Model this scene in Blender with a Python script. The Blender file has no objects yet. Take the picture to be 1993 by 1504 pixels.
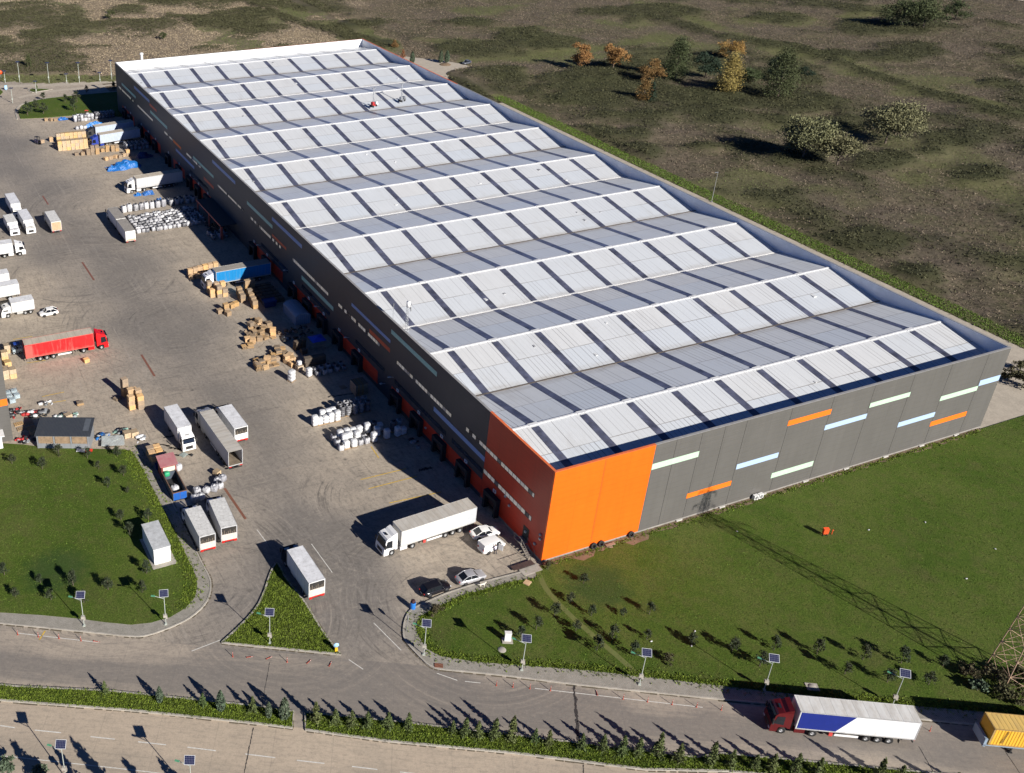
import bpy, math, random
import numpy as np
from mathutils import Vector, Matrix
rnd = random.Random(7)
rng = np.random.default_rng(11)
sc = bpy.context.scene
COL = sc.collection
R = math.radians

# ------------------------------------------------------------------ camera model (solved from the building's corners)
CAM = np.array([-78.778, -91.272, 101.231]); YAW, PIT, ROL = 0.393636, 0.500379, 0.0028334
FPX, PPX, PPY, IW, IH = 1982.503, 551.9475, 643.7057, 1993.0, 1504.0
def cam_axes():
    f = np.array([math.sin(YAW)*math.cos(PIT), math.cos(YAW)*math.cos(PIT), -math.sin(PIT)])
    rt = np.array([math.cos(YAW), -math.sin(YAW), 0.]); up = np.cross(rt, f)
    c, s = math.cos(ROL), math.sin(ROL)
    return c*rt+s*up, -s*rt+c*up, f
AX, AU, AF = cam_axes()
def P(px, py, z=0.):
    """ground (or height z) position of a point measured on the photograph"""
    d = AF + AX*(px-PPX)/FPX + AU*(PPY-py)/FPX
    t = (z-CAM[2])/d[2]; q = CAM+t*d
    return Vector((q[0], q[1], z))
def proj_np(X, Y, Z=0.):
    d = np.stack([X-CAM[0], Y-CAM[1], Z-CAM[2]+0*X], -1)
    w = d@AF
    return PPX+FPX*(d@AX)/w, PPY-FPX*(d@AU)/w
W, L, H = 92.45, 246.44, 16.375

# ------------------------------------------------------------------ object helpers
def tag(o, label=None, cat=None, group=None, kind=None):
    if label: o['label'] = label
    if cat: o['category'] = cat
    if group: o['group'] = group
    if kind: o['kind'] = kind
    return o
def thing(name, label, cat, loc=(0, 0, 0), rz=0., group=None):
    o = bpy.data.objects.new(name, None); COL.objects.link(o)
    o.empty_display_size = .5
    o.location = loc; o.rotation_euler = (0, 0, rz)
    return tag(o, label, cat, group)
def link(name, me, parent=None, loc=None, rz=None):
    o = bpy.data.objects.new(name, me); COL.objects.link(o)
    if parent is not None: o.parent = parent
    if loc is not None: o.location = loc
    if rz is not None: o.rotation_euler = (0, 0, rz)
    return o
def kids(o): return [c for c in bpy.data.objects if c.parent == o]
CH = {}
def dup(root, loc, rz=0., label=None, group=None, scale=None):
    if root.name not in CH:
        tree = []
        for ch in kids(root): tree.append((ch, kids(ch)))
        CH[root.name] = tree
    r = root.copy(); COL.objects.link(r); r.location = loc; r.rotation_euler = (0, 0, rz)
    if scale: r.scale = scale
    if label: r['label'] = label
    if group: r['group'] = group
    for ch, gr in CH[root.name]:
        c = ch.copy(); COL.objects.link(c); c.parent = r
        for g in gr:
            d = g.copy(); COL.objects.link(d); d.parent = c
    return r
ORD = ['', 'first', 'second', 'third', 'fourth', 'fifth', 'sixth', 'seventh', 'eighth', 'ninth', 'tenth', 'eleventh', 'twelfth',
       'thirteenth', 'fourteenth', 'fifteenth', 'sixteenth', 'seventeenth', 'eighteenth', 'nineteenth', 'twentieth']
def ordw(i):
    if i < len(ORD): return ORD[i]
    return {2: 'twenty', 3: 'thirty', 4: 'forty'}[i//10]+('-'+ORD[i % 10] if i % 10 else 'th')

class MB:
    def __init__(s): s.v = []; s.f = []; s.m = []; s.sm = []
    def add(s, vs, fs, mi=0, smooth=False):
        b = len(s.v); s.v += [tuple(v) for v in vs]
        for f in fs: s.f.append(tuple(b+i for i in f)); s.m.append(mi); s.sm.append(smooth)
    def box(s, c, d, mi=0, rz=0., tilt=0.):
        x, y, z = [k/2 for k in d]; vs = []
        M = Matrix.Rotation(rz, 3, 'Z') @ Matrix.Rotation(tilt, 3, 'Y')
        for i in (-1, 1):
            for j in (-1, 1):
                for k in (-1, 1):
                    q = M @ Vector((i*x, j*y, k*z)); vs.append((c[0]+q.x, c[1]+q.y, c[2]+q.z))
        s.add(vs, [(0, 1, 3, 2), (4, 6, 7, 5), (0, 4, 5, 1), (2, 3, 7, 6), (0, 2, 6, 4), (1, 5, 7, 3)], mi)
    def b2(s, x0, x1, y0, y1, z0, z1, mi=0): s.box(((x0+x1)/2, (y0+y1)/2, (z0+z1)/2), (x1-x0, y1-y0, z1-z0), mi)
    def quad(s, a, b, c, d, mi=0): s.add([a, b, c, d], [(0, 1, 2, 3)], mi)
    def poly(s, pts, z, mi=0): s.add([(p[0], p[1], z) for p in pts], [tuple(range(len(pts)))], mi)
    def prism(s, pts, z0, z1, mi=0):
        n = len(pts); a = sum(pts[i][0]*pts[(i+1) % n][1]-pts[(i+1) % n][0]*pts[i][1] for i in range(n))
        if a < 0: pts = pts[::-1]
        vs = [(p[0], p[1], z0) for p in pts]+[(p[0], p[1], z1) for p in pts]
        s.add(vs, [tuple(range(n-1, -1, -1)), tuple(range(n, 2*n))]+[(i, (i+1) % n, n+(i+1) % n, n+i) for i in range(n)], mi)
    def profile(s, pts, y0, y1, mi=0, top_in=0.):
        """side outline (x,z) carried across the width; top_in narrows the upper points"""
        n = len(pts); zs = [p[1] for p in pts]; za, zb = min(zs), max(zs)
        def wy(y, z): 
            t = max(0, (z-za)/(zb-za)-.45)/.55; return y*(1-top_in*t)
        a = sum(pts[i][0]*pts[(i+1) % n][1]-pts[(i+1) % n][0]*pts[i][1] for i in range(n))
        if a < 0: pts = pts[::-1]
        vs = [(p[0], wy(y0, p[1]), p[1]) for p in pts]+[(p[0], wy(y1, p[1]), p[1]) for p in pts]
        s.add(vs, [tuple(range(n)), tuple(range(2*n-1, n-1, -1))]+[(i, n+i, n+(i+1) % n, (i+1) % n) for i in range(n)], mi)
    def tube(s, p0, p1, r0, r1=None, n=8, mi=0, cap=True, smooth=True):
        r1 = r0 if r1 is None else r1
        p0, p1 = Vector(p0), Vector(p1); d = (p1-p0).normalized()
        a = d.orthogonal().normalized(); b = d.cross(a); vs = []
        for p, r in ((p0, r0), (p1, r1)):
            for i in range(n):
                t = 2*math.pi*i/n; vs.append(p+a*r*math.cos(t)+b*r*math.sin(t))
        s.add(vs, [(i, (i+1) % n, n+(i+1) % n, n+i) for i in range(n)], mi, smooth)
        if cap: s.add(vs, [tuple(range(n-1, -1, -1)), tuple(range(n, 2*n))], mi)
    def lathe(s, prof, c, axis='Z', n=16, mi=0, smooth=True):
        vs = []
        for r, h in prof:
            for i in range(n):
                t = 2*math.pi*i/n; a, b = r*math.cos(t), r*math.sin(t)
                q = (a, b, h) if axis == 'Z' else (a, h, b)
                vs.append((c[0]+q[0], c[1]+q[1], c[2]+q[2]))
        fs = []
        for k in range(len(prof)-1):
            for i in range(n):
                f = (k*n+i, k*n+(i+1) % n, (k+1)*n+(i+1) % n, (k+1)*n+i)
                fs.append(f if axis == 'Z' else f[::-1])
        s.add(vs, fs, mi, smooth)
    def blob(s, c, d, mi=0, n=10, m=6, jit=.0, sq=1.0, seed=0):
        """rounded lump; sq<1 makes it boxier"""
        rr = random.Random(seed); vs = []; fs = []
        def sp(v, e): return math.copysign(abs(v)**e, v)
        for j in range(m+1):
            ph = -math.pi/2+math.pi*j/m
            for i in range(n):
                th = 2*math.pi*i/n; k = 1+rr.uniform(-jit, jit)
                vs.append((c[0]+d[0]/2*sp(math.cos(ph), sq)*sp(math.cos(th), sq)*k, c[1]+d[1]/2*sp(math.cos(ph), sq)*sp(math.sin(th), sq)*k, c[2]+d[2]/2*sp(math.sin(ph), sq)*k))
        for j in range(m):
            for i in range(n): fs.append((j*n+i, j*n+(i+1) % n, (j+1)*n+(i+1) % n, (j+1)*n+i))
        s.add(vs, fs, mi, True)
    def mesh(s, name, mats):
        me = bpy.data.meshes.new(name); me.from_pydata(s.v, [], s.f)
        for m in (mats if isinstance(mats, (list, tuple)) else [mats]): me.materials.append(m)
        me.polygons.foreach_set('material_index', s.m); me.polygons.foreach_set('use_smooth', s.sm)
        me.update(); return me
    def build(s, name, mats, parent=None, loc=None, rz=None): return link(name, s.mesh(name, mats), parent, loc, rz)

# ------------------------------------------------------------------ materials
MATS = {}
class NT:
    def __init__(s, name):
        s.m = bpy.data.materials.new(name); s.m.use_nodes = True; s.t = s.m.node_tree; s.n = s.t.nodes; s.n.clear()
        s.out = s.n.new('ShaderNodeOutputMaterial'); s.b = s.n.new('ShaderNodeBsdfPrincipled'); s.L(s.b.outputs[0], s.out.inputs[0])
    def L(s, a, b): s.t.links.new(a, b)
    def node(s, t, **kw):
        q = s.n.new(t)
        for k, v in kw.items():
            if k in q.inputs.keys(): 
                if hasattr(v, 'is_linked'): s.L(v, q.inputs[k])
                else: q.inputs[k].default_value = v
            else: setattr(q, k, v)
        return q
    def coord(s, kind='Object'): return s.node('ShaderNodeTexCoord').outputs[kind]
    def map(s, v, scale=(1, 1, 1), rot=(0, 0, 0), loc=(0, 0, 0)):
        q = s.node('ShaderNodeMapping'); q.inputs['Scale'].default_value = scale; q.inputs['Rotation'].default_value = rot; q.inputs['Location'].default_value = loc
        s.L(v, q.inputs['Vector']); return q.outputs[0]
    def noise(s, v, scale, detail=4, rough=.55, dist=0.):
        q = s.node('ShaderNodeTexNoise', Scale=scale, Detail=detail, Roughness=rough, Distortion=dist); s.L(v, q.inputs['Vector']); return q.outputs[0]
    def ramp(s, f, stops):
        q = s.node('ShaderNodeValToRGB'); s.L(f, q.inputs[0]); e = q.color_ramp.elements
        while len(e) < len(stops): e.new(.5)
        for k, (p, c) in enumerate(stops):
            e[k].position = p; e[k].color = (*c, 1) if isinstance(c, (tuple, list)) else (c, c, c, 1)
        return q.outputs[0]
    def mix(s, f, a, b, mode='MIX'):
        q = s.node('ShaderNodeMix', data_type='RGBA', blend_type=mode)
        for sock, v in ((q.inputs[0], f), (q.inputs[6], a), (q.inputs[7], b)):
            if hasattr(v, 'is_linked'): s.L(v, sock)
            elif isinstance(v, (int, float)): sock.default_value = v
            else: sock.default_value = (*v, 1)
        return q.outputs[2]
    def math(s, op, a, b=0., c=0.):
        q = s.node('ShaderNodeMath', operation=op)
        for i, v in enumerate((a, b, c)):
            if hasattr(v, 'is_linked'): s.L(v, q.inputs[i])
            else: q.inputs[i].default_value = v
        return q.outputs[0]
    def sep(s, v): 
        q = s.node('ShaderNodeSeparateXYZ'); s.L(v, q.inputs[0]); return q.outputs
    def attr(s, name): return s.node('ShaderNodeAttribute', attribute_name=name).outputs
    def bump(s, h, strength=.3, dist=.05):
        q = s.node('ShaderNodeBump', Strength=strength, Distance=dist); s.L(h, q.inputs['Height']); s.L(q.outputs[0], s.b.inputs['Normal'])
    def color(s, c):
        if hasattr(c, 'is_linked'): s.L(c, s.b.inputs['Base Color'])
        else: s.b.inputs['Base Color'].default_value = (*c, 1)
    def fin(s, rough=.6, metal=0., spec=None):
        s.b.inputs['Roughness'].default_value = rough; s.b.inputs['Metallic'].default_value = metal
        if spec is not None: s.b.inputs['Specular IOR Level'].default_value = spec
        return s.m
def rgb(r, g, b):
    f = lambda c: (c/255/12.92) if c/255 <= .04045 else ((c/255+.055)/1.055)**2.4
    return (f(r), f(g), f(b))
def mul(c, k): return tuple(min(.95, x*k) for x in c)
def plain(name, c, rough=.55, metal=0., var=.18, scale=1.5, spec=None, dirt=0., rand=0.):
    """painted / plastic / metal surface with soft wear so that nothing is one flat colour"""
    if name in MATS: return MATS[name]
    n = NT(name); v = n.coord('Object'); f = n.noise(v, scale, 6, .65)
    col = n.mix(n.ramp(f, [(.3, 0.), (.72, 1.)]), mul(c, 1-var), mul(c, 1+var*.6))
    if dirt: 
        g = n.noise(n.map(v, (1, 1, .35)), 2.3, 5, .7)
        col = n.mix(n.ramp(g, [(.5, 0.), (.75, dirt)]), col, (.16, .13, .10))
    if rand:
        o = n.node('ShaderNodeObjectInfo').outputs['Random']
        h = n.node('ShaderNodeHueSaturation', Saturation=1.); n.L(col, h.inputs['Color']); n.L(n.math('MULTIPLY_ADD', o, 2*rand, 1-rand), h.inputs['Value']); col = h.outputs[0]
    n.color(col); MATS[name] = n.fin(rough, metal, spec); return MATS[name]
# ------------------------------------------------------------------ world, sun, camera
AZ = R(106.6); EL = R(27.2)
sun_dir = Vector((math.cos(AZ)*math.cos(EL), math.sin(AZ)*math.cos(EL), -math.sin(EL)))
wd = bpy.data.worlds.new("World"); sc.world = wd; wd.use_nodes = True
nt = wd.node_tree; bg = nt.nodes['Background']; sky = nt.nodes.new('ShaderNodeTexSky'); sky.sky_type = 'NISHITA'
sky.sun_disc = False; sky.sun_elevation = EL; sky.sun_rotation = math.atan2(-sun_dir.x, -sun_dir.y); sky.dust_density = .0; sky.air_density = .5; sky.ozone_density = 10.; sky.altitude = 5000
nt.links.new(sky.outputs[0], bg.inputs[0]); bg.inputs[1].default_value = .085
sl = bpy.data.lights.new('sun', 'SUN'); sl.energy = 5.; sl.angle = R(.53); sl.color = (1, .955, .88)
so = bpy.data.objects.new('sun', sl); COL.objects.link(so); so.rotation_euler = sun_dir.to_track_quat('-Z', 'Y').to_euler(); so.location = (60, -200, 200)
cd = bpy.data.cameras.new('camera'); cam = bpy.data.objects.new('camera', cd); COL.objects.link(cam); sc.camera = cam
cam.matrix_world = Matrix(((AX[0], AU[0], -AF[0], CAM[0]), (AX[1], AU[1], -AF[1], CAM[1]), (AX[2], AU[2], -AF[2], CAM[2]), (0, 0, 0, 1)))
cd.sensor_fit = 'HORIZONTAL'; cd.sensor_width = 36; cd.lens = 36*FPX/IW
cd.shift_x = (IW/2-PPX)/IW; cd.shift_y = -(IH/2-PPY)/IW; cd.clip_end = 6000; cd.clip_start = 1
sc.view_settings.view_transform = 'Standard'; sc.view_settings.look = 'None'; sc.view_settings.exposure = .62; sc.view_settings.gamma = 1
sc.cycles.max_bounces = 6

# ------------------------------------------------------------------ ground materials
def mat_yard():
    n = NT('yard_concrete'); v = n.coord('Object'); x, y, z = n.sep(v)[:3]
    big = n.noise(v, .045, 5, .6); mid = n.noise(n.map(v, (1, 1, 1)), .35, 6, .65); fine = n.noise(v, 5., 4, .7)
    wear = n.attr('wear')[2]
    w = n.math('ADD', wear, n.math('MULTIPLY_ADD', big, 1.1, -.55))
    col = n.ramp(w, [(.02, (.60, .515, .41)), (.40, (.44, .388, .325)), (.75, (.335, .302, .265)), (1., (.265, .243, .22))])
    col = n.mix(n.ramp(mid, [(.35, 0.), (.7, .38)]), col, (.20, .18, .155))
    # swept tyre arcs: streaks that follow circles round the turning spots
    for s, (cx, cy, k, rm) in enumerate(((-27., 92., 2.2, 34.), (-14., 22., 2.6, 26.), (-40., 122., 1.8, 36.), (-46, 8., 3., 24.), (-24, 160, 2., 34.), (-50, 18, 2.6, 32.), (-16, -2, 2.6, 24.))):
        q = n.sep(n.map(v, (1, 1, 1), (0, 0, 0), (-cx, -cy, 0))); rad = n.math('SQRT', n.math('ADD', n.math('MULTIPLY', q[0], q[0]), n.math('MULTIPLY', q[1], q[1]))); th = n.math('ARCTAN2', q[1], q[0])
        cb = n.node('ShaderNodeCombineXYZ'); n.L(n.math('MULTIPLY', rad, k), cb.inputs[0]); n.L(n.math('MULTIPLY', th, 1.6), cb.inputs[1]); cb.inputs[2].default_value = s*7.3
        f = n.noise(cb.outputs[0], .8, 5, .75); fall = n.ramp(n.math('DIVIDE', rad, rm), [(.05, 0.), (.3, 1.), (.7, .7), (1., 0.)])
        pm = n.ramp(n.noise(n.map(v, loc=(s*9, 3, 0)), .12, 3), [(.42, 0.), (.6, 1.)]); m = n.math('MULTIPLY', fall, pm)
        col = n.mix(n.math('MULTIPLY', m, n.ramp(f, [(.53, 0.), (.64, .75)])), col, (.085, .08, .076)); col = n.mix(n.math('MULTIPLY', m, n.ramp(f, [(.32, .65), (.44, 0.)])), col, (.56, .50, .42))
    # pale drag streaks along the yard
    st = n.noise(n.map(v, (.9, .035, 1), (0, 0, R(2))), 1.2, 5, .6)
    col = n.mix(n.ramp(st, [(.56, 0.), (.75, .4)]), col, (.50, .455, .40))
    st2 = n.noise(n.map(v, (.10, 1.6, 1), (0, 0, R(8))), .8, 5, .6)
    col = n.mix(n.ramp(st2, [(.56, 0.), (.72, .38)]), col, (.12, .113, .105))
    # slab joints
    def joint(c, period, off, wd_):
        f = n.math('FRACT', n.math('MULTIPLY_ADD', c, 1/period, off)); return n.math('LESS_THAN', f, wd_/period)
    j = n.math('MAXIMUM', joint(x, 6.2, .13, .14), joint(y, 12.4, .3, .13))
    jn = n.math('MULTIPLY', j, n.ramp(n.noise(v, .12, 3), [(.45, 0.), (.65, .4)]))
    col = n.mix(jn, col, (.09, .085, .08))
    col = n.mix(n.math('MULTIPLY', joint(x, 24.8, .62, .2), n.ramp(n.noise(v, .2, 3), [(.4, 0.), (.6, .4)])), col, (.52, .47, .42))
    rust = n.noise(n.map(v, (.12, .7, 1), (0, 0, R(-14)), (5, 2, 0)), .7, 5, .6)
    col = n.mix(n.ramp(rust, [(.64, 0.), (.8, .4)]), col, (.20, .11, .06))
    spots = n.node('ShaderNodeTexVoronoi', Scale=.22); n.L(v, spots.inputs['Vector'])
    sp = n.math('MULTIPLY', n.ramp(spots.outputs['Distance'], [(.02, 1.), (.10, 0.)]), n.ramp(n.noise(v, .08), [(.48, 0.), (.56, .8)]))
    col = n.mix(sp, col, (.05, .048, .045))
    g1 = n.noise(n.map(v, (1.6, .45, 1), (0, 0, R(35))), 1.1, 6, .75); g2 = n.noise(n.map(v, (.4, 1.5, 1), (0, 0, R(-20))), 1.3, 6, .75); g3 = n.noise(v, 1.7, 6, .8)
    col = n.mix(n.ramp(g1, [(.50, 0.), (.68, .5)]), col, (.12, .11, .10)); col = n.mix(n.ramp(g2, [(.32, .45), (.46, 0.)]), col, (.50, .44, .36)); col = n.mix(n.ramp(g3, [(.36, .5), (.5, 0.)]), col, (.15, .135, .12)); col = n.mix(n.ramp(g3, [(.54, 0.), (.7, .35)]), col, (.52, .46, .38))
    col = n.mix(n.ramp(fine, [(.3, .3), (.75, 0.)]), col, (.08, .07, .065))
    col = n.mix(1., col, (.84, .82, .80), 'MULTIPLY')
    n.color(col); n.bump(fine, .25, .03); return n.fin(.85)
def mat_road(name, base, dark, ang, amt):
    n = NT(name); v = n.map(n.coord('Object'), (1, 1, 1), (0, 0, ang)); x, y, z = n.sep(v)[:3]
    st = n.noise(n.map(v, (.02, .55, 1)), 1., 5, .6); st2 = n.noise(n.map(v, (.05, 2.2, 1)), 1., 5, .65); big = n.noise(v, .07, 5, .6); fine = n.noise(v, 6., 4, .7); mid = n.noise(v, .8, 5, .6)
    wear = n.attr('wear')[2]
    f = n.math('MULTIPLY', n.math('MULTIPLY_ADD', st, .9, n.math('MULTIPLY', st2, .7)), n.math('MULTIPLY_ADD', wear, 1.5, .32))
    col = n.mix(n.ramp(f, [(.30, 0.), (.85, amt)]), base, dark)
    col = n.mix(n.ramp(big, [(.42, 0.), (.72, .35)]), col, mul(base, .72))
    col = n.mix(n.ramp(mid, [(.4, 0.), (.75, .25)]), col, mul(base, .66))
    w0 = n.coord('Object')
    for s, (p, rm0, rm) in enumerate(((P(240, 1090), .25, 26.), (P(930, 1215), .3, 24.), (P(560, 1190), .2, 20.))):
        qq = n.sep(n.map(w0, (1, 1, 1), (0, 0, 0), (-p.x, -p.y, 0))); rad = n.math('SQRT', n.math('ADD', n.math('MULTIPLY', qq[0], qq[0]), n.math('MULTIPLY', qq[1], qq[1]))); th = n.math('ARCTAN2', qq[1], qq[0])
        cb = n.node('ShaderNodeCombineXYZ'); n.L(n.math('MULTIPLY', rad, 2.4), cb.inputs[0]); n.L(n.math('MULTIPLY', th, 1.2), cb.inputs[1]); cb.inputs[2].default_value = s*5.3
        ff = n.noise(cb.outputs[0], .8, 5, .7); fall = n.ramp(n.math('DIVIDE', rad, rm), [(rm0, 0.), (rm0+.15, .9), (.7, .6), (1., 0.)])
        col = n.mix(n.math('MULTIPLY', fall, n.ramp(ff, [(.48, 0.), (.66, .7)])), col, mul(dark, .8)); col = n.mix(n.math('MULTIPLY', fall, n.ramp(ff, [(.32, .4), (.44, 0.)])), col, mul(base, 1.12))
    j = n.math('LESS_THAN', n.math('FRACT', n.math('MULTIPLY', x, 1/7.)), .012)
    col = n.mix(n.math('MULTIPLY', j, .3), col, mul(dark, .8))
    j2 = n.math('LESS_THAN', n.math('FRACT', n.math('MULTIPLY', y, 1/4.4)), .02)
    col = n.mix(n.math('MULTIPLY', j2, .22), col, mul(dark, .9))
    g1 = n.noise(n.map(v, (.3, 1.6, 1)), 1.4, 6, .75); g3 = n.noise(v, 1.8, 6, .8); col = n.mix(n.ramp(g1, [(.50, 0.), (.68, .45)]), col, mul(dark, .75)); col = n.mix(n.ramp(g3, [(.36, .4), (.5, 0.)]), col, mul(dark, .8)); col = n.mix(n.ramp(g3, [(.55, 0.), (.7, .3)]), col, mul(base, 1.12))
    col = n.mix(n.ramp(fine, [(.3, .28), (.7, 0.)]), col, mul(dark, .5))
    n.color(col); n.bump(fine, .25, .03); return n.fin(.88)
def mat_lawn():
    n = NT('lawn_turf'); v = n.coord('Object'); a = n.noise(v, .06, 6, .65); b = n.noise(v, .45, 7, .75); c = n.noise(v, 5., 6, .8); d = n.noise(n.map(v, loc=(31, 5, 0)), .14, 5, .6)
    col = n.ramp(a, [(.32, (.068, .122, .014)), (.5, (.098, .152, .022)), (.68, (.138, .172, .040))])
    col = n.mix(n.ramp(b, [(.46, 0.), (.72, .7)]), col, (.155, .145, .055))
    col = n.mix(n.ramp(b, [(.25, .6), (.44, 0.)]), col, (.048, .098, .012))
    col = n.mix(n.ramp(d, [(.55, 0.), (.72, .55)]), col, (.13, .115, .05))
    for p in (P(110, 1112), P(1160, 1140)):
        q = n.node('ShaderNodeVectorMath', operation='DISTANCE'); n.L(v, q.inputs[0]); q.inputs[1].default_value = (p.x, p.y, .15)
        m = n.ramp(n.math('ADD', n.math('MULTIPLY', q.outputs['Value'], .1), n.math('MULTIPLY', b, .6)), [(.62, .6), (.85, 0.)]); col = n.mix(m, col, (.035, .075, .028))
    col = n.mix(n.ramp(c, [(.40, .75), (.58, 0.)]), col, (.030, .058, .008)); col = n.mix(n.ramp(c, [(.56, 0.), (.74, .4)]), col, (.19, .21, .06))
    col = n.mix(1., col, (.86, .84, .80), 'MULTIPLY'); n.color(col); n.bump(c, 1., .10); return n.fin(.95, spec=.15)
def mat_field():
    n = NT('scrub_ground'); v = n.coord('Object'); b = n.noise(v, .10, 8, .72); c = n.noise(v, .8, 7, .8); d = n.noise(n.map(v, loc=(40, 7, 0)), .28, 6, .7); e = n.noise(n.map(v, (1, 1, 1), (0, 0, .4)), .03, 4)
    veg = n.attr('veg')[2]; grn = n.attr('grn')[2]
    col = n.ramp(b, [(.32, (.080, .068, .043)), (.48, (.138, .112, .076)), (.66, (.205, .165, .112))])
    col = n.mix(n.ramp(d, [(.40, 0.), (.60, .7)]), col, (.090, .092, .042))
    col = n.mix(n.ramp(e, [(.42, 0.), (.62, .5)]), col, (.150, .115, .100))
    col = n.mix(n.ramp(c, [(.38, .65), (.58, 0.)]), col, (.045, .038, .026))
    col = n.mix(n.ramp(c, [(.55, 0.), (.72, .4)]), col, (.27, .22, .155))
    col = n.mix(n.ramp(n.math('ADD', grn, n.math('MULTIPLY_ADD', c, 1.0, -.5)), [(.2, 0.), (1., .75)]), col, (.125, .132, .050))
    col = n.mix(n.ramp(n.math('ADD', veg, n.math('MULTIPLY_ADD', c, 1.6, -.8)), [(.2, 0.), (.95, .9)]), col, (.048, .051, .024))
    pale = n.attr('pale')[2]; col = n.mix(n.math('MULTIPLY', pale, n.math('MULTIPLY_ADD', veg, -.6, .9)), col, n.mix(n.ramp(c, [(.35, 0.), (.65, 1.)]), (.155, .118, .085), (.34, .27, .20)))
    n.color(col); n.bump(c, .8, .5); return n.fin(.95, spec=.1)
def mat_paver():
    n = NT('pavers'); v = n.map(n.coord('Object'), (1, 1, 1), (0, 0, R(29)))
    q = n.node('ShaderNodeTexBrick', Scale=2.4); n.L(v, q.inputs['Vector']); q.inputs['Color1'].default_value = (.47, .43, .37, 1); q.inputs['Color2'].default_value = (.39, .36, .31, 1); q.inputs['Mortar'].default_value = (.15, .14, .12, 1); q.inputs['Mortar Size'].default_value = .05
    f = n.noise(v, .9, 6, .7); col = n.mix(n.ramp(f, [(.4, 0.), (.7, .6)]), q.outputs[0], (.17, .155, .125))
    g = n.noise(v, 2.2, 5, .7); col = n.mix(n.ramp(g, [(.62, 0.), (.68, .8)]), col, (.05, .06, .025))
    n.color(col); return n.fin(.9)
def mat_conc(name, c=(.40, .37, .33), st=.5):
    n = NT(name); v = n.coord('Object'); f = n.noise(v, .5, 6, .7); g = n.noise(v, 3., 5, .7)
    col = n.mix(n.ramp(f, [(.4, 0.), (.7, st)]), c, mul(c, .5)); col = n.mix(n.ramp(g, [(.35, .3), (.6, 0.)]), col, mul(c, .4)); n.color(col); return n.fin(.88)
M_yard, M_lawn, M_field, M_pav = mat_yard(), mat_lawn(), mat_field(), mat_paver()
M_road = mat_road('road_concrete_worn', (.43, .36, .285), (.18, .162, .146), R(29), .85)
M_road2 = mat_road('road_concrete_pale', (.52, .42, .315), (.27, .235, .19), R(29), .6)
M_far = mat_road('drive_concrete', (.42, .35, .27), (.2, .18, .155), R(0), .5)
M_kerb = mat_conc('kerb_concrete', (.42, .385, .33), .7)
M_drive = mat_conc('drive_pale_concrete', (.46, .40, .32), .45)

# ------------------------------------------------------------------ numpy value noise
def fbm(X, Y, s, oct=4, seed=0):
    out = np.zeros_like(X, dtype=float); amp = 1.; tot = 0.
    for o in range(oct):
        r = np.random.default_rng(seed*17+o); T = r.random((128, 128)); x = X/s+1000.3; y = Y/s+1000.7
        xi = np.floor(x).astype(int); yi = np.floor(y).astype(int); fx = x-xi; fy = y-yi; fx = fx*fx*(3-2*fx); fy = fy*fy*(3-2*fy)
        a = T[xi % 128, yi % 128]; b = T[(xi+1) % 128, yi % 128]; c = T[xi % 128, (yi+1) % 128]; d = T[(xi+1) % 128, (yi+1) % 128]
        out += amp*((a*(1-fx)+b*fx)*(1-fy)+(c*(1-fx)+d*fx)*fy); tot += amp; amp *= .5; s = s/2
    return out/tot
def grid_mesh(name, xs, ys, Z, attrs, mat):
    nx, ny = len(xs), len(ys); X, Y = np.meshgrid(xs, ys, indexing='ij')
    co = np.stack([X, Y, Z], -1).reshape(-1, 3)
    i, j = np.meshgrid(np.arange(nx-1), np.arange(ny-1), indexing='ij'); a = (i*ny+j).ravel()
    q = np.stack([a, a+ny, a+ny+1, a+1], -1).ravel()
    me = bpy.data.meshes.new(name); nf = len(a)
    me.vertices.add(len(co)); me.vertices.foreach_set('co', co.ravel().astype(np.float32)); me.loops.add(nf*4); me.loops.foreach_set('vertex_index', q.astype(np.int32))
    me.polygons.add(nf); me.polygons.foreach_set('loop_start', (np.arange(nf)*4).astype(np.int32)); me.polygons.foreach_set('loop_total', np.full(nf, 4, np.int32)); me.polygons.foreach_set('use_smooth', np.ones(nf, bool))
    for k, A in attrs.items(): me.attributes.new(k, 'FLOAT', 'POINT').data.foreach_set('value', A.ravel().astype(np.float32))
    me.materials.append(mat); me.update(); me.validate(); return me
def sdist(X, Y, pts):
    """distance to a polyline"""
    D = np.full(X.shape, 1e9)
    for (x0, y0), (x1, y1) in zip(pts[:-1], pts[1:]):
        dx, dy = x1-x0, y1-y0; t = np.clip(((X-x0)*dx+(Y-y0)*dy)/(dx*dx+dy*dy), 0, 1); D = np.minimum(D, np.hypot(X-x0-t*dx, Y-y0-t*dy))
    return D
def inpoly(X, Y, poly):
    r = np.zeros(X.shape, bool); n = len(poly)
    for i in range(n):
        x0, y0 = poly[i][:2]; x1, y1 = poly[(i+1) % n][:2]
        if y0 == y1: continue
        c = ((y0 > Y) != (y1 > Y)) & (X < (x1-x0)*(Y-y0)/(y1-y0)+x0); r ^= c
    return r
def pts(*a): return [tuple(P(*q)[:2]) for q in a]

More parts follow.
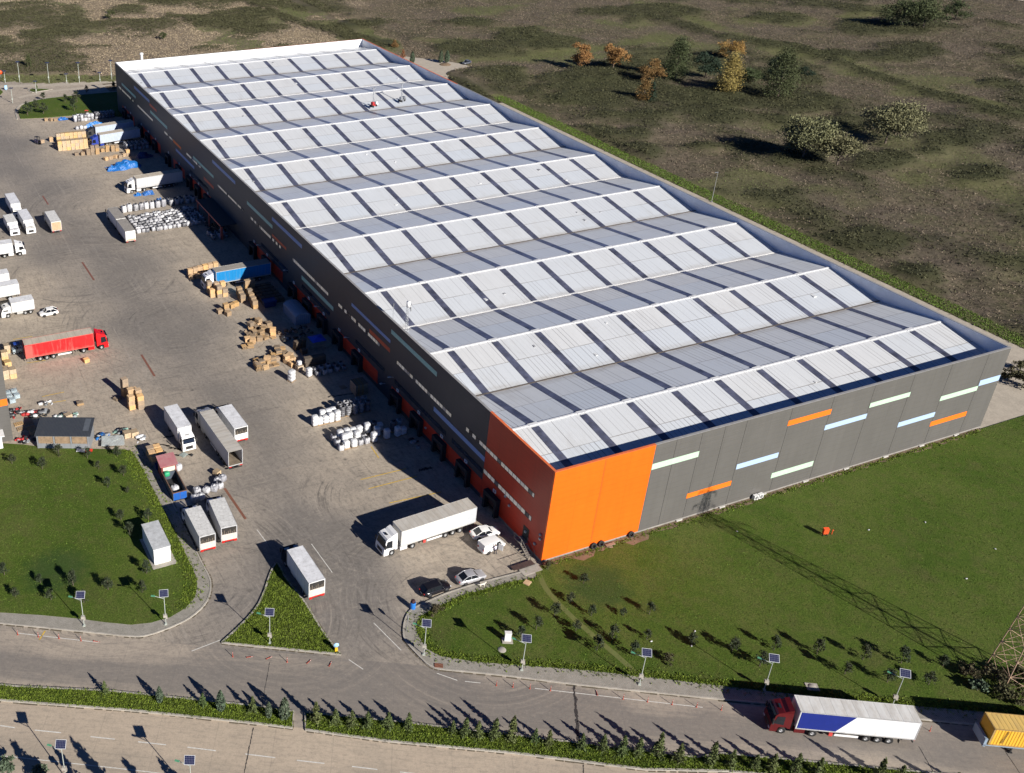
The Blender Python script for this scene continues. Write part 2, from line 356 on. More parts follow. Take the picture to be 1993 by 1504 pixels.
# yard: wear follows the lanes that trucks use
xs = np.arange(-135, 4, 1.); ys = np.arange(-40, 300, 1.); X, Y = np.meshgrid(xs, ys, indexing='ij')
lane = sdist(X, Y, [(-45, -2), (-30, 15), (-27, 50), (-30, 90), (-36, 140), (-40, 190), (-44, 260)])
lane2 = sdist(X, Y, [(-60, 100), (-25, 92)]); lane3 = sdist(X, Y, [(-27, -6), (-29, 20), (-25, 60)])
wear = np.clip(1.05-lane/17, 0, 1)*.75+np.clip(1-lane2/14, 0, 1)*.35+np.clip(1-lane3/10, 0, 1)*.45
wear -= np.clip((X+14)/12, 0, 1)*.35*np.clip((Y-30)/20, 0, 1); wear -= np.clip(1-np.hypot(X+12, Y-3)/14, 0, 1)*.7
wear += np.clip((fbm(X, Y, 22, 4, 3)-.5)*1.6, -.5, .5)
o = link('yard', grid_mesh('yard', xs, ys, np.zeros_like(X), {'wear': np.clip(wear, 0, 1)}, M_yard)); tag(o, kind='structure')

# roads (one sheet with the junction, one for the far carriageway)
def sheet(name, poly, z, mat, wearfn=None, cell=1.5):
    if wearfn is None:
        m = MB(); m.poly(poly, z); o = m.build(name, mat)
    else:
        import bmesh
        px_ = [p[0] for p in poly]; py_ = [p[1] for p in poly]
        xs = np.arange(min(px_)-cell, max(px_)+cell, cell); ys = np.arange(min(py_)-cell, max(py_)+cell, cell); X, Y = np.meshgrid(xs, ys, indexing='ij')
        me = grid_mesh(name, xs, ys, np.full_like(X, z), {'wear': wearfn(X, Y)}, mat)
        bm = bmesh.new(); bm.from_mesh(me)
        # cut the grid to the polygon's half-planes (convex polygons only)
        n = len(poly); a = sum(poly[i][0]*poly[(i+1) % n][1]-poly[(i+1) % n][0]*poly[i][1] for i in range(n)); pl = poly if a > 0 else poly[::-1]
        for i in range(n):
            p, q = Vector((*pl[i][:2], 0)), Vector((*pl[(i+1) % n][:2], 0)); d = q-p; no = Vector((d.y, -d.x, 0)).normalized()
            bmesh.ops.bisect_plane(bm, geom=bm.verts[:]+bm.edges[:]+bm.faces[:], plane_co=p, plane_no=no, clear_outer=True)
        bm.to_mesh(me); bm.free(); o = link(name, me)
    return tag(o, kind='structure')
rd = Vector((.8746, -.4848, 0)); rn = Vector((.4848, .8746, 0))   # along the road / towards the yard
def RT(s, t): q = Vector((-24.9, -11.4, 0))+rd*s+rn*t; return (q.x, q.y)   # road coordinates from the right-hand kerb corner
def wear_main(X, Y):
    t = (X+24.9)*rn.x+(Y+11.4)*rn.y; s = (X+24.9)*rd.x+(Y+11.4)*rd.y
    w = np.exp(-((t+5.8)/2.2)**2)*.75+np.clip(1-np.hypot(s+10, (t+3)*1.3)/19, 0, 1)*.75
    j = sdist(X, Y, [(-56, 1), (-46, 3), (-40, 12)]); k = sdist(X, Y, [(-10, -24), (-24, -13), (-30, -1), (-31, 10)])
    w += np.clip(1-j/5, 0, 1)*.4+np.clip(1-k/6, 0, 1)*.45
    return np.clip(w+(fbm(X, Y, 9, 4, 5)-.5)*.9, 0, 1)
def wear_far(X, Y):
    t = (X+24.9)*rn.x+(Y+11.4)*rn.y
    return np.clip(np.exp(-((t+19.)/2.)**2)*.5+(fbm(X, Y, 9, 4, 8)-.4)*.9, 0, 1)
sheet('road', [RT(-110, .4), RT(-110, -30), RT(120, -30), RT(120, .4)], .004, M_road, wear_main)
sheet('road', [RT(-110, -11.2), RT(-110, -24), RT(120, -24), RT(120, -11.2)], .008, M_road2, wear_far)
# ------------------------------------------------------------------ lawns, kerbs, pavements
def smooth(poly, it=2):
    for _ in range(it):
        o = []; n = len(poly)
        for i in range(n):
            a, b = Vector(poly[i]), Vector(poly[(i+1) % n]); o += [tuple(a*.75+b*.25), tuple(a*.25+b*.75)]
        poly = o
    return poly
def line_strip(mb, path, w, z0, z1, mi=0):
    """a band of width w along a path, as a solid"""
    n = len(path); off = []
    for i in range(n):
        a = Vector(path[max(0, i-1)]); b = Vector(path[min(n-1, i+1)]); d = (b-a).normalized(); off.append(Vector((-d.y, d.x))*w/2)
    for i in range(n-1):
        a, b = Vector(path[i]), Vector(path[i+1])
        mb.prism([tuple(a+off[i]), tuple(b+off[i+1]), tuple(b-off[i+1]), tuple(a-off[i])], z0, z1, mi)
def chaikin(path, it=2):
    for _ in range(it):
        o = [path[0]]
        for a, b in zip(path[:-1], path[1:]):
            a, b = Vector(a), Vector(b); o += [tuple(a*.75+b*.25), tuple(a*.25+b*.75)]
        path = o+[path[-1]]
    return path
# left lawn
LL = pts((-60, 1186), (0, 1193), (77, 1198), (153, 1205), (204, 1212), (255, 1217), (294, 1213), (332, 1202), (362, 1184), (380, 1163), (384, 1140), (380.5, 1120), (371, 1099), (354, 1063), (338.6, 1030), (316, 988), (280, 917), (258, 880), (245, 876), (162, 874), (83, 871), (45, 866), (-60, 860))
LK = chaikin(pts((-60, 1207), (0, 1213), (89, 1222), (179, 1231), (255, 1239), (281, 1239), (324, 1225), (370, 1204), (398, 1179), (408.6, 1158), (411, 1135), (406, 1120), (394, 1099), (384, 1078), (364, 1036), (338, 985), (303, 912), (277, 872)))
RL = pts((1052, 1102), (1042, 1126), (1005, 1131.6), (948, 1147), (906, 1158), (864, 1176.6), (840, 1189), (818, 1200.5), (810, 1217), (811, 1230), (829, 1263), (857, 1278), (921, 1288.5), (1000, 1295), (1127, 1304), (1242, 1316.6), (1395, 1334.5), (1500, 1347), (1678, 1365), (1768, 1374), (1908, 1385.5), (2100, 1402))+[(70., -58.), (150., -58.), (150., -.2)]
RK = chaikin(pts((1042, 1107), (991, 1120), (948, 1131), (906, 1143), (864, 1157), (822, 1176), (801, 1186), (791, 1199), (785.6, 1217), (785, 1237), (789, 1249), (814, 1276), (839.6, 1301), (883, 1305), (1000, 1316.6), (1115, 1332), (1242, 1344.7), (1403, 1361), (1800, 1401), (2100, 1431)))
IS = chaikin(pts((431.6, 1251.5), (663, 1274.5)), 0)+chaikin(pts((663, 1274.5), (645, 1252), (627.7, 1230), (612, 1204), (589, 1166), (556, 1128), (541, 1096), (535, 1098), (524, 1122), (515, 1152), (500, 1184), (470, 1217), (431.6, 1251.5)), 1)
MED = [RT(-110, -9.1), RT(-52, -9.1)]+[tuple(P(*q)[:2]) for q in ((217, 1346), (500, 1375), (571.5, 1385.6), (569, 1417.5), (500, 1408.6), (255, 1383))]+[RT(-52, -11.4), RT(-110, -11.4)]
MED2 = [tuple(P(*q)[:2]) for q in ((594, 1388), (755, 1403.5), (1000, 1432), (1357, 1475))]+[RT(34, -9.2), RT(120, -9.2), RT(120, -11.6), RT(34, -11.6)]+[tuple(P(*q)[:2]) for q in ((1255, 1498), (1000, 1466), (755, 1443), (594.5, 1421))]
FL = pts((35, 217.6), (43, 206), (50.6, 200.8), (78, 193.6), (136, 186.3), (227, 178.5))+[(-.1, 246.), (-.1, 238.)]+pts((200, 224), (138, 225), (90, 229), (40, 231))
FI = pts((56, 177), (62.6, 179.9), (72, 179), (101, 174), (77, 172.6), (59, 173))
BL = [RT(-110, -24.2), RT(-40, -24.2), RT(-36, -32), RT(-110, -32)]
SM = pts((-30, 172), (0, 174), (6, 179), (0, 185), (-30, 190))
def slab(name, poly, z, mat):
    m = MB(); m.prism([tuple(p[:2]) for p in poly], -.05, z); return tag(m.build(name, mat), kind='structure')
PAVE_L = LK+[tuple(p) for p in LL[::-1]][-4:]   # pavement: everything between the kerb line and the lawn
slab('pavement', LK+pts((258, 880), (-60, 870)), .12, M_pav)
slab('pavement', RK+[(150., -60.), (150., -.3), (2.0, -.3)], .12, M_pav)
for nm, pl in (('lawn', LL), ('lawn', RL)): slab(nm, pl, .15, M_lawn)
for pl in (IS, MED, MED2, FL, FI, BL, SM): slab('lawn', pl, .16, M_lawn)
km = MB()
line_strip(km, LK, .22, -.05, .17); line_strip(km, RK, .22, -.05, .17)
for pl in (IS, MED, MED2): line_strip(km, list(pl)+[pl[0]], .24, -.05, .2)
line_strip(km, chaikin(pts((227, 178.5), (136, 186.3), (78, 193), (46, 201), (34, 208), (30, 218), (34, 232))), .5, -.05, .17)
line_strip(km, [RT(-110, -24.1), RT(-40, -24.1)], .25, -.05, .2); line_strip(km, FI+[FI[0]], .5, -.05, .18)
tag(km.build('kerb', M_kerb), kind='structure')
M_dirt = mat_conc('gutter_dirt', (.13, .105, .07), .7); dm = MB()
def off_path(path, d):
    o = []
    for i in range(len(path)):
        a, b = Vector(path[max(0, i-1)][:2]), Vector(path[min(len(path)-1, i+1)][:2]); t_ = (b-a).normalized(); o.append((path[i][0]-t_.y*d, path[i][1]+t_.x*d))
    return o
def dirt(path, d, w):
    q = off_path(path, d); rr = random.Random(3)
    for a, b in zip(q[:-1], q[1:]):
        a, b = Vector(a), Vector(b); n_ = max(1, int((b-a).length/1.1)); 
        for k in range(n_):
            if rr.random() < .78:
                ww = w*rr.uniform(.35, 1.3); u, v_ = a+(b-a)*k/n_, a+(b-a)*(k+rr.uniform(.6, 1.05))/n_; line_strip(dm, [tuple(u), tuple(v_)], ww, .005, .0165)
dirt(LK, -.22, .22); dirt(RK, -.22, .24); dirt(RK, .2, .2)
for pl in (MED, MED2, IS): dirt(list(pl)+[pl[0]], .2, .22); dirt(list(pl)+[pl[0]], -.2, .22)
tag(dm.build('gutter_dirt', M_dirt), kind='structure')
# bare soil at the foot of the front wall, trodden path over the lawn, cracks and oil on the concrete
m = MB(); rr = random.Random(4); up_ = [(x*1.0, -.02) for x in range(93)]; lo_ = [(x*1.0, -.5-rr.random()*(1.7 if x < 20 else .8)) for x in range(93)]
for i in range(92): m.quad((*lo_[i], .156), (*lo_[i+1], .156), (*up_[i+1], .156), (*up_[i], .156))
tag(m.build('soil', mat_conc('bare_soil', (.20, .14, .09), .7)), kind='structure')
m = MB(); line_strip(m, chaikin(pts((1046, 1112), (1062, 1150), (1110, 1200), (1170, 1252), (1215, 1290), (1244, 1318))), .8, .15, .157); tag(m.build('path', mat_conc('trodden_grass', (.125, .145, .036), .3)), kind='structure')
m = MB()
def crack(a, b, w, j):
    a, b = Vector(P(*a)[:2]), Vector(P(*b)[:2]); n_ = 26; pv = None
    for k in range(n_+1):
        q = a+(b-a)*k/n_; q += Vector((rr.uniform(-j, j), rr.uniform(-j, j)))
        if pv is not None: line_strip(m, [tuple(pv), tuple(q)], w*rr.uniform(.5, 1.5), .012, .0185)
        pv = q
crack((1117, 1330), (1126, 1440), .3, .1); crack((1135, 1488), (1136, 1512), .12, .03); crack((493, 1416), (474, 1510), .1, .03); crack((525, 1288), (510, 1372), .06, .03); crack((1788, 1452), (1822, 1512), .06, .02); crack((1955, 1460), (1990, 1512), .06, .02)
for a, b in (((300, 862), (330, 868)), ((305, 872), (322, 880)), ((330, 870), (352, 876)), ((318, 852), (345, 846)), ((322, 884), (350, 886)), ((352, 888), (372, 884)), ((640, 772), (700, 764))): crack(a, b, .28, .22)
crack((815, 915), (840, 910), .6, .1)
tag(m.build('stain', plain('tar_and_oil', (.045, .042, .04), .6, var=.3)), kind='structure')
m = MB(); line_strip(m, chaikin(pts((0, 168), (70, 166), (110, 165), (228, 159)), 1), 3.2, .004, .01); line_strip(m, chaikin(pts((35, 190), (60, 184), (100, 177), (228, 164)), 1), 2.2, .004, .01)
tag(m.build('pavement', M_drive), kind='structure')

# painted lines
M_line = plain('line_paint', (.62, .60, .55), .7, var=.3, scale=3.); M_yel = plain('yellow_line_paint', (.58, .38, .07), .75, var=.45, scale=2.)
def marks(name, segs, w, mat, z=.013):
    m = MB()
    for a, b in segs:
        a, b = Vector(P(*a)[:2]), Vector(P(*b)[:2]); line_strip(m, [tuple(a), tuple(b)], w, z-.002, z)
    return tag(m.build(name, mat), kind='structure')
Zs = lambda ox, oy, s, *l: [((ox+a/s, oy+b/s), (ox+c/s, oy+d/s)) for a, b, c, d in l]
marks('lane_markings', Zs(0, 1120, 3.916, (-300, 1108, -100, 1130), (0, 1143, 115, 1160), (265, 1178, 465, 1198), (690, 1228, 875, 1247), (1053, 1267, 1265, 1290), (1428, 1308, 1645, 1335), (1870, 1360, 2098, 1388), (2263, 1408, 2473, 1432), (2683, 1455, 2876, 1478), (3048, 1497, 3250, 1520)), .14, M_line)
marks('lane_markings', [((-30, 1467), (255, 1498)), ((255, 1498), (330, 1507)), ((1041, 1339.6), (1368, 1376.6)), ((850, 1310), (890, 1324)), ((905, 1326), (935, 1329)), ((35, 1232), (190, 1250))], .11, M_line)
marks('lane_markings', Zs(500, 1120, 3.916, (890, 360, 1100, 570), (700, 640, 810, 715))+[((373, 1267), (430, 1245))]+Zs(500, 740, 3.958, (0, 1150, 75, 1250), (420, 1260, 580, 1480)), .12, M_line)
marks('yellow_lines', Zs(500, 740, 3.958, (800, 765, 1150, 680), (860, 835, 1230, 740), (1020, 945, 1420, 860), (880, 510, 940, 600))+Zs(0, 640, 6.643, (345, 440, 590, 405), (545, 875, 830, 815), (620, 960, 850, 925), (170, 135, 420, 95))+Zs(0, 1120, 3.916, (300, 490, 345, 420)), .2, M_yel)
# concrete behind and beside the building
sheet('drive', [(92.46, -.2), (150, -.2), (150, 9), (127.3, 12), (127.3, 205), (92.46, 205)], .02, M_drive)
sheet('drive', [(92.46, 200)]+pts((959.6, 195), (918.8, 178), (890.7, 164), (876.7, 151), (874.6, 144), (888, 137), (905, 134), (917, 130), (899, 124), (850, 116), (806, 112), (770, 107))+[(92.46, 262)], .021, M_drive)
sheet('road', pts((1930, -6), (1993, 4.5), (2150, 26), (2150, 14), (1960, -16)), .6, M_drive)

# ------------------------------------------------------------------ open field beyond
xs = np.arange(-140, 600, 2.); ys = np.arange(-62, 760, 2.); X, Y = np.meshgrid(xs, ys, indexing='ij')
U, V = proj_np(X, Y)
ELL = [(1160, 262, 45, 22), (1235, 260, 28, 11), (1243, 300, 38, 13), (1250, 225, 160, 20), (1130, 150, 60, 16), (1300, 130, 130, 16), (1440, 190, 110, 26), (1200, 175, 110, 18), (1330, 190, 60, 18), (1400, 232, 85, 20), (1140, 190, 70, 18), (1080, 170, 60, 15), (1560, 200, 60, 18), (1860, 275, 58, 16), (1810, 300, 28, 8), (1910, 345, 50, 13), (1720, 318, 48, 13), (1010, 72, 34, 12), (1065, 92, 48, 8), (940, 100, 90, 9), (975, 158, 62, 18), (905, 96, 60, 10),
       (1640, 468, 60, 20), (1705, 480, 55, 18), (1775, 540, 40, 16), (1790, 575, 40, 10), (60, 42, 85, 14), (130, 46, 130, 12), (100, 66, 55, 9), (180, 92, 30, 5), (250, 22, 30, 8), (480, 52, 50, 20), (400, 40, 45, 10), (1750, 100, 60, 12), (1640, 110, 70, 8), (1480, 150, 60, 16), (1560, 150, 40, 14), (1740, 55, 90, 12), (690, 52, 60, 8), (1370, 290, 50, 8), (1460, 290, 60, 10), (1550, 300, 40, 14), (30, 100, 40, 6), (330, 4, 40, 6), (920, 45, 40, 8), (1960, 700, 25, 16), (1330, 460, 30, 8)]
veg = np.zeros_like(X); nz = fbm(X, Y, 16, 5, 1)
for cx, cy, rx, ry in ELL:
    d = np.sqrt(((U-cx)/rx)**2+((V-cy)/ry)**2)+(nz-.5)*2.6; veg = np.maximum(veg, np.clip((1.7-d)*1.1, 0, 1))
veg = np.maximum(veg, np.clip((fbm(X, Y, 30, 6, 2)-.51)*5, 0, .85))
for pl, wpx in (([(470, 0), (560, 40), (640, 66), (770, 95)], 7), ([(1250, 30), (1400, 76), (1560, 100), (1700, 150), (1820, 190), (1993, 240)], 8), ([(870, 150), (900, 168), (960, 200), (1050, 235), (1150, 285)], 9)):
    d = sdist(U, V+4, pl); veg = np.maximum(veg, np.clip(1.4-d/wpx+(nz-.5)*1.6, 0, 1)*.9)
grn = np.clip((fbm(X, Y, 26, 5, 6)-.5)*4, 0, .7)
for pl, wpx in (([(490, -20), (545, 10), (600, 40), (660, 62), (760, 88)], 20), ([(1230, 0), (1400, 55), (1500, 90), (1650, 120), (1800, 180), (1993, 226)], 13), ([(900, 118), (1060, 110), (1150, 95), (1300, 75), (1420, 110)], 12), ([(1660, 290), (1690, 305)], 10), ([(1560, 330), (1640, 340)], 8)):
    d = sdist(U, V, pl); grn = np.maximum(grn, np.clip((1.3-d/wpx)*.8+(nz-.5)*1.8, 0, .9))
verge = np.clip(1.25-np.abs(X-130.)/3.2, 0, 1)*(Y > 5)*(Y < 215); grn = np.maximum(grn, verge*1.2)
v2 = inpoly(U, V, [(-30, 146), (60, 145), (228, 147), (228, 160), (110, 163), (0, 161), (-30, 158)]); grn = np.maximum(grn, v2*1.1); veg = np.where(v2 | (verge > .3), 0, veg)
site = inpoly(X, Y, [(-150, -70), (127.4, -70), (127.4, 205), (131, 215)]+pts((959.6, 197), (918.8, 180), (888, 165), (873, 152), (872, 144), (888, 134), (918, 128), (899, 122), (850, 114), (806, 110), (770, 105))+[(92, 262), (40, 285)]+pts((228, 159), (75, 163), (0, 160))+[(-60, 305), (-150, 340)])
site |= (X > 92) & (X < 152) & (Y < 10)
pale = np.clip((900-U)/450+(fbm(X, Y, 40, 5, 15)-.5)*2.2, 0, 1)*.75*np.clip(1.2-grn, 0, 1)  # paler towards the left of view: backlight painted into the field colour
Z = .1+(fbm(X, Y, 60, 3, 9)-.5)*1.2+(fbm(X, Y, 5, 3, 4)-.5)*1.1+veg*(.5+1.5*fbm(X, Y, 6, 3, 12)); Z = np.where(site, -.3, np.maximum(Z, .03))
near = np.clip(verge*1.3, 0, 1); Z = np.where(site, Z, Z*(1-near)+.1*near); verge_ok = near
o = link('ground', grid_mesh('ground', xs, ys, Z, {'veg': veg, 'grn': grn, 'pale': pale}, M_field)); tag(o, kind='structure')
m = MB(); m.poly([(-3000, -3000), (4000, -3000), (4000, 4000), (-3000, 4000)], -.6); tag(m.build('terrain', M_field), kind='structure')
FIELD = dict(pale=pale, xs=xs, ys=ys, Z=Z, veg=veg, grn=grn, site=site, U=U, V=V)
# ------------------------------------------------------------------ the warehouse
def mat_clad(name, c, axis, rough=.5):
    """ribbed cladding: fine ribs along the wall, sheet joints, streaks"""
    n = NT(name); v = n.coord('Object'); x, y, z = n.sep(v)[:3]; u = x if axis == 'x' else y
    rib = n.math('PINGPONG', n.math('MULTIPLY', z, 1/.5), .5)
    f = n.noise(n.map(v, (.8, .8, .10)), 1.2, 5, .65); g = n.noise(v, .15, 4); h = n.noise(n.map(v, (.6, .6, 6)), 1., 3, .6)
    col = n.mix(n.ramp(f, [(.4, 0.), (.75, .28)]), c, mul(c, .62)); col = n.mix(n.ramp(g, [(.4, 0.), (.65, .22)]), col, mul(c, 1.28))
    col = n.mix(n.ramp(h, [(.45, 0.), (.7, .16)]), col, mul(c, .7))
    j = n.math('LESS_THAN', n.math('FRACT', n.math('MULTIPLY', u, 1/4.4)), .010); col = n.mix(n.math('MULTIPLY', j, .4), col, mul(c, .35))
    hl = n.math('LESS_THAN', n.math('FRACT', n.math('MULTIPLY', z, 1/1.02)), .07); col = n.mix(n.math('MULTIPLY', hl, n.ramp(n.noise(v, .25, 4), [(.35, .1), (.65, .34)])), col, mul(c, .5))
    pw = n.node('ShaderNodeTexWhiteNoise', noise_dimensions='1D'); n.L(n.math('FLOOR', n.math('MULTIPLY', u, 1/4.4)), pw.inputs['W']); col = n.mix(n.math('MULTIPLY', pw.outputs[0], .16), col, mul(c, .72))
    low = n.ramp(n.math('ADD', z, n.math('MULTIPLY', n.noise(v, .9, 5, .7), 1.6)), [(.55, .5), (1., 0.)]); col = n.mix(low, col, (.13, .115, .095))
    n.color(col); n.bump(rib, .5, .03); return n.fin(rough)
def mat_roof(name, c):
    n = NT(name); v = n.coord('Object'); x, y, z = n.sep(v)[:3]
    rib = n.math('PINGPONG', n.math('MULTIPLY', x, 1/.33), .5)
    cell = n.math('FLOOR', n.math('MULTIPLY', x, 1/.88)); wn = n.node('ShaderNodeTexWhiteNoise', noise_dimensions='2D')
    cb = n.node('ShaderNodeCombineXYZ'); n.L(cell, cb.inputs[0]); n.L(n.math('FLOOR', n.math('MULTIPLY_ADD', y, 1/6.16, 0)), cb.inputs[1]); n.L(cb.outputs[0], wn.inputs['Vector'])
    line = n.math('LESS_THAN', n.math('FRACT', n.math('MULTIPLY', x, 1/.88)), .15)
    front = n.ramp(n.math('MULTIPLY', y, 1/90.), [(.1, 1.), (.75, .35)])
    lm = n.math('MULTIPLY', n.math('MULTIPLY', line, n.math('POWER', wn.outputs[0], 1.5)), front)
    f = n.noise(n.map(v, (1., .12, 1)), .9, 6, .7); g = n.noise(v, .07, 5, .6); d = n.noise(n.map(v, (.25, 1.2, 1)), .8, 6, .75)
    col = n.mix(n.ramp(f, [(.38, 0.), (.75, .3)]), c, mul(c, .74)); col = n.mix(n.ramp(g, [(.4, .18), (.62, 0.)]), col, mul(c, .8))
    ph = n.math('FRACT', n.math('MULTIPLY_ADD', y, 1/12.32, 0.)); w2 = n.node('ShaderNodeTexWhiteNoise', noise_dimensions='2D'); c2 = n.node('ShaderNodeCombineXYZ')
    n.L(n.math('FLOOR', n.math('MULTIPLY', n.math('ADD', x, 3.9), 1/8.78)), c2.inputs[0]); n.L(n.math('FLOOR', n.math('MULTIPLY', y, 1/6.16)), c2.inputs[1]); n.L(c2.outputs[0], w2.inputs['Vector'])
    col = n.mix(n.math('MULTIPLY_ADD', w2.outputs[0], .45, n.math('MULTIPLY', n.math('LESS_THAN', ph, .5), .25)), col, (.50, .545, .60))   # sheets of two batches, aged unevenly
    bl = n.noise(n.map(v, (.5, .08, 1)), .6, 6, .75); col = n.mix(n.ramp(bl, [(.55, 0.), (.78, .4)]), col, (.36, .34, .31))
    lap = n.math('LESS_THAN', n.math('ABSOLUTE', n.math('SUBTRACT', n.math('FRACT', n.math('MULTIPLY_ADD', y, 1/12.32, 0.)), .5)), .006)
    col = n.mix(n.math('MULTIPLY', lap, n.ramp(d, [(.3, .15), (.6, .85)])), col, (.22, .20, .18))
    col = n.mix(n.math('MULTIPLY', lm, .9), col, (.20, .195, .20))
    vy = n.math('ABSOLUTE', n.math('SUBTRACT', n.math('FRACT', n.math('MULTIPLY_ADD', y, 1/24.64, .5)), .5))   # 0 at the valleys
    grime = n.math('MULTIPLY', n.ramp(vy, [(0., 1.), (.07, 0.)]), n.ramp(d, [(.35, 0.), (.6, .75)]))
    col = n.mix(grime, col, (.30, .26, .21))
    n.color(col); n.bump(rib, .55, .05); return n.fin(.38, spec=.5)
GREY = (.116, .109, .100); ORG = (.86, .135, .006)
M_gx, M_gy = mat_clad('grey_cladding_front', GREY, 'x'), mat_clad('grey_cladding_shade_tinted', (.043, .047, .056), 'y')  # side grey made darker and bluer: the wall's shade is painted into its colour
M_ox, M_oy = mat_clad('orange_cladding_front', ORG, 'x', .45), mat_clad('orange_cladding_shade_tinted', (.58, .042, .014), 'y', .45)  # side orange redder and darker than the front: shade painted into the colour
M_roof = mat_roof('white_roof_sheet', (.60, .60, .595)); M_sky = plain('rooflight_plastic', (.085, .092, .140), .3, var=.65, scale=.45, dirt=.35)
M_cap = plain('ridge_cap_sheet', (.66, .66, .66), .5, var=.15, scale=.5, dirt=.3); M_white = plain('white_trim', (.72, .71, .69), .5, var=.1); M_par = plain('parapet_lining', (.78, .79, .80), .5, var=.12, scale=.4)
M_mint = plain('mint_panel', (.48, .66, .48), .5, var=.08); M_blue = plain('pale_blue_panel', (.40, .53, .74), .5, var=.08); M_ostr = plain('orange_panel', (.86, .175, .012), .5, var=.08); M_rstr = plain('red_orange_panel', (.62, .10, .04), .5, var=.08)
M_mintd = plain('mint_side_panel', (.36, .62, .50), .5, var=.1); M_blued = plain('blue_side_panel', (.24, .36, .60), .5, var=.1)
M_dark = plain('black_rubber', (.012, .012, .013), .7, var=.3); M_gut = plain('gutter_grime', (.12, .10, .085), .8, var=.4, scale=2.); M_plinth = mat_conc('plinth_concrete', (.30, .28, .25), .6)
M_glassd = plain('dark_window_glass', (.03, .04, .055), .12, var=.4, scale=.7)
def mat_pane():
    n = NT('blind_backed_glass'); v = n.coord('Object'); x, y, z = n.sep(v)[:3]; wn = n.node('ShaderNodeTexWhiteNoise', noise_dimensions='1D')
    n.L(n.math('FLOOR', n.math('MULTIPLY', y, 1/1.02)), wn.inputs['W'])
    col = n.ramp(wn.outputs[0], [(0., (.05, .05, .055)), (.1, (.08, .08, .085)), (.16, (.62, .55, .42)), (.6, (.72, .66, .55)), (1., (.50, .46, .40))])
    fr = n.math('LESS_THAN', n.math('FRACT', n.math('MULTIPLY', y, 1/1.02)), .09); col = n.mix(fr, col, (.03, .03, .03))
    n.color(col); glow = n.math('MULTIPLY', n.math('GREATER_THAN', wn.outputs[0], .22), n.math('SUBTRACT', 1., fr)); n.L(col, n.b.inputs['Emission Color']); n.L(n.math('MULTIPLY', glow, .14), n.b.inputs['Emission Strength']); return n.fin(.25)  # pale panes also emit their own colour faintly
M_pane = mat_pane()

wh = thing('warehouse', 'long grey warehouse with white saw ridge roof and bright orange front corner', 'warehouse')
# walls (solid leaves 0.3 m thick)
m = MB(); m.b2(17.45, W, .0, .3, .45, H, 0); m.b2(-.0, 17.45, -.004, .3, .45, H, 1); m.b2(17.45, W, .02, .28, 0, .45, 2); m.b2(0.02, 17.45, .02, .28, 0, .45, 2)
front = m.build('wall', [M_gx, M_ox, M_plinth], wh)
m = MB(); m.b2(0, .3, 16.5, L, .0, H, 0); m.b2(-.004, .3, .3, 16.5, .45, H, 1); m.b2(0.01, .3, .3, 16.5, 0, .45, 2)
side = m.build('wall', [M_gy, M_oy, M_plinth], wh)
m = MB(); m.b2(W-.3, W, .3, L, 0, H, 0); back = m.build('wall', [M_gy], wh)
m = MB(); m.b2(.3, W-.3, L-.3, L, 0, H-.003, 0); m.build('wall', [M_gx], wh)
# parapet lining and coping
m = MB(); m.b2(.3, W-.3, L-.34, L-.302, 12.5, H-.01); m.b2(W-.34, W-.302, .34, L-.34, 12.5, H-.01); m.b2(.3, W-.3, .302, .34, 12.5, H-.01); m.b2(.302, .34, .34, L-.34, 12.5, H-.01)
m.build('parapet', [M_par], wh)
m = MB(); c = plain('coping_metal', (.30, .29, .28), .45); c2 = plain('orange_coping', (.70, .16, .05), .45); 
m.b2(17.45, W+.05, -.05, .36, H, H+.06, 0); m.b2(-.05, 17.45, -.052, .36, H, H+.06, 1); m.b2(-.05, .36, .36, 16.5, H, H+.06, 1); m.b2(-.05, .36, 16.5, L+.05, H, H+.06, 0); m.b2(W-.36, W+.05, .36, L, H, H+.06, 0); m.b2(W-.36, W+.052, 180, L, H+.06, H+.075, 1)
m.b2(.36, W-.36, L-.36, L+.05, H, H+.058, 0); m.b2(46, W-.36, L-.1, L+.055, H+.058, H+.072, 1); m.build('coping', [c, c2], wh)
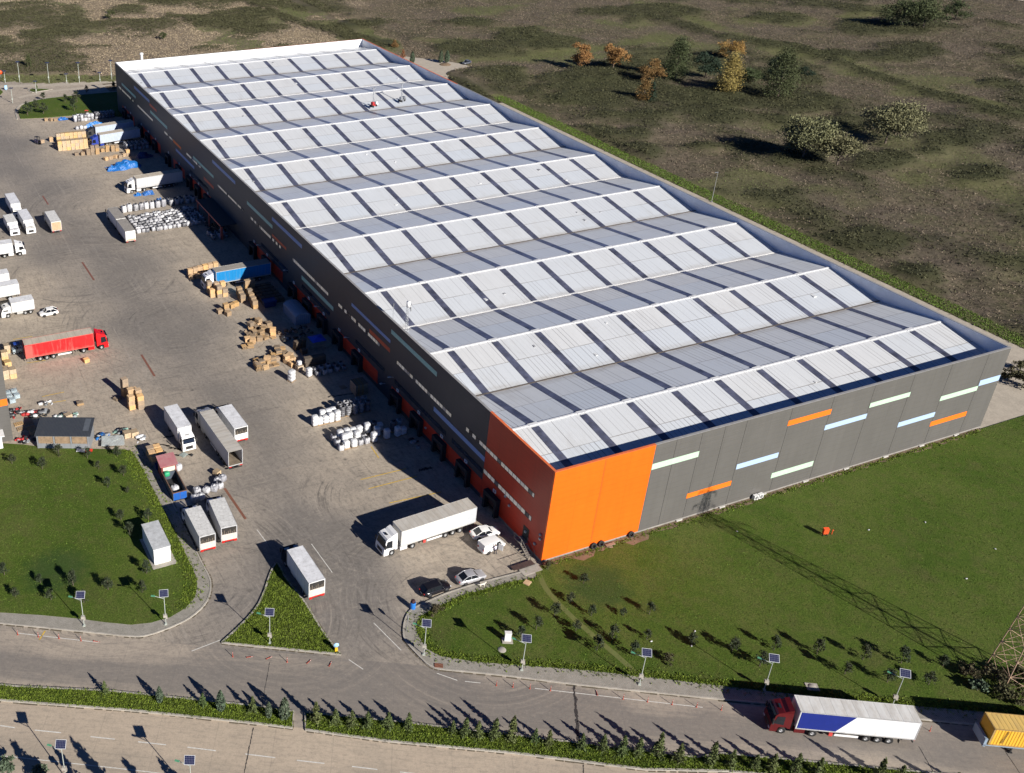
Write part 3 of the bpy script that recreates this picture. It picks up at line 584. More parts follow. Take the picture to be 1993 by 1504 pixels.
# roof: ten bays, each a sunny and a shaded slope
zr, zv = 15.42, 13.62; Y0 = .36; bay = (L-.36)/10
sky_n = 0; skyrest = MB()
strip_x = [4.9+8.78*k for k in range(10)]
for k in range(10):
    yv, yr, yn = k*bay+.2, k*bay+12.32, (k+1)*bay+.2
    if k == 0: yv = .34
    if k == 9: yn = L-.34
    for nm, ya, yb, za, zb in (('roof_slope', yv, yr, zv, zr), ('roof_slope', yr, yn, zr, zv)):
        m = MB(); t = .12
        m.add([(.34, ya, za), (W-.34, ya, za), (W-.34, yb, zb), (.34, yb, zb), (.34, ya, za-t), (W-.34, ya, za-t), (W-.34, yb, zb-t), (.34, yb, zb-t)], [(0, 1, 2, 3), (7, 6, 5, 4), (0, 4, 5, 1), (3, 2, 6, 7), (0, 3, 7, 4), (1, 5, 6, 2)])
        s = m.build(nm, M_roof, wh)
        for x in strip_x:
            mm = skyrest if sky_n >= 100 else MB(); q = .03; a = .035
            def pt(xx, tt): return (xx, ya+(yb-ya)*tt, za+(zb-za)*tt)
            lo, hi = (.0, .955) if za < zb else (.045, 1.)
            A, B, C_, D = pt(x-.68, lo), pt(x+.68, lo), pt(x+.68, hi), pt(x-.68, hi); up = lambda p, h: (p[0], p[1], p[2]+h)
            mm.add([up(A, .03), up(B, .03), up(C_, .03), up(D, .03), up(A, -.05), up(B, -.05), up(C_, -.05), up(D, -.05)], [(0, 1, 2, 3), (0, 4, 5, 1), (1, 5, 6, 2), (2, 6, 7, 3), (3, 7, 4, 0)])
            if sky_n < 100: mm.build('rooflight', M_sky, s)
            sky_n += 1
    m = MB(); m.box((W/2, yr, zr+.06), (W-.7, .36, .12))
    for x in strip_x: m.box((x, yr, zr+.1), (1.7, .6, .1))
    m.build('ridge_cap', M_cap, wh)
    if k < 9:
        m = MB(); alt = k in (1, 3, 5, 7)
        m.box((W/2, yn, zv+.03), (W-.7, .42 if alt else .3, .1), 0); m.build('gutter', M_white if alt else M_gut, wh)
tag(skyrest.build('rooflights', M_sky, wh), kind='stuff')
m = MB(); rr = random.Random(9)
for k in range(26):
    x, kk = rr.uniform(3, W-3), rr.randrange(10); u = rr.uniform(.2, .9); yv = kk*bay+.36+u*11.9; z = zv+(zr-zv)*u; s = rr.uniform(.25, .7)
    m.box((x, yv, z+.06), (s, s*rr.uniform(.6, 2.2), .1), rr.randrange(2), rr.uniform(-.1, .1))
m.build('roof_patch', [plain('patch_grey', (.32, .32, .33), .6, var=.3), plain('patch_white', (.66, .66, .65), .5)], wh)
# coloured panels on the front
def fpan(x0, x1, z0, z1, mt):
    m = MB(); m.b2(x0, x1, -.03, .0-.004, z0, z1); m.build('colour_panel', mt, wh)
for a in ((17.5, 26.2, 11.9, 12.95, M_mint), (25.8, 34.55, 4.18, 5.1, M_ostr), (36.9, 43.25, 7.15, 8.1, M_blue), (34.8, 36.9, 7.15, 8.1, M_blue), (43.05, 51.9, 3.1, 4.1, M_mint), (43.45, 52.4, 12.97, 13.97, M_ostr), (52.1, 61.15, 9.98, 10.92, M_blue), (61.13, 70.13, 12., 12.88, M_mint), (69.8, 78.4, 6.0, 6.95, M_blue), (78.2, 87., 4., 4.97, M_ostr), (78.4, 87.35, 9.08, 10.01, M_mint), (87.4, 92.4, 9.95, 11.05, M_blue)): fpan(*a)
m = MB()
for x in (21.3, 26.05, 30.4, 34.6, 43.6, 52.2, 61., 69.8, 78.4, 87.1): m.b2(x-.03, x+.03, -.012, -.0045, .45, H-.05)
m.b2(8.6, 8.64, -.016, -.0045, .45, H-.05); m.build('cladding_seam', plain('dark_seam', (.035, .032, .03), .6), wh)  # thin dark strips marking the sheet joints
# feet of the frame at the base of the front
m = MB()
for x in (25, 33.5, 42, 51, 60, 69, 77.5, 86): m.box((x+.3, -.12, .2), (1.1, .24, .34))
m.build('plinth_pad', plain('pad_concrete', (.52, .5, .46), .8), wh)
# coloured panels along the side
def span(y0, y1, z0, z1, mt):
    m = MB(); m.b2(-.03, -.005, y0, y1, z0, z1); m.build('colour_panel', mt, wh)
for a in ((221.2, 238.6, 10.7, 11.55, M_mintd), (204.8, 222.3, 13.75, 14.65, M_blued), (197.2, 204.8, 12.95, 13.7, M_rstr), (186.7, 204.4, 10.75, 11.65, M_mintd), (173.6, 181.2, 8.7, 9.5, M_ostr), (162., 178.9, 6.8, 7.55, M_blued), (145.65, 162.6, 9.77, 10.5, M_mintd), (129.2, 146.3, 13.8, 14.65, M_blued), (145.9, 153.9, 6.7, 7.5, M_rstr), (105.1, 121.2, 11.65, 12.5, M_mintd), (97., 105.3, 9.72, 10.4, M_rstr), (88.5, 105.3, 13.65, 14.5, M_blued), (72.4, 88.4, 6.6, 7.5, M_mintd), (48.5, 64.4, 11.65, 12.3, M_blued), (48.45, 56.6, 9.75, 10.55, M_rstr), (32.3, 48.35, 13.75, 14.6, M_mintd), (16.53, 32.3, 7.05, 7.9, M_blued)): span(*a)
# window bands
def band(y0, y1, z0, z1, mt):
    m = MB(); m.b2(-.02, -.006, y0-.08, y1+.08, z0-.08, z1+.08); w = m.build('window_band', M_dark, wh)
    m = MB(); m.b2(-.034, -.021, y0, y1, z0, z1); m.build('pane', mt, w)
for a in ((223.8, 243.7, 8.75, 9.35, M_pane), (201.8, 219.2, 8.75, 9.35, M_pane), (181.2, 189.9, 8.8, 9.4, M_pane), (156.4, 168.6, 8.95, 9.5, M_pane), (123.5, 142.6, 8.8, 9.3, M_pane), (100.25, 118.8, 8.8, 9.42, M_pane), (75., 93.4, 8.85, 9.5, M_pane), (52.4, 70.1, 8.9, 9.55, M_pane), (26.9, 45.6, 9.0, 9.62, M_pane), (3.7, 22.3, 9.35, 10.0, M_pane), (3.6, 16.45, 5.15, 5.85, M_pane), (74, 88.3, 4.7, 5.5, M_glassd), (50, 62., 4.7, 5.5, M_glassd), (28, 46., 4.7, 5.5, M_glassd), (16.7, 26, 4.7, 5.5, M_glassd), (96, 112, 4.7, 5.5, M_glassd), (150, 166, 4.7, 5.5, M_glassd)): band(*a)
# red door zone between the docks
for y0, y1 in ((16.52, 25.5), (25.5, 47), (52.5, 70.3), (75.5, 93.), (99., 117.), (148.6, 166), (171, 182), (195, 216), (225, 240)):
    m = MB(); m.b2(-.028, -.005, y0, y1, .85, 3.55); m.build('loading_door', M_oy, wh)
# docks
M_dock = plain('dock_shelter_fabric', (.016, .017, .02), .8, var=.3); M_dd = plain('dock_door_panel', (.07, .035, .03), .5, var=.3); M_sign = plain('number_plate', (.75, .75, .72), .5)
DY = [13., 21.4, 29.1, 36.9, 44.7, 60.4, 69.3, 76.8, 84.4, 92.5, 108.3, 116.6, 150.8, 158.5, 165.8, 176, 186.5, 200, 208, 216, 229, 236]
for i, y in enumerate(DY):
    m = MB(); w_, h = 1.75, 3.35; dp = .85
    m.b2(-dp, -.03, y-w_, y-w_+.5, .05, h); m.b2(-dp, -.03, y+w_-.5, y+w_, .05, h); m.b2(-dp, -.03, y-w_+.5, y+w_-.5, h-.75, h)
    s = m.build('dock_shelter', M_dock, wh)
    m = MB(); m.b2(-.1, -.029, y-w_+.5, y+w_-.5, .9, h-.75); m.build('dock_door', M_dd, s)
    m = MB(); m.b2(-.3, -.03, y-w_+.55, y+w_-.55, .5, .85); m.b2(-.45, -.03, y-1.2, y-.95, .3, .8); m.b2(-.45, -.03, y+.95, y+1.2, .3, .8); m.build('dock_bumper', M_dark, s)
    m = MB()
    for ya, yb, za, zb in ((-.42, .3, 3.68, 3.78), (-.42, .3, 4.12, 4.22), (-.42, -.3, 3.78, 4.12), (.18, .3, 3.78, 4.12)): m.b2(-.16, -.03, y+ya, y+yb, za, zb)
    m.build('dock_lamp', M_sign, wh)
# lamps, air conditioning boxes on the walls
m = MB()
for y, z in ((46.6, 5.6), (49.5, 2.6), (64.9, 4.4), (79.2, 4.4), (96, 5.3), (112.4, 4.6), (160, 4.6)):
    m.tube((0, y, z), (-.9, y-.2, z+.35), .05); m.box((-1.0, y-.2, z+.36), (.5, .3, .14))
m.build('wall_lamp', plain('lamp_grey', (.5, .52, .52), .4), wh)
m = MB()
for y, z in ((4.3, 2.6), (1.9, 2.2), (.9, 3.9), (1.0, 4.6), (10.1, 5.0), (8.9, 4.1), (34.2, 2.4)): m.box((-.12, y, z), (.24, .36, .3))
m.build('electrical_box', plain('box_grey', (.42, .45, .42), .5), wh)
# steel door on a landing near the corner, with stair
m = MB(); m.b2(-.06, -.005, 3.6, 5.0, 1.2, 3.4); m.build('door', plain('dark_green_door', (.015, .02, .02), .5), wh)
m = MB(); m.b2(-1.3, -.01, 3.5, 5.2, 1.08, 1.2)
for k in range(6): m.b2(-1.25, -.25, 3.5-.32*(k+1), 3.5-.32*k, 1.05-.18*(k+1), 1.1-.18*(k+1))
for x in (-1.28, -.22): m.tube((x, 3.5, 2.15), (x, 1.4, 1.0), .03); m.tube((x, 3.5, 1.1), (x, 3.5, 2.15), .03); m.tube((x, 1.4, 0), (x, 1.4, 1.0), .03); m.tube((x, 3.5, 1.1), (x, 1.45, .02), .05)
m.tube((-1.28, 5.2, 1.1), (-1.28, 5.2, 2.15), .03); m.tube((-1.28, 3.5, 2.15), (-1.28, 5.2, 2.15), .03); m.build('stair', plain('stair_steel', (.26, .23, .2), .6, var=.4), wh)
# flat canopy over the side entrance
m = MB(); m.b2(-4.2, -.01, 128.9, 147.8, 3.5, 3.75, 0)
for y in (129.2, 138.3, 147.4): m.box((-4.0, y, 1.75), (.3, .3, 3.5), 1); m.box((-4.205, y, 3.6), (.05, .5, .34), 2)
m.b2(-4.24, -4.2, 128.9, 147.8, 3.42, 3.8, 1); m.b2(-4.2, -3.6, 128.9, 129.2, 0.02, 3.42, 1); m.build('canopy', [plain('canopy_dark', (.03, .04, .045), .5), plain('canopy_red', (.42, .10, .07), .5), M_white], wh)
# white vent stack behind the far parapet
t = thing('vent_pipe', 'slim white vent pipe rising behind the far white parapet', 'pipe', (9.5, L+.5, 0)); m = MB(); m.tube((0, 0, 0), (0, 0, 18.2), .45, n=12); m.build('stack', M_white, t); m = MB(); m.lathe([(.62, 18.0), (.65, 18.4), (.3, 18.7)], (0, 0, 0)); m.build('cap', M_white, t)
# air conditioners on the ground by the front wall
for i, (x, lab) in enumerate(((40.2, 'small white air conditioning box at the grey front wall base, left of the pair'), (41.2, 'small white air conditioning box at the grey front wall base, right of the pair'))):
    t = thing('air_conditioner', lab, 'air conditioner', (x, -.5, 0), 0, 'air conditioners at the front wall'); m = MB(); m.box((0, 0, .55), (.85, .5, .9)); m.box((0, 0, .05), (.9, .55, .1)); m.build('casing', M_white, t)
    m = MB(); m.lathe([(.0, -.262), (.3, -.262), (.33, -.25)], (0, 0, .58), 'Y', 14); m.build('fan_grille', plain('grille_grey', (.2, .2, .2), .5), t)
# hoists and mast standing on the roof
M_steel = plain('galvanised_steel', (.45, .46, .47), .4, .6, var=.2); M_redp = plain('red_machine_paint', (.45, .03, .03), .5)
def hoist(px, py, mt, lab):
    q = P(px, py, 14.7); t = thing('roof_hoist', lab, 'hoist', (q.x, q.y, 14.62), R(20), 'hoists on the roof')
    m = MB(); m.box((0, 0, .35), (1.6, 1.0, .25)); m.box((-.4, 0, .9), (.8, .8, .9)); m.build('base', mt, t)
    m = MB(); m.tube((.0, .1, .4), (.15, .4, 5.2), .14); m.box((.3, .4, 5.2), (1.3, .3, .25)); m.tube((.0, .1, 2.5), (1.1, 0, .5), .06); m.build('mast', M_steel, t)
    for sx in (-.7, .7):
        m = MB(); m.lathe([(.0, -.62), (.3, -.62), (.3, .62), (.0, .62)], (sx, 0, .2), 'Y', 12); m.build('wheel', M_dark, t)
    m = MB(); m.box((1.0, .1, .8), (.6, .9, .9)); m.box((1.1, -.5, .6), (.4, .3, .5)); m.build('counterweight', M_white if mt is M_redp else M_steel, t)
hoist(727, 206, M_redp, 'tall wheeled hoist with dark red base on the white roof'); hoist(782, 196, M_steel, 'tall wheeled hoist with pale steel base on the white roof')
q = (2.0, 46.6); t = thing('roof_mast', 'guyed lattice mast with white drum on the roof edge above the red stripe', 'mast', (q[0], q[1], 13.9))
m = MB(); 
for a in range(3):
    x, y = .25*math.cos(a*2.09), .25*math.sin(a*2.09); m.tube((x, y, 0), (x*.8, y*.8, 6.), .03)
for k in range(11): m.tube((.22, 0, k*.5+.2), (-.11, .19, k*.5+.5), .018); m.tube((-.11, .19, k*.5+.2), (-.11, -.19, k*.5+.5), .018)
m.build('lattice', M_steel, t); m = MB(); m.lathe([(0, 5.6), (.36, 5.6), (.36, 6.6), (0, 6.7)], (.1, 0, 0)); m.build('drum', M_white, t)
m = MB(); m.box((.6, .1, 5.6), (.25, .5, .9)); m.box((.5, -.3, 5.2), (.2, .2, .8)); m.build('antenna', M_steel, t)
m = MB(); m.tube((0, 0, 4.5), (-1.4, 1.5, .2), .015); m.tube((0, 0, 4.5), (-.6, -2.2, .6), .015); m.tube((-1.4, 1.5, .1), (-1., 6, .9), .04); m.build('guy_wire', M_steel, t)
t = thing('roof_pole', 'thin bare pole on the roof edge left of the lattice mast', 'pole', (1.6, 50.9, 14.1)); m = MB(); m.tube((0, 0, 0), (0, 0, 4.2), .05); m.box((0, 0, .05), (.6, .6, .1)); m.build('rod', M_steel, t)
t = thing('lamp_post', 'slim pale pole behind the right roof edge beside the green verge', 'lamp post', (127.0, 103, 0)); m = MB(); m.tube((0, 0, 0), (0, 0, 8.5), .09, .05); m.box((0, 0, .1), (.4, .4, .2)); m.build('pole', M_steel, t); m = MB(); m.box((-.5, 0, 8.5), (1.1, .2, .1)); m.build('lamp_head', M_steel, t)
# old tyres and boards leaning at the orange corner
M_tyre = plain('tyre_rubber', (.020, .019, .018), .85, var=.4, scale=4.)
for (px, py), lab in zip(((1151, 1064), (1167, 1061), (1225, 1043)), ('worn truck tyre leaning on the orange wall, leftmost of three', 'worn truck tyre leaning on the orange wall, middle of three', 'worn truck tyre leaning at the orange and grey wall joint')):
    q = P(px, py); m = MB(); m.lathe([(.27, -.13), (.45, -.15), (.53, -.1), (.53, .1), (.45, .15), (.27, .13), (.27, -.13)], (0, 0, .53), 'Y', 18); o = m.build('old_tyre', M_tyre, None, (q.x, -.42, 0)); o.rotation_euler = (R(-14), 0, 0); tag(o, lab, 'tyre', 'old tyres at the front wall')
m = MB(); m.box((0, 0, .3), (1.6, .5, .06)); m.box((.2, -.5, .08), (1.5, .9, .1), 0, .2); m.box((-.3, -.2, .16), (.9, .6, .08), 0, -.3); o = m.build('board_pile', plain('old_boards', (.30, .22, .16), .8, var=.4), None, (11.8, -.75, 0)); tag(o, 'low pile of weathered boards between tyres at the orange wall', 'boards')

# neighbouring warehouse on the left edge of the picture
bx, by = -66.1, 61.0
nb = thing('neighbour_warehouse', 'grey clad warehouse corner with orange stripe on the left picture edge', 'warehouse')
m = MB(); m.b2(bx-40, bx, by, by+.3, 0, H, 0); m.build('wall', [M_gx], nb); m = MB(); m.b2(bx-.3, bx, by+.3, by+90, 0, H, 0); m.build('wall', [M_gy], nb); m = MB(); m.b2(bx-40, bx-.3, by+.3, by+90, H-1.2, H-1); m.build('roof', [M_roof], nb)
m = MB(); m.b2(bx-9, bx-.05, by-.03, by-.004, 7.2, 8.5); m.build('colour_panel', M_ostr, nb)
m = MB(); m.b2(bx-6.5, bx-1.5, by-2.2, by-.01, 2.5, 2.65); m.b2(bx-5.9, bx-2.0, by-2.0, by-1.9, .0, 2.5); m.build('awning', M_white, nb)
# ------------------------------------------------------------------ lorries
M_glass = plain('vehicle_glass', (.012, .015, .02), .08, var=.2); M_chas = plain('chassis_black', (.022, .022, .024), .6, var=.3, dirt=.4)
M_rim = plain('wheel_rim', (.36, .36, .36), .45, .2, var=.3); M_lampw = plain('headlamp_glass', (.7, .72, .74), .15); M_lampr = plain('tail_lamp', (.5, .02, .015), .3)
M_alu = plain('aluminium_rail', (.55, .55, .54), .4, .3, var=.2, dirt=.3); M_wht = plain('white_vehicle_paint', (.78, .77, .75), .35, var=.06, dirt=.12)
M_open = plain('dark_cargo_space', (.03, .026, .022), .8, var=.4); M_floor = plain('trailer_floor', (.20, .16, .115), .8, var=.5, scale=1.); M_gint = plain('trailer_inside', (.30, .29, .28), .7, var=.3)
M_redt = plain('red_toolbox', (.55, .06, .05), .5); M_plate = plain('number_plate_white', (.7, .7, .66), .5)
def mat_side(name, c, period=.62, seam=.22, spray=.5):
    n = NT(name); v = n.coord('Object'); x, y, z = n.sep(v)[:3]; f = n.noise(n.map(v, (.7, .7, 2.2)), 1.1, 6, .7); g = n.noise(n.map(v, (2.5, 2.5, .25)), 1., 5, .7); o = n.node('ShaderNodeObjectInfo').outputs['Random']
    col = n.mix(n.ramp(f, [(.45, 0.), (.75, .25)]), c, mul(c, .7)); col = n.mix(n.ramp(g, [(.52, 0.), (.72, .3)]), col, (.34, .30, .25))
    s = n.math('LESS_THAN', n.math('FRACT', n.math('MULTIPLY', x, 1/period)), .09); col = n.mix(n.math('MULTIPLY', s, seam), col, mul(c, .35))
    m = n.ramp(n.math('ADD', z, n.math('MULTIPLY', n.noise(v, 1.3, 5, .7), 1.4)), [(1.75/3, spray), (2.5/3, 0.)]) if False else n.ramp(n.math('MULTIPLY', n.math('ADD', z, n.math('MULTIPLY', n.noise(v, 1.3, 5, .7), 1.6)), .25), [(.44, spray), (.62, 0.)]); col = n.mix(m, col, (.30, .26, .21))
    n.color(col); n.bump(f, .25, .06); return n.fin(.45)
def mat_tarp(name, c, axis='x', period=1.6, dirt=(.30, .24, .17), amt=.55):
    n = NT(name); v = n.coord('Object'); x, y, z = n.sep(v)[:3]; u = x if axis == 'x' else y
    f = n.noise(n.map(v, (1.6, .5, 1)), .8, 6, .7); g = n.noise(v, .35, 4)
    col = n.mix(n.ramp(f, [(.42, 0.), (.72, amt)]), c, dirt); col = n.mix(n.ramp(g, [(.4, .2), (.6, 0.)]), col, mul(c, .7))
    rib = n.math('ABSOLUTE', n.math('SUBTRACT', n.math('FRACT', n.math('MULTIPLY', u, 1/period)), .5)); col = n.mix(n.math('MULTIPLY', n.math('LESS_THAN', rib, .03), .5), col, mul(c, .45))
    n.color(col); n.bump(rib, .35, .08); return n.fin(.6)
M_tarp_g = mat_tarp('roof_tarp_grey', (.50, .47, .42), 'x', .9); M_tarp_w = mat_tarp('roof_tarp_white', (.66, .65, .62), 'x', 1.25); M_roof_b = mat_tarp('roof_tarp_beige', (.52, .46, .37), 'x', 1.4); M_roof_ok = plain('white_box_roof', (.70, .70, .71), .5, var=.2, scale=.8, dirt=.45); M_roof_gr = plain('grey_box_roof', (.31, .285, .25), .6, var=.25, dirt=.4); M_roof_st = plain('stained_box_roof', (.66, .65, .62), .6, var=.2, dirt=.55)
_wm = {}
def wheel(parent, x, y, r=.5, w=.32):
    k = (round(r, 2), round(w, 2))
    if k not in _wm:
        m = MB(); m.lathe([(r*.48, -w*.42), (r*.6, -w/2), (r*.93, -w/2), (r, -w*.36), (r, w*.36), (r*.93, w/2), (r*.6, w/2), (r*.48, w*.42)], (0, 0, 0), 'Y', 20)
        n = MB(); n.lathe([(.0, -w*.30), (r*.2, -w*.33), (r*.25, -w*.2), (r*.46, -w*.22), (r*.50, -w*.44), (r*.50, w*.44), (r*.46, w*.22), (r*.25, w*.2), (r*.2, w*.33), (0, w*.30)], (0, 0, 0), 'Y', 16)
        _wm[k] = (m.mesh('wheel', M_tyre), n.mesh('rim', M_rim))
    o = link('wheel', _wm[k][0], parent, (x, y, r)); link('rim', _wm[k][1], o)
def cab(t, mt, h=3.75, w=2.45, ln=2.3, deflect=True, hatch=True, x0=0.):
    """cab over engine; front at x0, pointing +x"""
    m = MB(); fr = h-.95
    m.profile([(x0-.02, .32), (x0, .55), (x0-.02, 1.25), (x0-.10, 1.65), (x0-.36, fr), (x0-.62, fr+.32), (x0-1.2, fr+.5), (x0-ln, fr+.55), (x0-ln, .95), (x0-1.98, .95), (x0-1.85, 1.12), (x0-1.05, 1.12), (x0-.92, .95), (x0-.85, .32)], -w/2, w/2, 0, .10)
    c = m.build('cab', mt, t)
    k = lambda z: 1-.10*max(0, ((z-.32)/(fr+.55-.32)-.45)/.55)
    m = MB()
    # windscreen, side windows, grille
    za, zb = 1.72, fr-.1; xa, xb = x0-.105, x0-.36+.02
    ya, yb = w/2*k(za)-.12, w/2*k(zb)-.12
    m.quad((xa+.012, -ya, za), (xa+.012, ya, za), (xb+.02, yb, zb), (xb+.02, -yb, zb)); m.build('windscreen', M_glass, c)
    for sgn in (-1, 1):
        m = MB(); e = .012
        q = [(x0-.32, 1.66), (x0-1.45, 1.5), (x0-1.45, fr-.12), (x0-.55, fr-.12)]
        v = [(a, sgn*(w/2*k(z)+e), z) for a, z in q]; m.add(v if sgn > 0 else v[::-1], [(0, 1, 2, 3)]); m.build('side_window', M_glass, c)
        m = MB(); m.box((x0-.12, sgn*(w/2+.16), 2.1), (.14, .22, .75)); m.box((x0-.2, sgn*(w/2+.02), 2.35), (.06, .3, .05)); m.build('mirror', M_chas, c)
        m = MB(); m.box((x0+.0, sgn*(w/2-.3), .72), (.06, .4, .2)); m.build('headlight', M_lampw, c)
    m = MB(); m.b2(x0-.03, x0+.018, -w/2+.55, w/2-.55, .62, 1.22); m.build('grille', M_chas, c)
    m = MB(); m.box((x0-.22, 0, fr+.1), (.3, w*.86, .06)); m.build('sun_visor', M_glass, c)
    if hatch: m = MB(); m.box((x0-1.02, 0, fr+.475), (.42, .66, .06), 0, 0, -.31); m.build('roof_hatch', M_glass, c)
    if deflect:
        m = MB(); hh = h-.02
        m.add([(x0-1.35, -w*.40, fr+.5), (x0-1.35, w*.40, fr+.5), (x0-ln, w*.44, hh), (x0-ln, -w*.44, hh), (x0-ln+.05, w*.44, fr+.5), (x0-ln+.05, -w*.44, fr+.5), (x0-1.75, -w*.43, hh-.16), (x0-1.75, w*.43, hh-.16)], [(0, 1, 7, 6), (6, 7, 2, 3), (0, 6, 3, 5), (1, 4, 2, 7), (2, 4, 5, 3)])
        m.build('air_deflector', mt, c)
    return c
def box_body(t, x0, x1, zb, zt, w, side, roof, name='cargo_box', frame=None, open_rear=None, front_panel=None, rear=None):
    """closed body between x0 (front) and x1 (rear)"""
    m = MB(); 
    if open_rear == 'full':
        m.b2(x1, x0, -w/2, -w/2+.06, zb, zt); m.b2(x1, x0, w/2-.06, w/2, zb, zt); m.b2(x0-.06, x0, -w/2+.06, w/2-.06, zb, zt)
    else: m.b2(x1, x0, -w/2, w/2, zb, zt)
    b = m.build(name, side, t)
    m = MB(); m.b2(x1+.0, x0-.0, -w/2, w/2, zt+.002, zt+.05); m.build('roof', roof, b)
    m = MB()
    for sgn in (-1, 1):
        y0, y1 = sorted((sgn*(w/2+.002), sgn*(w/2+.03))); m.b2(x1-.02, x0+.02, y0, y1, zt-.06, zt+.07); m.b2(x1-.02, x0+.02, y0, y1, zb-.08, zb+.06)
        m.b2(x0-.06, x0+.03, y0, y1, zb+.06, zt-.06); m.b2(x1-.03, x1+.06, y0, y1, zb+.06, zt-.06)
    m.b2(x0+.002, x0+.03, -w/2-.002, w/2+.002, zt-.06, zt+.06); m.b2(x1-.03, x1-.002, -w/2-.002, w/2+.002, zb-.09, zb+.08)
    m.build('frame', frame or M_alu, b)
    if open_rear == 'full':
        m = MB(); m.b2(x1, x0-.07, -w/2+.061, w/2-.061, zb, zb+.05); m.build('floor', M_floor, b)
    elif open_rear == 'top':
        m = MB(); m.b2(x1-.02, x1-.004, -w/2+.1, w/2-.1, zt-1.25, zt-.08); ro = m.build('rear_opening', M_open, b); m = MB(); [m.b2(x1-.03, x1-.021, -w/2+.12+k*.3, -w/2+.2+k*.3, zt-1.25, zt-.5-.2*(k % 3)) for k in range(8)]; m.build('load', M_floor, ro)
        m = MB(); m.b2(x1-.05, x1-.004, -w/2+.1, w/2-.1, zb+.05, zt-1.28); m.build('tail_board', rear or M_wht, b); m = MB(); m.b2(x1-.07, x1-.051, -w/2+.05, w/2-.05, zb-.12, zb+.12); m.build('rear_stripe', M_lampr, b)
    else:
        m = MB(); m.b2(x1-.04, x1-.004, -w/2+.08, -.01, zb+.08, zt-.08); m.b2(x1-.04, x1-.004, .01, w/2-.08, zb+.08, zt-.08)
        for y in (-.6, -.2, .2, .6): m.tube((x1-.06, y, zb+.1), (x1-.06, y, zt-.12), .025)
        m.build('rear_doors', rear or side, b)
    m = MB()
    for sgn in (-1, 1): m.box((x1-.03, sgn*(w/2-.3), zb-.22), (.06, .45, .16))
    m.build('tail_light', M_lampr, t)
    return b
def chassis(t, x0, x1, axles, w=2.45, z=.95, skirt=None, r=.5, dual=()):
    m = MB(); m.b2(x1, x0, -.5, -.3, z-.25, z); m.b2(x1, x0, .3, .5, z-.25, z)
    for a in axles: m.tube((a, -w/2+.2, r), (a, w/2-.2, r), .1)
    m.box((x1+.1, 0, .62), (.12, w*.92, .14)); m.build('chassis', M_chas, t)
    for a in axles:
        for sgn in (-1, 1): wheel(t, a, sgn*(w/2-.17), r)
    if skirt:
        for xa, xb in skirt:
            for sgn in (-1, 1):
                m = MB(); y0, y1 = sorted((sgn*(w/2-.06), sgn*(w/2-.02))); m.b2(xa, xb, y0, y1, .45, .78); m.build('side_guard', M_wht, t)
def semi(label, x, y, hdg, cabm, side, roof, h=4.0, length=16.4, name='articulated_lorry', opn=None, tool=False, axl=(-11.1, -12.4, -13.7), group='articulated lorries', rear=None, tank=None, frame=None):
    t = thing(name, label, 'lorry', (x, y, 0), R(hdg), group)
    cab(t, cabm, h=h-.15)
    chassis(t, -.9, -6.3, (-1.42, -5.0)); 
    m = MB(); m.box((-3.45, 0, .68), (1.2, 2.36, .58)); m.build('fuel_tank', tank or cabm, t)
    m = MB()
    for sgn in (-1, 1): m.box((-5.0, sgn*1.05, 1.08), (1.15, .36, .05))
    m.box((-2.55, 0, 1.4), (.3, 1.8, .9)); m.build('mudguard', M_chas, t)
    k = length-16.4; xr = -length
    b = box_body(t, -2.85, xr, 1.2, h, 2.5, side, roof, 'trailer_box', open_rear=opn, rear=rear, frame=frame)
    m = MB(); m.b2(xr, -3.4, -.5, -.32, .85, 1.12); m.b2(xr, -3.4, .32, .5, .85, 1.12); m.box((-8.2+.9, 0, .62), (.14, 2., 1.)); m.box((xr+.05, 0, .62), (.12, 2.3, .16))
    for a in axl: m.tube((a-k, -1., .5), (a-k, 1., .5), .1)
    m.build('trailer_chassis', M_chas, t)
    for a in axl:
        for sgn in (-1, 1): wheel(t, a-k, sgn*1.08)
    for sgn in (-1, 1):
        m = MB(); m.box((-8.8, sgn*1.2, .66), (2.7, .05, .32)); m.build('side_guard', M_wht, t)
        m = MB(); m.box((xr+1.6, sgn*1.08, .55), (.04, .34, .5)); m.build('mud_flap', M_chas, t)
    if tool: 
        for sy in (-1.14, 1.14): m = MB(); m.box((-7.0, sy, .72), (.42, .3, .5)); m.build('toolbox', M_redt, t)
    return t, b
def rigid(label, x, y, hdg, cabm, side, roof, boxlen=7.3, h=3.6, opn=None, name='box_lorry', cabh=None, group='box lorries', rear=None, cabx=2.1, axles=None):
    t = thing(name, label, 'lorry', (x, y, 0), R(hdg), group)
    cab(t, cabm, h=cabh or h-.35, ln=2.1, w=2.35, deflect=h > 3.5)
    x1 = -cabx-.12-boxlen
    chassis(t, -.8, x1+.2, axles or (-1.35, x1+2.2), 2.4)
    m = MB(); m.box((-3.9, 0, .7), (1.3, 2.2, .5)); m.build('fuel_tank', M_alu, t)
    b = box_body(t, -cabx-.12, x1, 1.1, h, 2.45, side, roof, open_rear=opn, rear=rear)
    return t, b
def curtain(b, x0, x1, zb, zt, w, mt, nm='curtain'):
    for sgn in (-1, 1):
        m = MB(); y0, y1 = sorted((sgn*(w/2+.002), sgn*(w/2+.02))); m.b2(x1, x0, y0, y1, zb, zt); m.build(nm, mt, b)

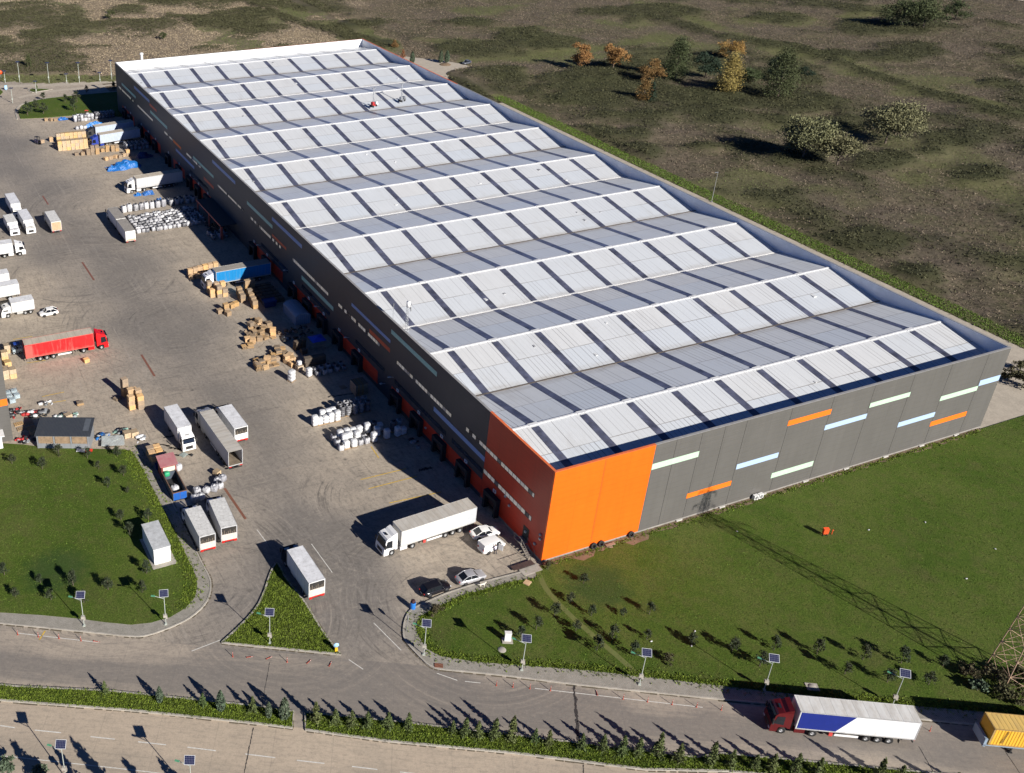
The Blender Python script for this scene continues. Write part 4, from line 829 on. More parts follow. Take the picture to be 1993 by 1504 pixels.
M_cream = mat_side('cream_curtain', (.70, .67, .60), .75, .16, .35); M_greyd = plain('grey_side_panel', (.46, .48, .50), .5, var=.08)
t, b = semi('clean white lorry with cream sided trailer parked at the orange warehouse corner', -20.9, 10.9, 183, M_wht, M_cream, M_tarp_g, h=4., length=16.1, tool=True, tank=M_wht)
m = MB(); m.b2(-16.05, -14.6, 1.252, 1.275, 1.3, 3.9); m.build('rear_side_panel', M_greyd, b)
M_mar = plain('maroon_paint', (.10, .008, .010), .3, var=.15); M_curw = mat_side('white_curtain', (.78, .78, .78), .7, .12, .3); M_curb = plain('blue_curtain', (.008, .022, .20), .5, var=.12)
t, b = semi('maroon lorry with white trailer whose side carries a slanted dark blue field', 8.3, -34.55, 150.7, M_mar, M_curw, M_tarp_w, h=4., length=16.4, tool=True)
for sgn in (-1, 1):
    m = MB(); y = sgn*1.275; v = [(-3.0, y, 1.3), (-7.4, y, 1.3), (-9.2, y, 3.92), (-3.0, y, 3.92)]; m.add(v+[(a, sgn*1.255, c) for a, _, c in v], [(0, 1, 2, 3) if sgn < 0 else (3, 2, 1, 0), (0, 4, 5, 1), (1, 5, 6, 2), (2, 6, 7, 3), (3, 7, 4, 0)][:]); m.build('blue_field', M_curb, b)
M_redl = plain('red_paint', (.62, .008, .012), .35, var=.1); M_redc = mat_side('red_curtain', (.74, .014, .016), .75, .25, .35); M_redf = plain('faded_red_frame', (.55, .10, .08), .6, var=.2)
t, b = semi('bright red lorry with red trailer standing across the left of the yard', -43.0, 87.45, -.4, M_redl, M_redc, M_roof_b, h=4., length=16.3, rear=M_redf, frame=M_redf)
m = MB(); m.b2(-16.25, -14.9, -1.275, -1.253, 1.3, 3.85); m.build('rear_side_panel', M_redf, b)
M_azc = mat_side('azure_curtain', (.006, .19, .46), .75, .3, .4); M_lil = plain('pale_cab_paint', (.72, .72, .76), .4)
t, b = semi('white cabbed lorry with sky blue trailer backed onto a dock among timber stacks', -17.0, 104.85, 180.5, M_lil, M_azc, M_roof_gr, h=4., length=16.0, tank=M_chas)
M_gcur = mat_side('light_grey_curtain', (.50, .50, .51), .6, .25, .5); M_box = mat_side('white_box_panel', (.74, .74, .73), 1.2, .3, .4)
t, b = semi('white cabbed lorry with plain light grey trailer backed onto a shaded dock', -17.7, 169.2, 184, M_wht, M_gcur, M_roof_b, h=4., length=16.3)
M_dust = plain('dusty_blue_curtain', (.42, .48, .60), .6, var=.15, dirt=.35); M_dblue = plain('deep_blue_cab_paint', (.025, .05, .30), .4)
semi('deep blue cabbed lorry with dusty pale blue trailer behind the big timber block', -17.8, 211.2, 187, M_dblue, M_dust, M_roof_b, h=3.8, length=16.)
semi('dark cabbed lorry with dusty pale blue trailer at the farthest dock', -17.2, 219.6, 187, M_chas, M_dust, M_roof_b, h=3.8, length=15.6)
semi('grey cabbed lorry with long beige roofed trailer, open and empty at the rear', -34.2, 54.0, 92.4, M_alu, M_gcur, M_tarp_g, h=4., length=15.9, opn='full')
rigid('spotless white box lorry facing the camera beside oil stains, left of the open trailer', -38.95, 46.1, -88, M_wht, M_box, M_roof_ok, 7.3, 3.75)
M_pink = plain('pinkish_tail_board', (.72, .60, .55), .6, var=.1, dirt=.1)
rigid('white box lorry with black rear gap, right of the open empty trailer', -30.45, 54.3, 92.2, M_wht, M_box, M_roof_ok, 7.4, 3.6, 'top', rear=M_wht)
M_tan = plain('tan_tail_board', (.62, .55, .48), .7, var=.15, dirt=.3)
rigid('dirty white box lorry beside the lawn kerb, left of two side by side', -44.4, 29.4, 90, M_lil, M_gcur, M_roof_st, 6.9, 3.6, 'top', rear=M_tan)
rigid('dirty white box lorry beside the rusty drain, right of two side by side', -40.2, 30.0, 86, M_lil, M_gcur, M_roof_st, 6.9, 3.6, 'top', rear=M_tan)
rigid('white box lorry parked tail towards the camera against the grass triangle', -33.75, 15.0, 91, M_glass, M_box, M_roof_ok, 7.5, 3.7, 'top', rear=M_tan)
rigid('white box lorry facing the camera, rearmost of three at the far left', -48.1, 161.6, -88, M_wht, M_box, M_roof_ok, 8., 3.4, cabh=3.1)
rigid('white box lorry facing the camera, front right of three at the far left', -46.9, 149.9, -87.5, M_wht, M_box, M_roof_ok, 7.6, 3.1, cabh=2.95)
rigid('small cream white lorry facing the camera, front left of three at far left', -50.8, 150.2, -87.5, M_lil, M_curw, M_roof_st, 5.6, 3.0, cabh=2.9)
M_orr = plain('salmon_rear_doors', (.66, .36, .22), .6, var=.15)
rigid('white box lorry with salmon coloured rear doors, right of the far left trio', -41.1, 157.4, 91, M_wht, M_box, M_roof_st, 7.6, 3.4, rear=M_orr)
semi('white lorry and white trailer entering from the left picture edge, cab to the right', -50.3, 139.1, -2, M_wht, M_curw, M_roof_ok, h=3.6, length=15)
t, b = rigid('white box lorry with green and blue swoosh on its side, left picture edge', -66.4, 116.2, 182, M_wht, M_curw, M_roof_ok, 8.6, 3.6)
for sgn in (-1, 1):
    for k, (mt, z) in enumerate(((plain('green_swoosh', (.25, .55, .25), .5), 1.35), (plain('blue_swoosh', (.30, .55, .75), .5), 1.55))):
        m = MB(); y = sgn*1.237; n_ = 8
        for i in range(n_):
            a, c = -10.2+i*.8, -10.2+(i+1)*.8; f = lambda u: z+.02*(u+10.2)**1.2*.5
            q = [(a, y, f(a)), (c, y, f(c)), (c, y, f(c)+.12), (a, y, f(a)+.12)]; m.add(q if sgn < 0 else q[::-1], [(0, 1, 2, 3)])
        m.build('swoosh', mt, b)
rigid('white box lorry almost cut off by the left edge, behind the swoosh lorry', -67.5, 122.4, 182, M_wht, M_curw, M_roof_ok, 8.6, 3.6)
rigid('small white box lorry facing left behind the white hatchback', -60.9, 108.05, 182, M_wht, M_box, M_roof_ok, 4.8, 3.3, axles=(-1.35, -5.0, -6.1))
# drawbar lorry: lorry and its trailer
rigid('beige roofed box lorry facing away, coupled in front of its trailer beside the bulk bags', -25.75, 153.5, 91, M_wht, M_curw, M_roof_gr, 8.0, 3.5, cabh=3.0)
t = thing('drawbar_trailer', 'beige roofed white trailer coupled behind the box lorry beside the bulk bags', 'trailer', (-25.6, 143.2, 0), R(91))
chassis(t, .6, -8.2, (-1.6, -6.2, -7.3)); box_body(t, -.4, -8.6, 1.05, 3.55, 2.45, M_curw, M_roof_gr, rear=M_wht)
m = MB(); m.b2(-8.66, -8.645, -1.1, 1.1, 1.1, 1.5); m.build('orange_skirt', M_orr, t); m = MB(); m.b2(-.4, 1.3, -.1, .1, .6, .75); m.build('drawbar', M_chas, t)
# container on a chassis, right edge
M_yelc = mat_tarp('yellow_container_steel', (.78, .42, .03), 'x', .5, (.40, .25, .08), .35); M_yelr = mat_tarp('yellow_container_roof', (.72, .48, .14), 'x', .5, (.42, .30, .14), .5)
t = thing('container_trailer', 'yellow ribbed shipping container on a blue grey chassis at the right picture edge', 'trailer', (29.8, -46.4, 0), R(150.7))
m = MB(); n_ = 36; ln = 12.2
def cor(y, sgn):
    v = []; 
    for i in range(n_*4+1):
        ph = (i % 4); off = (0, .04, .04, 0)[ph]; v.append((-ln*i/(n_*4), y-sgn*off))
    return v
for sgn in (-1, 1):
    L_ = cor(sgn*1.22, sgn); vs = [(a, c, 1.35) for a, c in L_]+[(a, c, 3.9) for a, c in L_]; k = len(L_); m.add(vs, [((i, i+1, k+i+1, k+i) if sgn > 0 else (i+1, i, k+i, k+i+1)) for i in range(k-1)])
m.b2(-.06, .0, -1.22, 1.22, 1.35, 3.9); m.b2(-ln, -ln+.06, -1.22, 1.22, 1.35, 3.9); m.b2(-ln, 0, -1.2, 1.2, 1.3, 1.4)
c = m.build('container', M_yelc, t); m = MB(); m.b2(-ln, 0, -1.2, 1.2, 3.86, 3.93)
for i in range(24): m.box((-.25-i*.5, 0, 3.94), (.22, 2.2, .03))
m.build('roof', M_yelr, c); m = MB()
for x in (-.08, -ln+.08):
    for y in (-1.2, 1.2): m.b2(x-.1, x+.1, y-.07, y+.07, 1.3, 3.95)
for y in (-1.22, 1.22): m.b2(-ln, 0, y-.05, y+.05, 3.84, 3.96); m.b2(-ln, 0, y-.05, y+.05, 1.28, 1.42)
m.b2(-.14, .01, -1.2, 1.2, 3.84, 3.965); m.build('container_frame', plain('container_frame_brown', (.40, .26, .09), .6, var=.3), c); m = MB(); [m.box((-1.5-.0*k, -1.285, 1.75+k*.13), (.16+.05*(k % 2), .02, .085)) for k in range(0)]; [m.box((-1.35-.02*k, 1.285, 1.8+k*.15), (.2-.05*(k % 2), .02, .09)) for k in range(13)]; m.build('worn_marking', plain('dark_marking', (.10, .06, .02), .7), c)
M_bgr = plain('blue_grey_chassis', (.26, .33, .40), .55, var=.2, dirt=.3)
m = MB(); m.b2(-12.4, .1, -.6, -.4, .95, 1.28); m.b2(-12.4, .1, .4, .6, .95, 1.28); m.b2(.2, .5, -1.25, 1.25, .95, 2.2); m.b2(-12.4, .5, -1.25, -1.15, 1.1, 1.27); m.b2(-12.4, .5, 1.15, 1.25, 1.1, 1.27); m.build('chassis', M_bgr, t)
m = MB(); m.box((-3.0, -.9, .6), (.15, .15, 1.2)); m.box((-3.0, .9, .6), (.15, .15, 1.2)); m.box((-3, 0, .08), (.4, 2.2, .1)); m.build('landing_leg', M_chas, t)
for a in (-8.8, -10.1, -11.4):
    for sgn in (-1, 1): wheel(t, a, sgn*1.06)

# ------------------------------------------------------------------ cars
def car(label, x, y, hdg, paint, kind='sedan', group='parked cars', ln=4.5, w=1.8):
    t = thing({'sedan': 'sedan_car', 'wagon': 'estate_car', 'hatch': 'hatchback_car', 'van': 'panel_van'}[kind], label, 'van' if kind == 'van' else 'car', (x, y, 0), R(hdg), group if kind != 'van' else None)
    zb = {'van': 1.05}.get(kind, .92); zr = {'sedan': 1.44, 'wagon': 1.5, 'hatch': 1.52, 'van': 1.84}[kind]
    # lower body: rounded stations from nose to tail: x, half width, z low, z top
    hw = w/2
    st = [(0, hw*.62, .38, .60), (-.12, hw*.84, .28, .70), (-.45, hw*.95, .22, .80), (-1.0, hw, .2, zb-.04), (-1.5, hw, .2, zb), (-2.6, hw, .2, zb+.01), (-ln+.9, hw, .22, zb+.03), (-ln+.35, hw*.95, .26, zb+.01 if kind != 'sedan' else zb), (-ln+.08, hw*.86, .32, zb-.10), (-ln, hw*.70, .40, .72)]
    m = MB(); vs = []; K = 10
    for xx, h_, z0, z1 in st:
        zm = z0+(z1-z0)*.62
        for q in ((-h_*.86, z0), (-h_*.98, z0+.12), (-h_, zm), (-h_*.95, z1-.04), (-h_*.80, z1), (h_*.80, z1), (h_*.95, z1-.04), (h_, zm), (h_*.98, z0+.12), (h_*.86, z0)): vs.append((xx, q[0], q[1]))
    fs = []
    for i in range(len(st)-1):
        for j in range(K): fs.append((i*K+j, i*K+(j+1) % K, (i+1)*K+(j+1) % K, (i+1)*K+j))
    fs += [tuple(range(K-1, -1, -1)), tuple(range((len(st)-1)*K, len(st)*K))]; m.add(vs, [f[::-1] for f in fs], 0, True); body = m.build('body', paint, t)
    # cabin: glass house with a painted roof and pillars
    if kind == 'sedan': cx = (-1.25, -1.95, -3.15, -ln+.55)
    elif kind == 'wagon': cx = (-1.2, -1.85, -4.0, -ln+.12)
    elif kind == 'hatch': cx = (-.95, -1.65, -3.0, -ln+.12)
    else: cx = (-.75, -1.35, -ln+.12, -ln+.04)
    a0, a1, a2, a3 = cx; hb, ht = hw*.93, hw*.74 if kind != 'van' else hw*.86; z0 = zb-.03
    v = [(a0, -hb*.86, z0), (a0, hb*.86, z0), (a1, ht*.95, zr-.05), (a1, -ht*.95, zr-.05), (a2, ht, zr-.04), (a2, -ht, zr-.04), (a3, hb*.86, z0+.05), (a3, -hb*.86, z0+.05), (-2.0, hb, z0), (-2.0, -hb, z0), (a2+.1, hb, z0), (a2+.1, -hb, z0)]
    glassm = M_glass if kind != 'van' else paint
    m = MB(); m.add(v, [(0, 1, 2, 3), (4, 6, 7, 5), (1, 8, 2), (8, 10, 4, 2), (10, 6, 4), (0, 3, 9), (9, 3, 5, 11), (11, 5, 7), (3, 2, 4, 5)]); g = m.build('cabin_glass' if kind != 'van' else 'van_body', glassm, body)
    # painted roof skin
    m = MB(); n_ = 5; rv = []
    for i in range(n_):
        u = i/(n_-1); xx = a1+.12+(a2-a1-.12)*u; cr = .05*math.sin(math.pi*(.15+.7*u))
        for yy in (-ht*1.01, -ht*.6, 0, ht*.6, ht*1.01): rv.append((xx, yy, zr-.045+cr+(.035 if abs(yy) < ht*.9 else .0)))
    m.add(rv, [(i*5+j, i*5+j+1, (i+1)*5+j+1, (i+1)*5+j) for i in range(n_-1) for j in range(4)], 0, True); m.build('roof', paint, body)
    m = MB()
    def pil(p, q, r=.045): m.tube(p, q, r, r, 6)
    for s in (-1, 1):
        pil((a0, s*hb*.86, z0), (a1, s*ht*.97, zr-.03)); pil((a1, s*ht*.98, zr-.03), (a2, s*ht*1.02, zr-.02)); pil((a2, s*ht*1.0, zr-.03), (a3, s*hb*.86, z0+.05), .06)
        if kind != 'van':
            xm = (a1+a2)/2-.05; pil((xm, s*hb, z0), (xm+.02, s*ht*1.0, zr-.04), .05)
            if kind == 'wagon': pil((a2+.55, s*hb, z0), (a2+.6, s*ht*1.0, zr-.04), .05)
    m.build('pillar', paint, body)
    if kind == 'van':
        m = MB(); m.quad((a0+.02, -hb*.78, z0+.06), (a0+.02, hb*.78, z0+.06), (a1+.06, ht*.86, zr-.1), (a1+.06, -ht*.86, zr-.1)); m.build('windscreen', M_glass, body)
        for s in (-1, 1): 
            m = MB(); q = [(-1.0, s*(hb+.012), 1.08), (-1.9, s*(hb+.02), 1.08), (-1.9, s*(ht*1.03+.02), 1.68), (-1.35, s*(ht*1.03+.02), 1.68)]; m.add(q if s > 0 else q[::-1], [(0, 1, 2, 3)]); m.build('side_window', M_glass, body)
        m = MB(); m.box((-1.5, -hw-.36, .95), (.08, .75, 1.1), 0, .35); m.build('open_door', paint, body); m = MB(); m.box((-2.0, -hw-.012, .85), (.9, .03, 1.0)); m.build('door_opening', M_glass, body)
    for s in (-1, 1):
        m = MB(); m.blob((-.18, s*hw*.66, .64), (.3, .36, .16)); m.build('headlight', M_lampw, body)
        m = MB(); m.blob((-ln+.07, s*hw*.66, .80 if kind != 'van' else 1.0), (.16, .34, .18 if kind != 'van' else .4)); m.build('tail_light', M_lampr, body)
        m = MB(); m.blob((a0-.35, s*(hw+.08), zb+.08), (.14, .2, .14)); m.build('mirror', paint, body)
        for xx in (-.88, -ln+.95):
            wheel(t, xx, s*(hw-.1), .31, .2)
            m = MB(); m.lathe([(.0, -.01), (.36, -.01), (.36, .01), (0, .01)], (xx, s*(hw-.005), .33), 'Y', 16); m.build('wheel_arch', M_chas, body)
    m = MB(); m.box((-ln+.0, 0, .62), (.03, .5, .12)); m.build('number_plate', M_plate, body)
    return t
P_w = plain('white_car_paint', (.80, .79, .77), .25, var=.04); P_s = plain('silver_car_paint', (.50, .49, .50), .28, .35, var=.06); P_b = plain('black_car_paint', (.012, .011, .014), .15, var=.1); P_g = plain('dark_grey_car_paint', (.10, .11, .13), .3, var=.1)
car('silver sedan parked along the kerb of the right lawn', -9.2, .85, -1, P_s, 'sedan', ln=4.5)
car('black estate car parked along the kerb of the right lawn', -15.0, .95, 3, P_b, 'wagon', ln=4.6)
car('white sedan half in the shade under the orange wall, beside the white van', -2.0, 8.2, -6, P_w, 'sedan', ln=4.6)
car('small white panel van with open side door where a person stands', -2.85, 5.75, 7, P_w, 'van', ln=4.3, w=1.78)
car('white hatchback parked in the open yard beside a small white lorry', -53.3, 105.2, 181, P_w, 'hatch', ln=4.0)
car('dark grey hatchback parked on the curved drive behind the warehouse', 142.5, 256.2, 200, P_g, 'hatch', ln=4.3)
# ------------------------------------------------------------------ goods in the yard
def mat_wood(name, c, rand=.28):
    n = NT(name); v = n.coord('Object'); x, y, z = n.sep(v)[:3]
    f = n.noise(n.map(v, (3, 3, .8)), 1.5, 5, .7)
    col = n.mix(n.ramp(f, [(.35, 0.), (.7, .55)]), c, mul(c, .5)); sl = n.math('LESS_THAN', n.math('FRACT', n.math('MULTIPLY', z, 1/.24)), .2); col = n.mix(n.math('MULTIPLY', sl, .6), col, mul(c, .25))
    o = n.node('ShaderNodeObjectInfo').outputs['Random']; h = n.node('ShaderNodeHueSaturation'); n.L(col, h.inputs['Color']); n.L(n.math('MULTIPLY_ADD', o, 2*rand, 1-rand), h.inputs['Value']); n.L(n.math('MULTIPLY_ADD', o, .5, .7), h.inputs['Saturation'])
    n.color(h.outputs[0]); return n.fin(.8)
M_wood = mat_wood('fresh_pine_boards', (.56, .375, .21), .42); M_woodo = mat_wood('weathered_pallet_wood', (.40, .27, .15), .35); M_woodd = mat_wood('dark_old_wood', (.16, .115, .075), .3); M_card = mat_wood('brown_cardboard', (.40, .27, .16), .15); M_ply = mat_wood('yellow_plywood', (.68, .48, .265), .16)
def mat_film(name, c, d, am):
    n = NT(name); v = n.coord('Object'); f = n.noise(v, 3.5, 6, .75, .8); o = n.node('ShaderNodeObjectInfo').outputs['Random']
    g = n.noise(n.map(v, (1, 1, 1)), 1.3, 4); col = n.mix(n.ramp(n.math('ADD', f, n.math('MULTIPLY_ADD', o, .3, -.15)), [(.42, 0.), (.62, am)]), c, d); col = n.mix(n.ramp(g, [(.4, .25), (.6, 0.)]), col, mul(c, .6))
    n.color(col); n.bump(f, .7, .12); return n.fin(.35)
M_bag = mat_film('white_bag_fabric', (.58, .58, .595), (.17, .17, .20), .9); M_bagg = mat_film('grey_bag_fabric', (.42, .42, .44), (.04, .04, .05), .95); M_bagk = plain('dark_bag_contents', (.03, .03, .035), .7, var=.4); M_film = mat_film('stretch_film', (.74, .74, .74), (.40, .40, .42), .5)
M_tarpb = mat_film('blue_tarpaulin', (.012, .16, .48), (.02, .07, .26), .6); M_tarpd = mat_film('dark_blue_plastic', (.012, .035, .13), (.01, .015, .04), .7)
STORE = Vector((0, 0, 0)); used = set()
class Kind:
    """first placement moves the prototype itself, later ones copy it with its parts"""
    def __init__(s, make): s.make = make; s.proto = None
    def put(s, label, cat, group, loc, rz=0., scale=None):
        if s.proto is None:
            s.proto = s.make(); kk = kids(s.proto); CH[s.proto.name] = [(c, kids(c)) for c in kk]
            o = s.proto; o.location = loc; o.rotation_euler = (0, 0, rz)
            if scale: o.scale = scale
        else: o = dup(s.proto, loc, rz, scale=scale)
        o['label'] = label; o['category'] = cat
        if group: o['group'] = group
        return o
def E_(name): o = bpy.data.objects.new(name, None); COL.objects.link(o); return o
def crate_mesh(m, w=1.15, d=1.05, h=.95, seed=0):
    rr = random.Random(seed)
    for sx in (-1, 1):
        for k in range(4): m.box((sx*(w/2-.02), 0, .12+(k+.5)*(h-.14)/4), (.04, d*rr.uniform(.97, 1.02), (h-.14)/4*.86))
    for sy in (-1, 1):
        for k in range(4): m.box((0, sy*(d/2-.02), .12+(k+.5)*(h-.14)/4), (w*rr.uniform(.97, 1.02), .04, (h-.14)/4*.86))
    for k in range(5): m.box((0, -d/2+(k+.5)*d/5, h-.02), (w*.99, d/5*.9, .035))
    m.b2(-w/2+.05, w/2-.05, -d/2+.05, d/2-.05, .14, h-.06)
    for k in (-1, 0, 1): m.box((0, k*(d/2-.08), .06), (w, .1, .12))
def k_crate(mt, w=1.15, d=1.05, h=.95, name='wooden_crate'):
    def f():
        m = MB(); crate_mesh(m, w, d, h); return m.build(name, mt)
    return Kind(f)
CR = k_crate(M_wood); CRO = k_crate(M_woodo); CRP = k_crate(M_ply, 1.27, 1.25, 1.01); CRD = k_crate(M_woodd); CARD = k_crate(M_card, 1.2, .42, 2.2, 'cardboard_bundle')
def pallet_mesh(m, w=1.2, d=1.):
    for k in range(5): m.box((-w/2+(k+.5)*w/5, 0, .125), (w/5*.72, d, .025))
    for k in (-1, 0, 1): m.box((0, k*(d/2-.06), .065), (w, .1, .1)); m.box((0, k*(d/2-.06), .01), (w, .1, .02))
def f_pal():
    m = MB(); pallet_mesh(m); return m.build('pallet', M_woodo)
PAL = Kind(f_pal)
def f_bag(seed, mt, dark=True, hh=1.1):
    def f():
        t = E_('bulk_bag'); rr = random.Random(seed); m = MB(); m.blob((0, 0, hh/2), (1.1*rr.uniform(.92, 1.1), 1.05*rr.uniform(.92, 1.1), hh*1.04), 0, 14, 8, .05, .5, seed)
        for sx in (-1, 1):
            for sy in (-1, 1): m.tube((sx*.36, sy*.36, hh*.93), (sx*.25, sy*.28, hh*1.12), .04, .03, 5)
        b = m.build('bag', mt, t); m = MB()
        if dark: m.blob((0.03, 0, hh*.99), (.72, .7, .16), 0, 10, 4, .15, .7, seed+3); m.build('opening', M_bagk, t)
        else: m.blob((0, 0, hh*1.0), (.5, .45, .3), 0, 8, 4, .2, .8, seed+3); m.build('tied_top', mt, t)
        return t
    return Kind(f)
BAGS = [f_bag(1, M_bag), f_bag(2, M_bag, False), f_bag(3, M_bagg), f_bag(4, M_bagg, True, .95), f_bag(5, M_bag, True, 1.2), f_bag(6, M_bag, False, .9)]
def f_wrap(seed, h):
    def f():
        t = E_('wrapped_pallet'); m = MB(); pallet_mesh(m, 1.15, 1.); m.build('pallet_base', M_woodo, t); m = MB(); n = max(2, int(h/.5))
        for k in range(n): m.blob((0, 0, .14+(k+.5)*h/n), (1.1, 1.0, h/n*1.15), 0, 14, 6, .045, .42, seed+k)
        m.build('film_wrapped_load', M_film, t); return t
    return Kind(f)
WR = [f_wrap(1, 1.9), f_wrap(12, 1.3), f_wrap(22, 1.7)]
def f_coil(seed):
    def f():
        t = E_('ring_stack'); m = MB(); pallet_mesh(m, 1.15, 1.); m.build('pallet_base', M_woodo, t); m = MB()
        for k in range(5): m.lathe([(.34, .16+k*.4), (.55, .18+k*.4), (.58, .34+k*.4), (.54, .50+k*.4), (.36, .52+k*.4)], (rnd.uniform(-.04, .04), rnd.uniform(-.04, .04), 0), 'Z', 16)
        m.build('film_wrapped_rings', M_bagg, t); return t
    return Kind(f)
COIL = f_coil(1)
def rows(kindlist, x0, x1, ny, y0, dy, what, cat, group, where, dx=1.22, stack=None, jit=.1, skip=0., zlev=1.05, sc=None):
    n = max(1, int(round((x1-x0)/dx)))
    for j in range(ny):
        for i in range(n):
            if rnd.random() < skip: continue
            st = stack(i, j) if stack else 1
            for k in range(st):
                x = x0+(i+.5)*(x1-x0)/n+rnd.uniform(-jit, jit); y = y0+j*dy+rnd.uniform(-jit, jit)
                w_ = rnd.choice(what) if isinstance(what, list) else what
                pos = '' if ny == 1 else ', %s row' % ['front', 'second', 'third', 'fourth', 'fifth', 'sixth', 'rearmost'][j]
                lv = '' if st == 1 else (', bottom' if k == 0 else (', top' if k == st-1 else ', middle'))
                kk = rnd.choice(kindlist)
                kk.put('%s %s from left%s, %s%s' % (ordw(i+1), w_, pos, where, lv), cat, group, (x, y, k*zlev), rnd.uniform(-.15, .15) if jit > .03 else 0, sc)
# bulk bag clusters
rows(BAGS+BAGS[2:4]+[BAGS[3]], -22.3, -4.0, 7, 140.7, 1.62, 'bulk bag', 'bulk bag', 'bulk bags in the large cluster', 'large cluster beside coupled trailer', 1.12, None, .25, .02)
rows(BAGS[:3]+[BAGS[4]], -22.5, -10.3, 1, 155.6, 1, 'tall bulk bag', 'bulk bag', 'bulk bags behind the large cluster', 'short row behind large cluster', 1.5, None, .15, sc=(1.25, 1.2, 1.75))
rows(BAGS[2:4], -9.6, -2.0, 2, 155.6, 1.5, 'shaded bulk bag', 'bulk bag', 'bulk bags behind the large cluster', 'shade behind large cluster', 1.5, None, .15, sc=(1.2, 1.2, 1.5))
rows(BAGS, -6.6, -1.6, 3, 129.8, 1.5, 'bulk bag', 'bulk bag', 'bulk bags in front of the canopy', 'shade before red edged canopy', 1.5, None, .25)
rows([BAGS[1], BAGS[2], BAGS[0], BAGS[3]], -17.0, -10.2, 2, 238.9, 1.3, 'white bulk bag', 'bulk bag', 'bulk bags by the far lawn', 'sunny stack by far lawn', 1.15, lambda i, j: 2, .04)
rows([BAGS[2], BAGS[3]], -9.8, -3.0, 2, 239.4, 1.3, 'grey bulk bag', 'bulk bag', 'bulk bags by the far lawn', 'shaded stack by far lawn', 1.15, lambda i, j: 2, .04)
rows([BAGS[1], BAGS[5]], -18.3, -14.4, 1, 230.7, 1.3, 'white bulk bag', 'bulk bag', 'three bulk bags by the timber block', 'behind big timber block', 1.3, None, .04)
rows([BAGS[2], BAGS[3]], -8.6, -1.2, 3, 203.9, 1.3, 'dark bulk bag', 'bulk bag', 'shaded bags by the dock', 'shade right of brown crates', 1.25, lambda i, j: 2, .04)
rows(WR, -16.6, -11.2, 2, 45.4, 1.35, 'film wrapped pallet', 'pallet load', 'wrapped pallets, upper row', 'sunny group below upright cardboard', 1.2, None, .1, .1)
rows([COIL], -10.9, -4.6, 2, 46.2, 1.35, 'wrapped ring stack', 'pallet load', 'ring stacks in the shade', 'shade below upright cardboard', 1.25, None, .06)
rows(WR+[BAGS[4], BAGS[0]], -15.6, -9.4, 3, 37.0, 1.35, 'white wrapped load', 'pallet load', 'wrapped pallets, lower row', 'sunny group nearest camera', 1.25, None, .12, .06)
rows(WR+[COIL], -9.2, -5.4, 3, 37.0, 1.35, 'shaded wrapped load', 'pallet load', 'wrapped pallets, lower row', 'shaded group nearest camera', 1.3, None, .08, .06)
rows([WR[2], COIL, WR[1]], -4.6, -2.2, 2, 37.0, 1.6, 'blue shaded load', 'pallet load', 'wrapped pallets by the docks', 'small group against docks', 1.3, None, .1)
WR[0].put('tall bag wrapped in shiny film standing alone on sunny concrete', 'pallet load', None, (-13.9, 60.9, 0), .5, (1.25, 1.2, 1.1)); WR[2].put('film wrapped pallet at the shadow edge, right of the lone shiny one', 'pallet load', None, (-10.2, 61.1, 0), .3)
WR[1].put('small film wrapped load on top of a yellow crate', 'pallet load', None, (-10.9, 64.2, 1.0), .2, (.8, .8, .6)); CRP.put('yellow crate carrying a small film wrapped load', 'crate', None, (-10.9, 64.2, 0), .1)
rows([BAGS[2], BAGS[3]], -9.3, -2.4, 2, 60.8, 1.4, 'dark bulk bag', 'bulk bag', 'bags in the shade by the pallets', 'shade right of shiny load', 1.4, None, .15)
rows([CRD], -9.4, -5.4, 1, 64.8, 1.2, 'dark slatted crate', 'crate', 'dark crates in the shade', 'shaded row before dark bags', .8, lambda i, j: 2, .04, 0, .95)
# bags by the skip
for i, (q, lab) in enumerate((((-42.3, 33.1), 'left front'), ((-41.2, 33.2), 'middle front'), ((-41.4, 34.8), 'left rear'), ((-39.9, 34.5), 'middle rear'), ((-38.6, 34.4), 'third along the rear'), ((-37.5, 34.8), 'right rear'), ((-36.5, 36.4), 'far right'), ((-37.4, 36.2), 'raised right'))):
    BAGS[(1, 5, 1, 5, 1, 0, 1, 5)[i]].put('white bulk bag behind two dirty box lorries, %s of the heap' % lab, 'bulk bag', 'white bags between skip and lorries', (q[0], q[1], 0), rnd.uniform(0, 1), (1.05, 1.05, 1.))
CRP.put('broken tan crate beyond the white bag heap, at the head of the rusty drain', 'crate', None, (-36.8, 38.2, 0), .5, (.8, .8, .9))
# timber and crates
def stacks(lst, kind, what, where, cat='crate', group=None, h=.95):
    for i, (x, y, n, r) in enumerate(lst):
        for k in range(n):
            lv = 'bottom' if k == 0 else ('top' if k == n-1 else ordw(k+1)+' up')
            kind.put('%s %s, %s of %s stack from left' % (what, where, lv, ordw(i+1)) if n > 1 else '%s %s, %s place from left' % (what, where, ordw(i+1)), cat, group, (x+rnd.uniform(-.05, .05), y+rnd.uniform(-.05, .05), k*h), r+rnd.uniform(-.06, .06))
stacks([(-27.+k*1.28, 211.9-.12*k, 3, 0) for k in range(7)], CRP, 'yellow crate', 'in big timber block front', group='timber block crates', h=1.0)
stacks([(-25.9+k*1.3, 219.4-.1*k, 3, 0) for k in range(7)], CRP, 'yellow crate', 'in big timber block rear', group='timber block crates', h=1.02)
stacks([(-26.4+k*1.3, 215.6-.1*k, 2, 0) for k in range(7)], CRP, 'yellow crate', 'in big timber block middle', group='timber block crates', h=1.02)
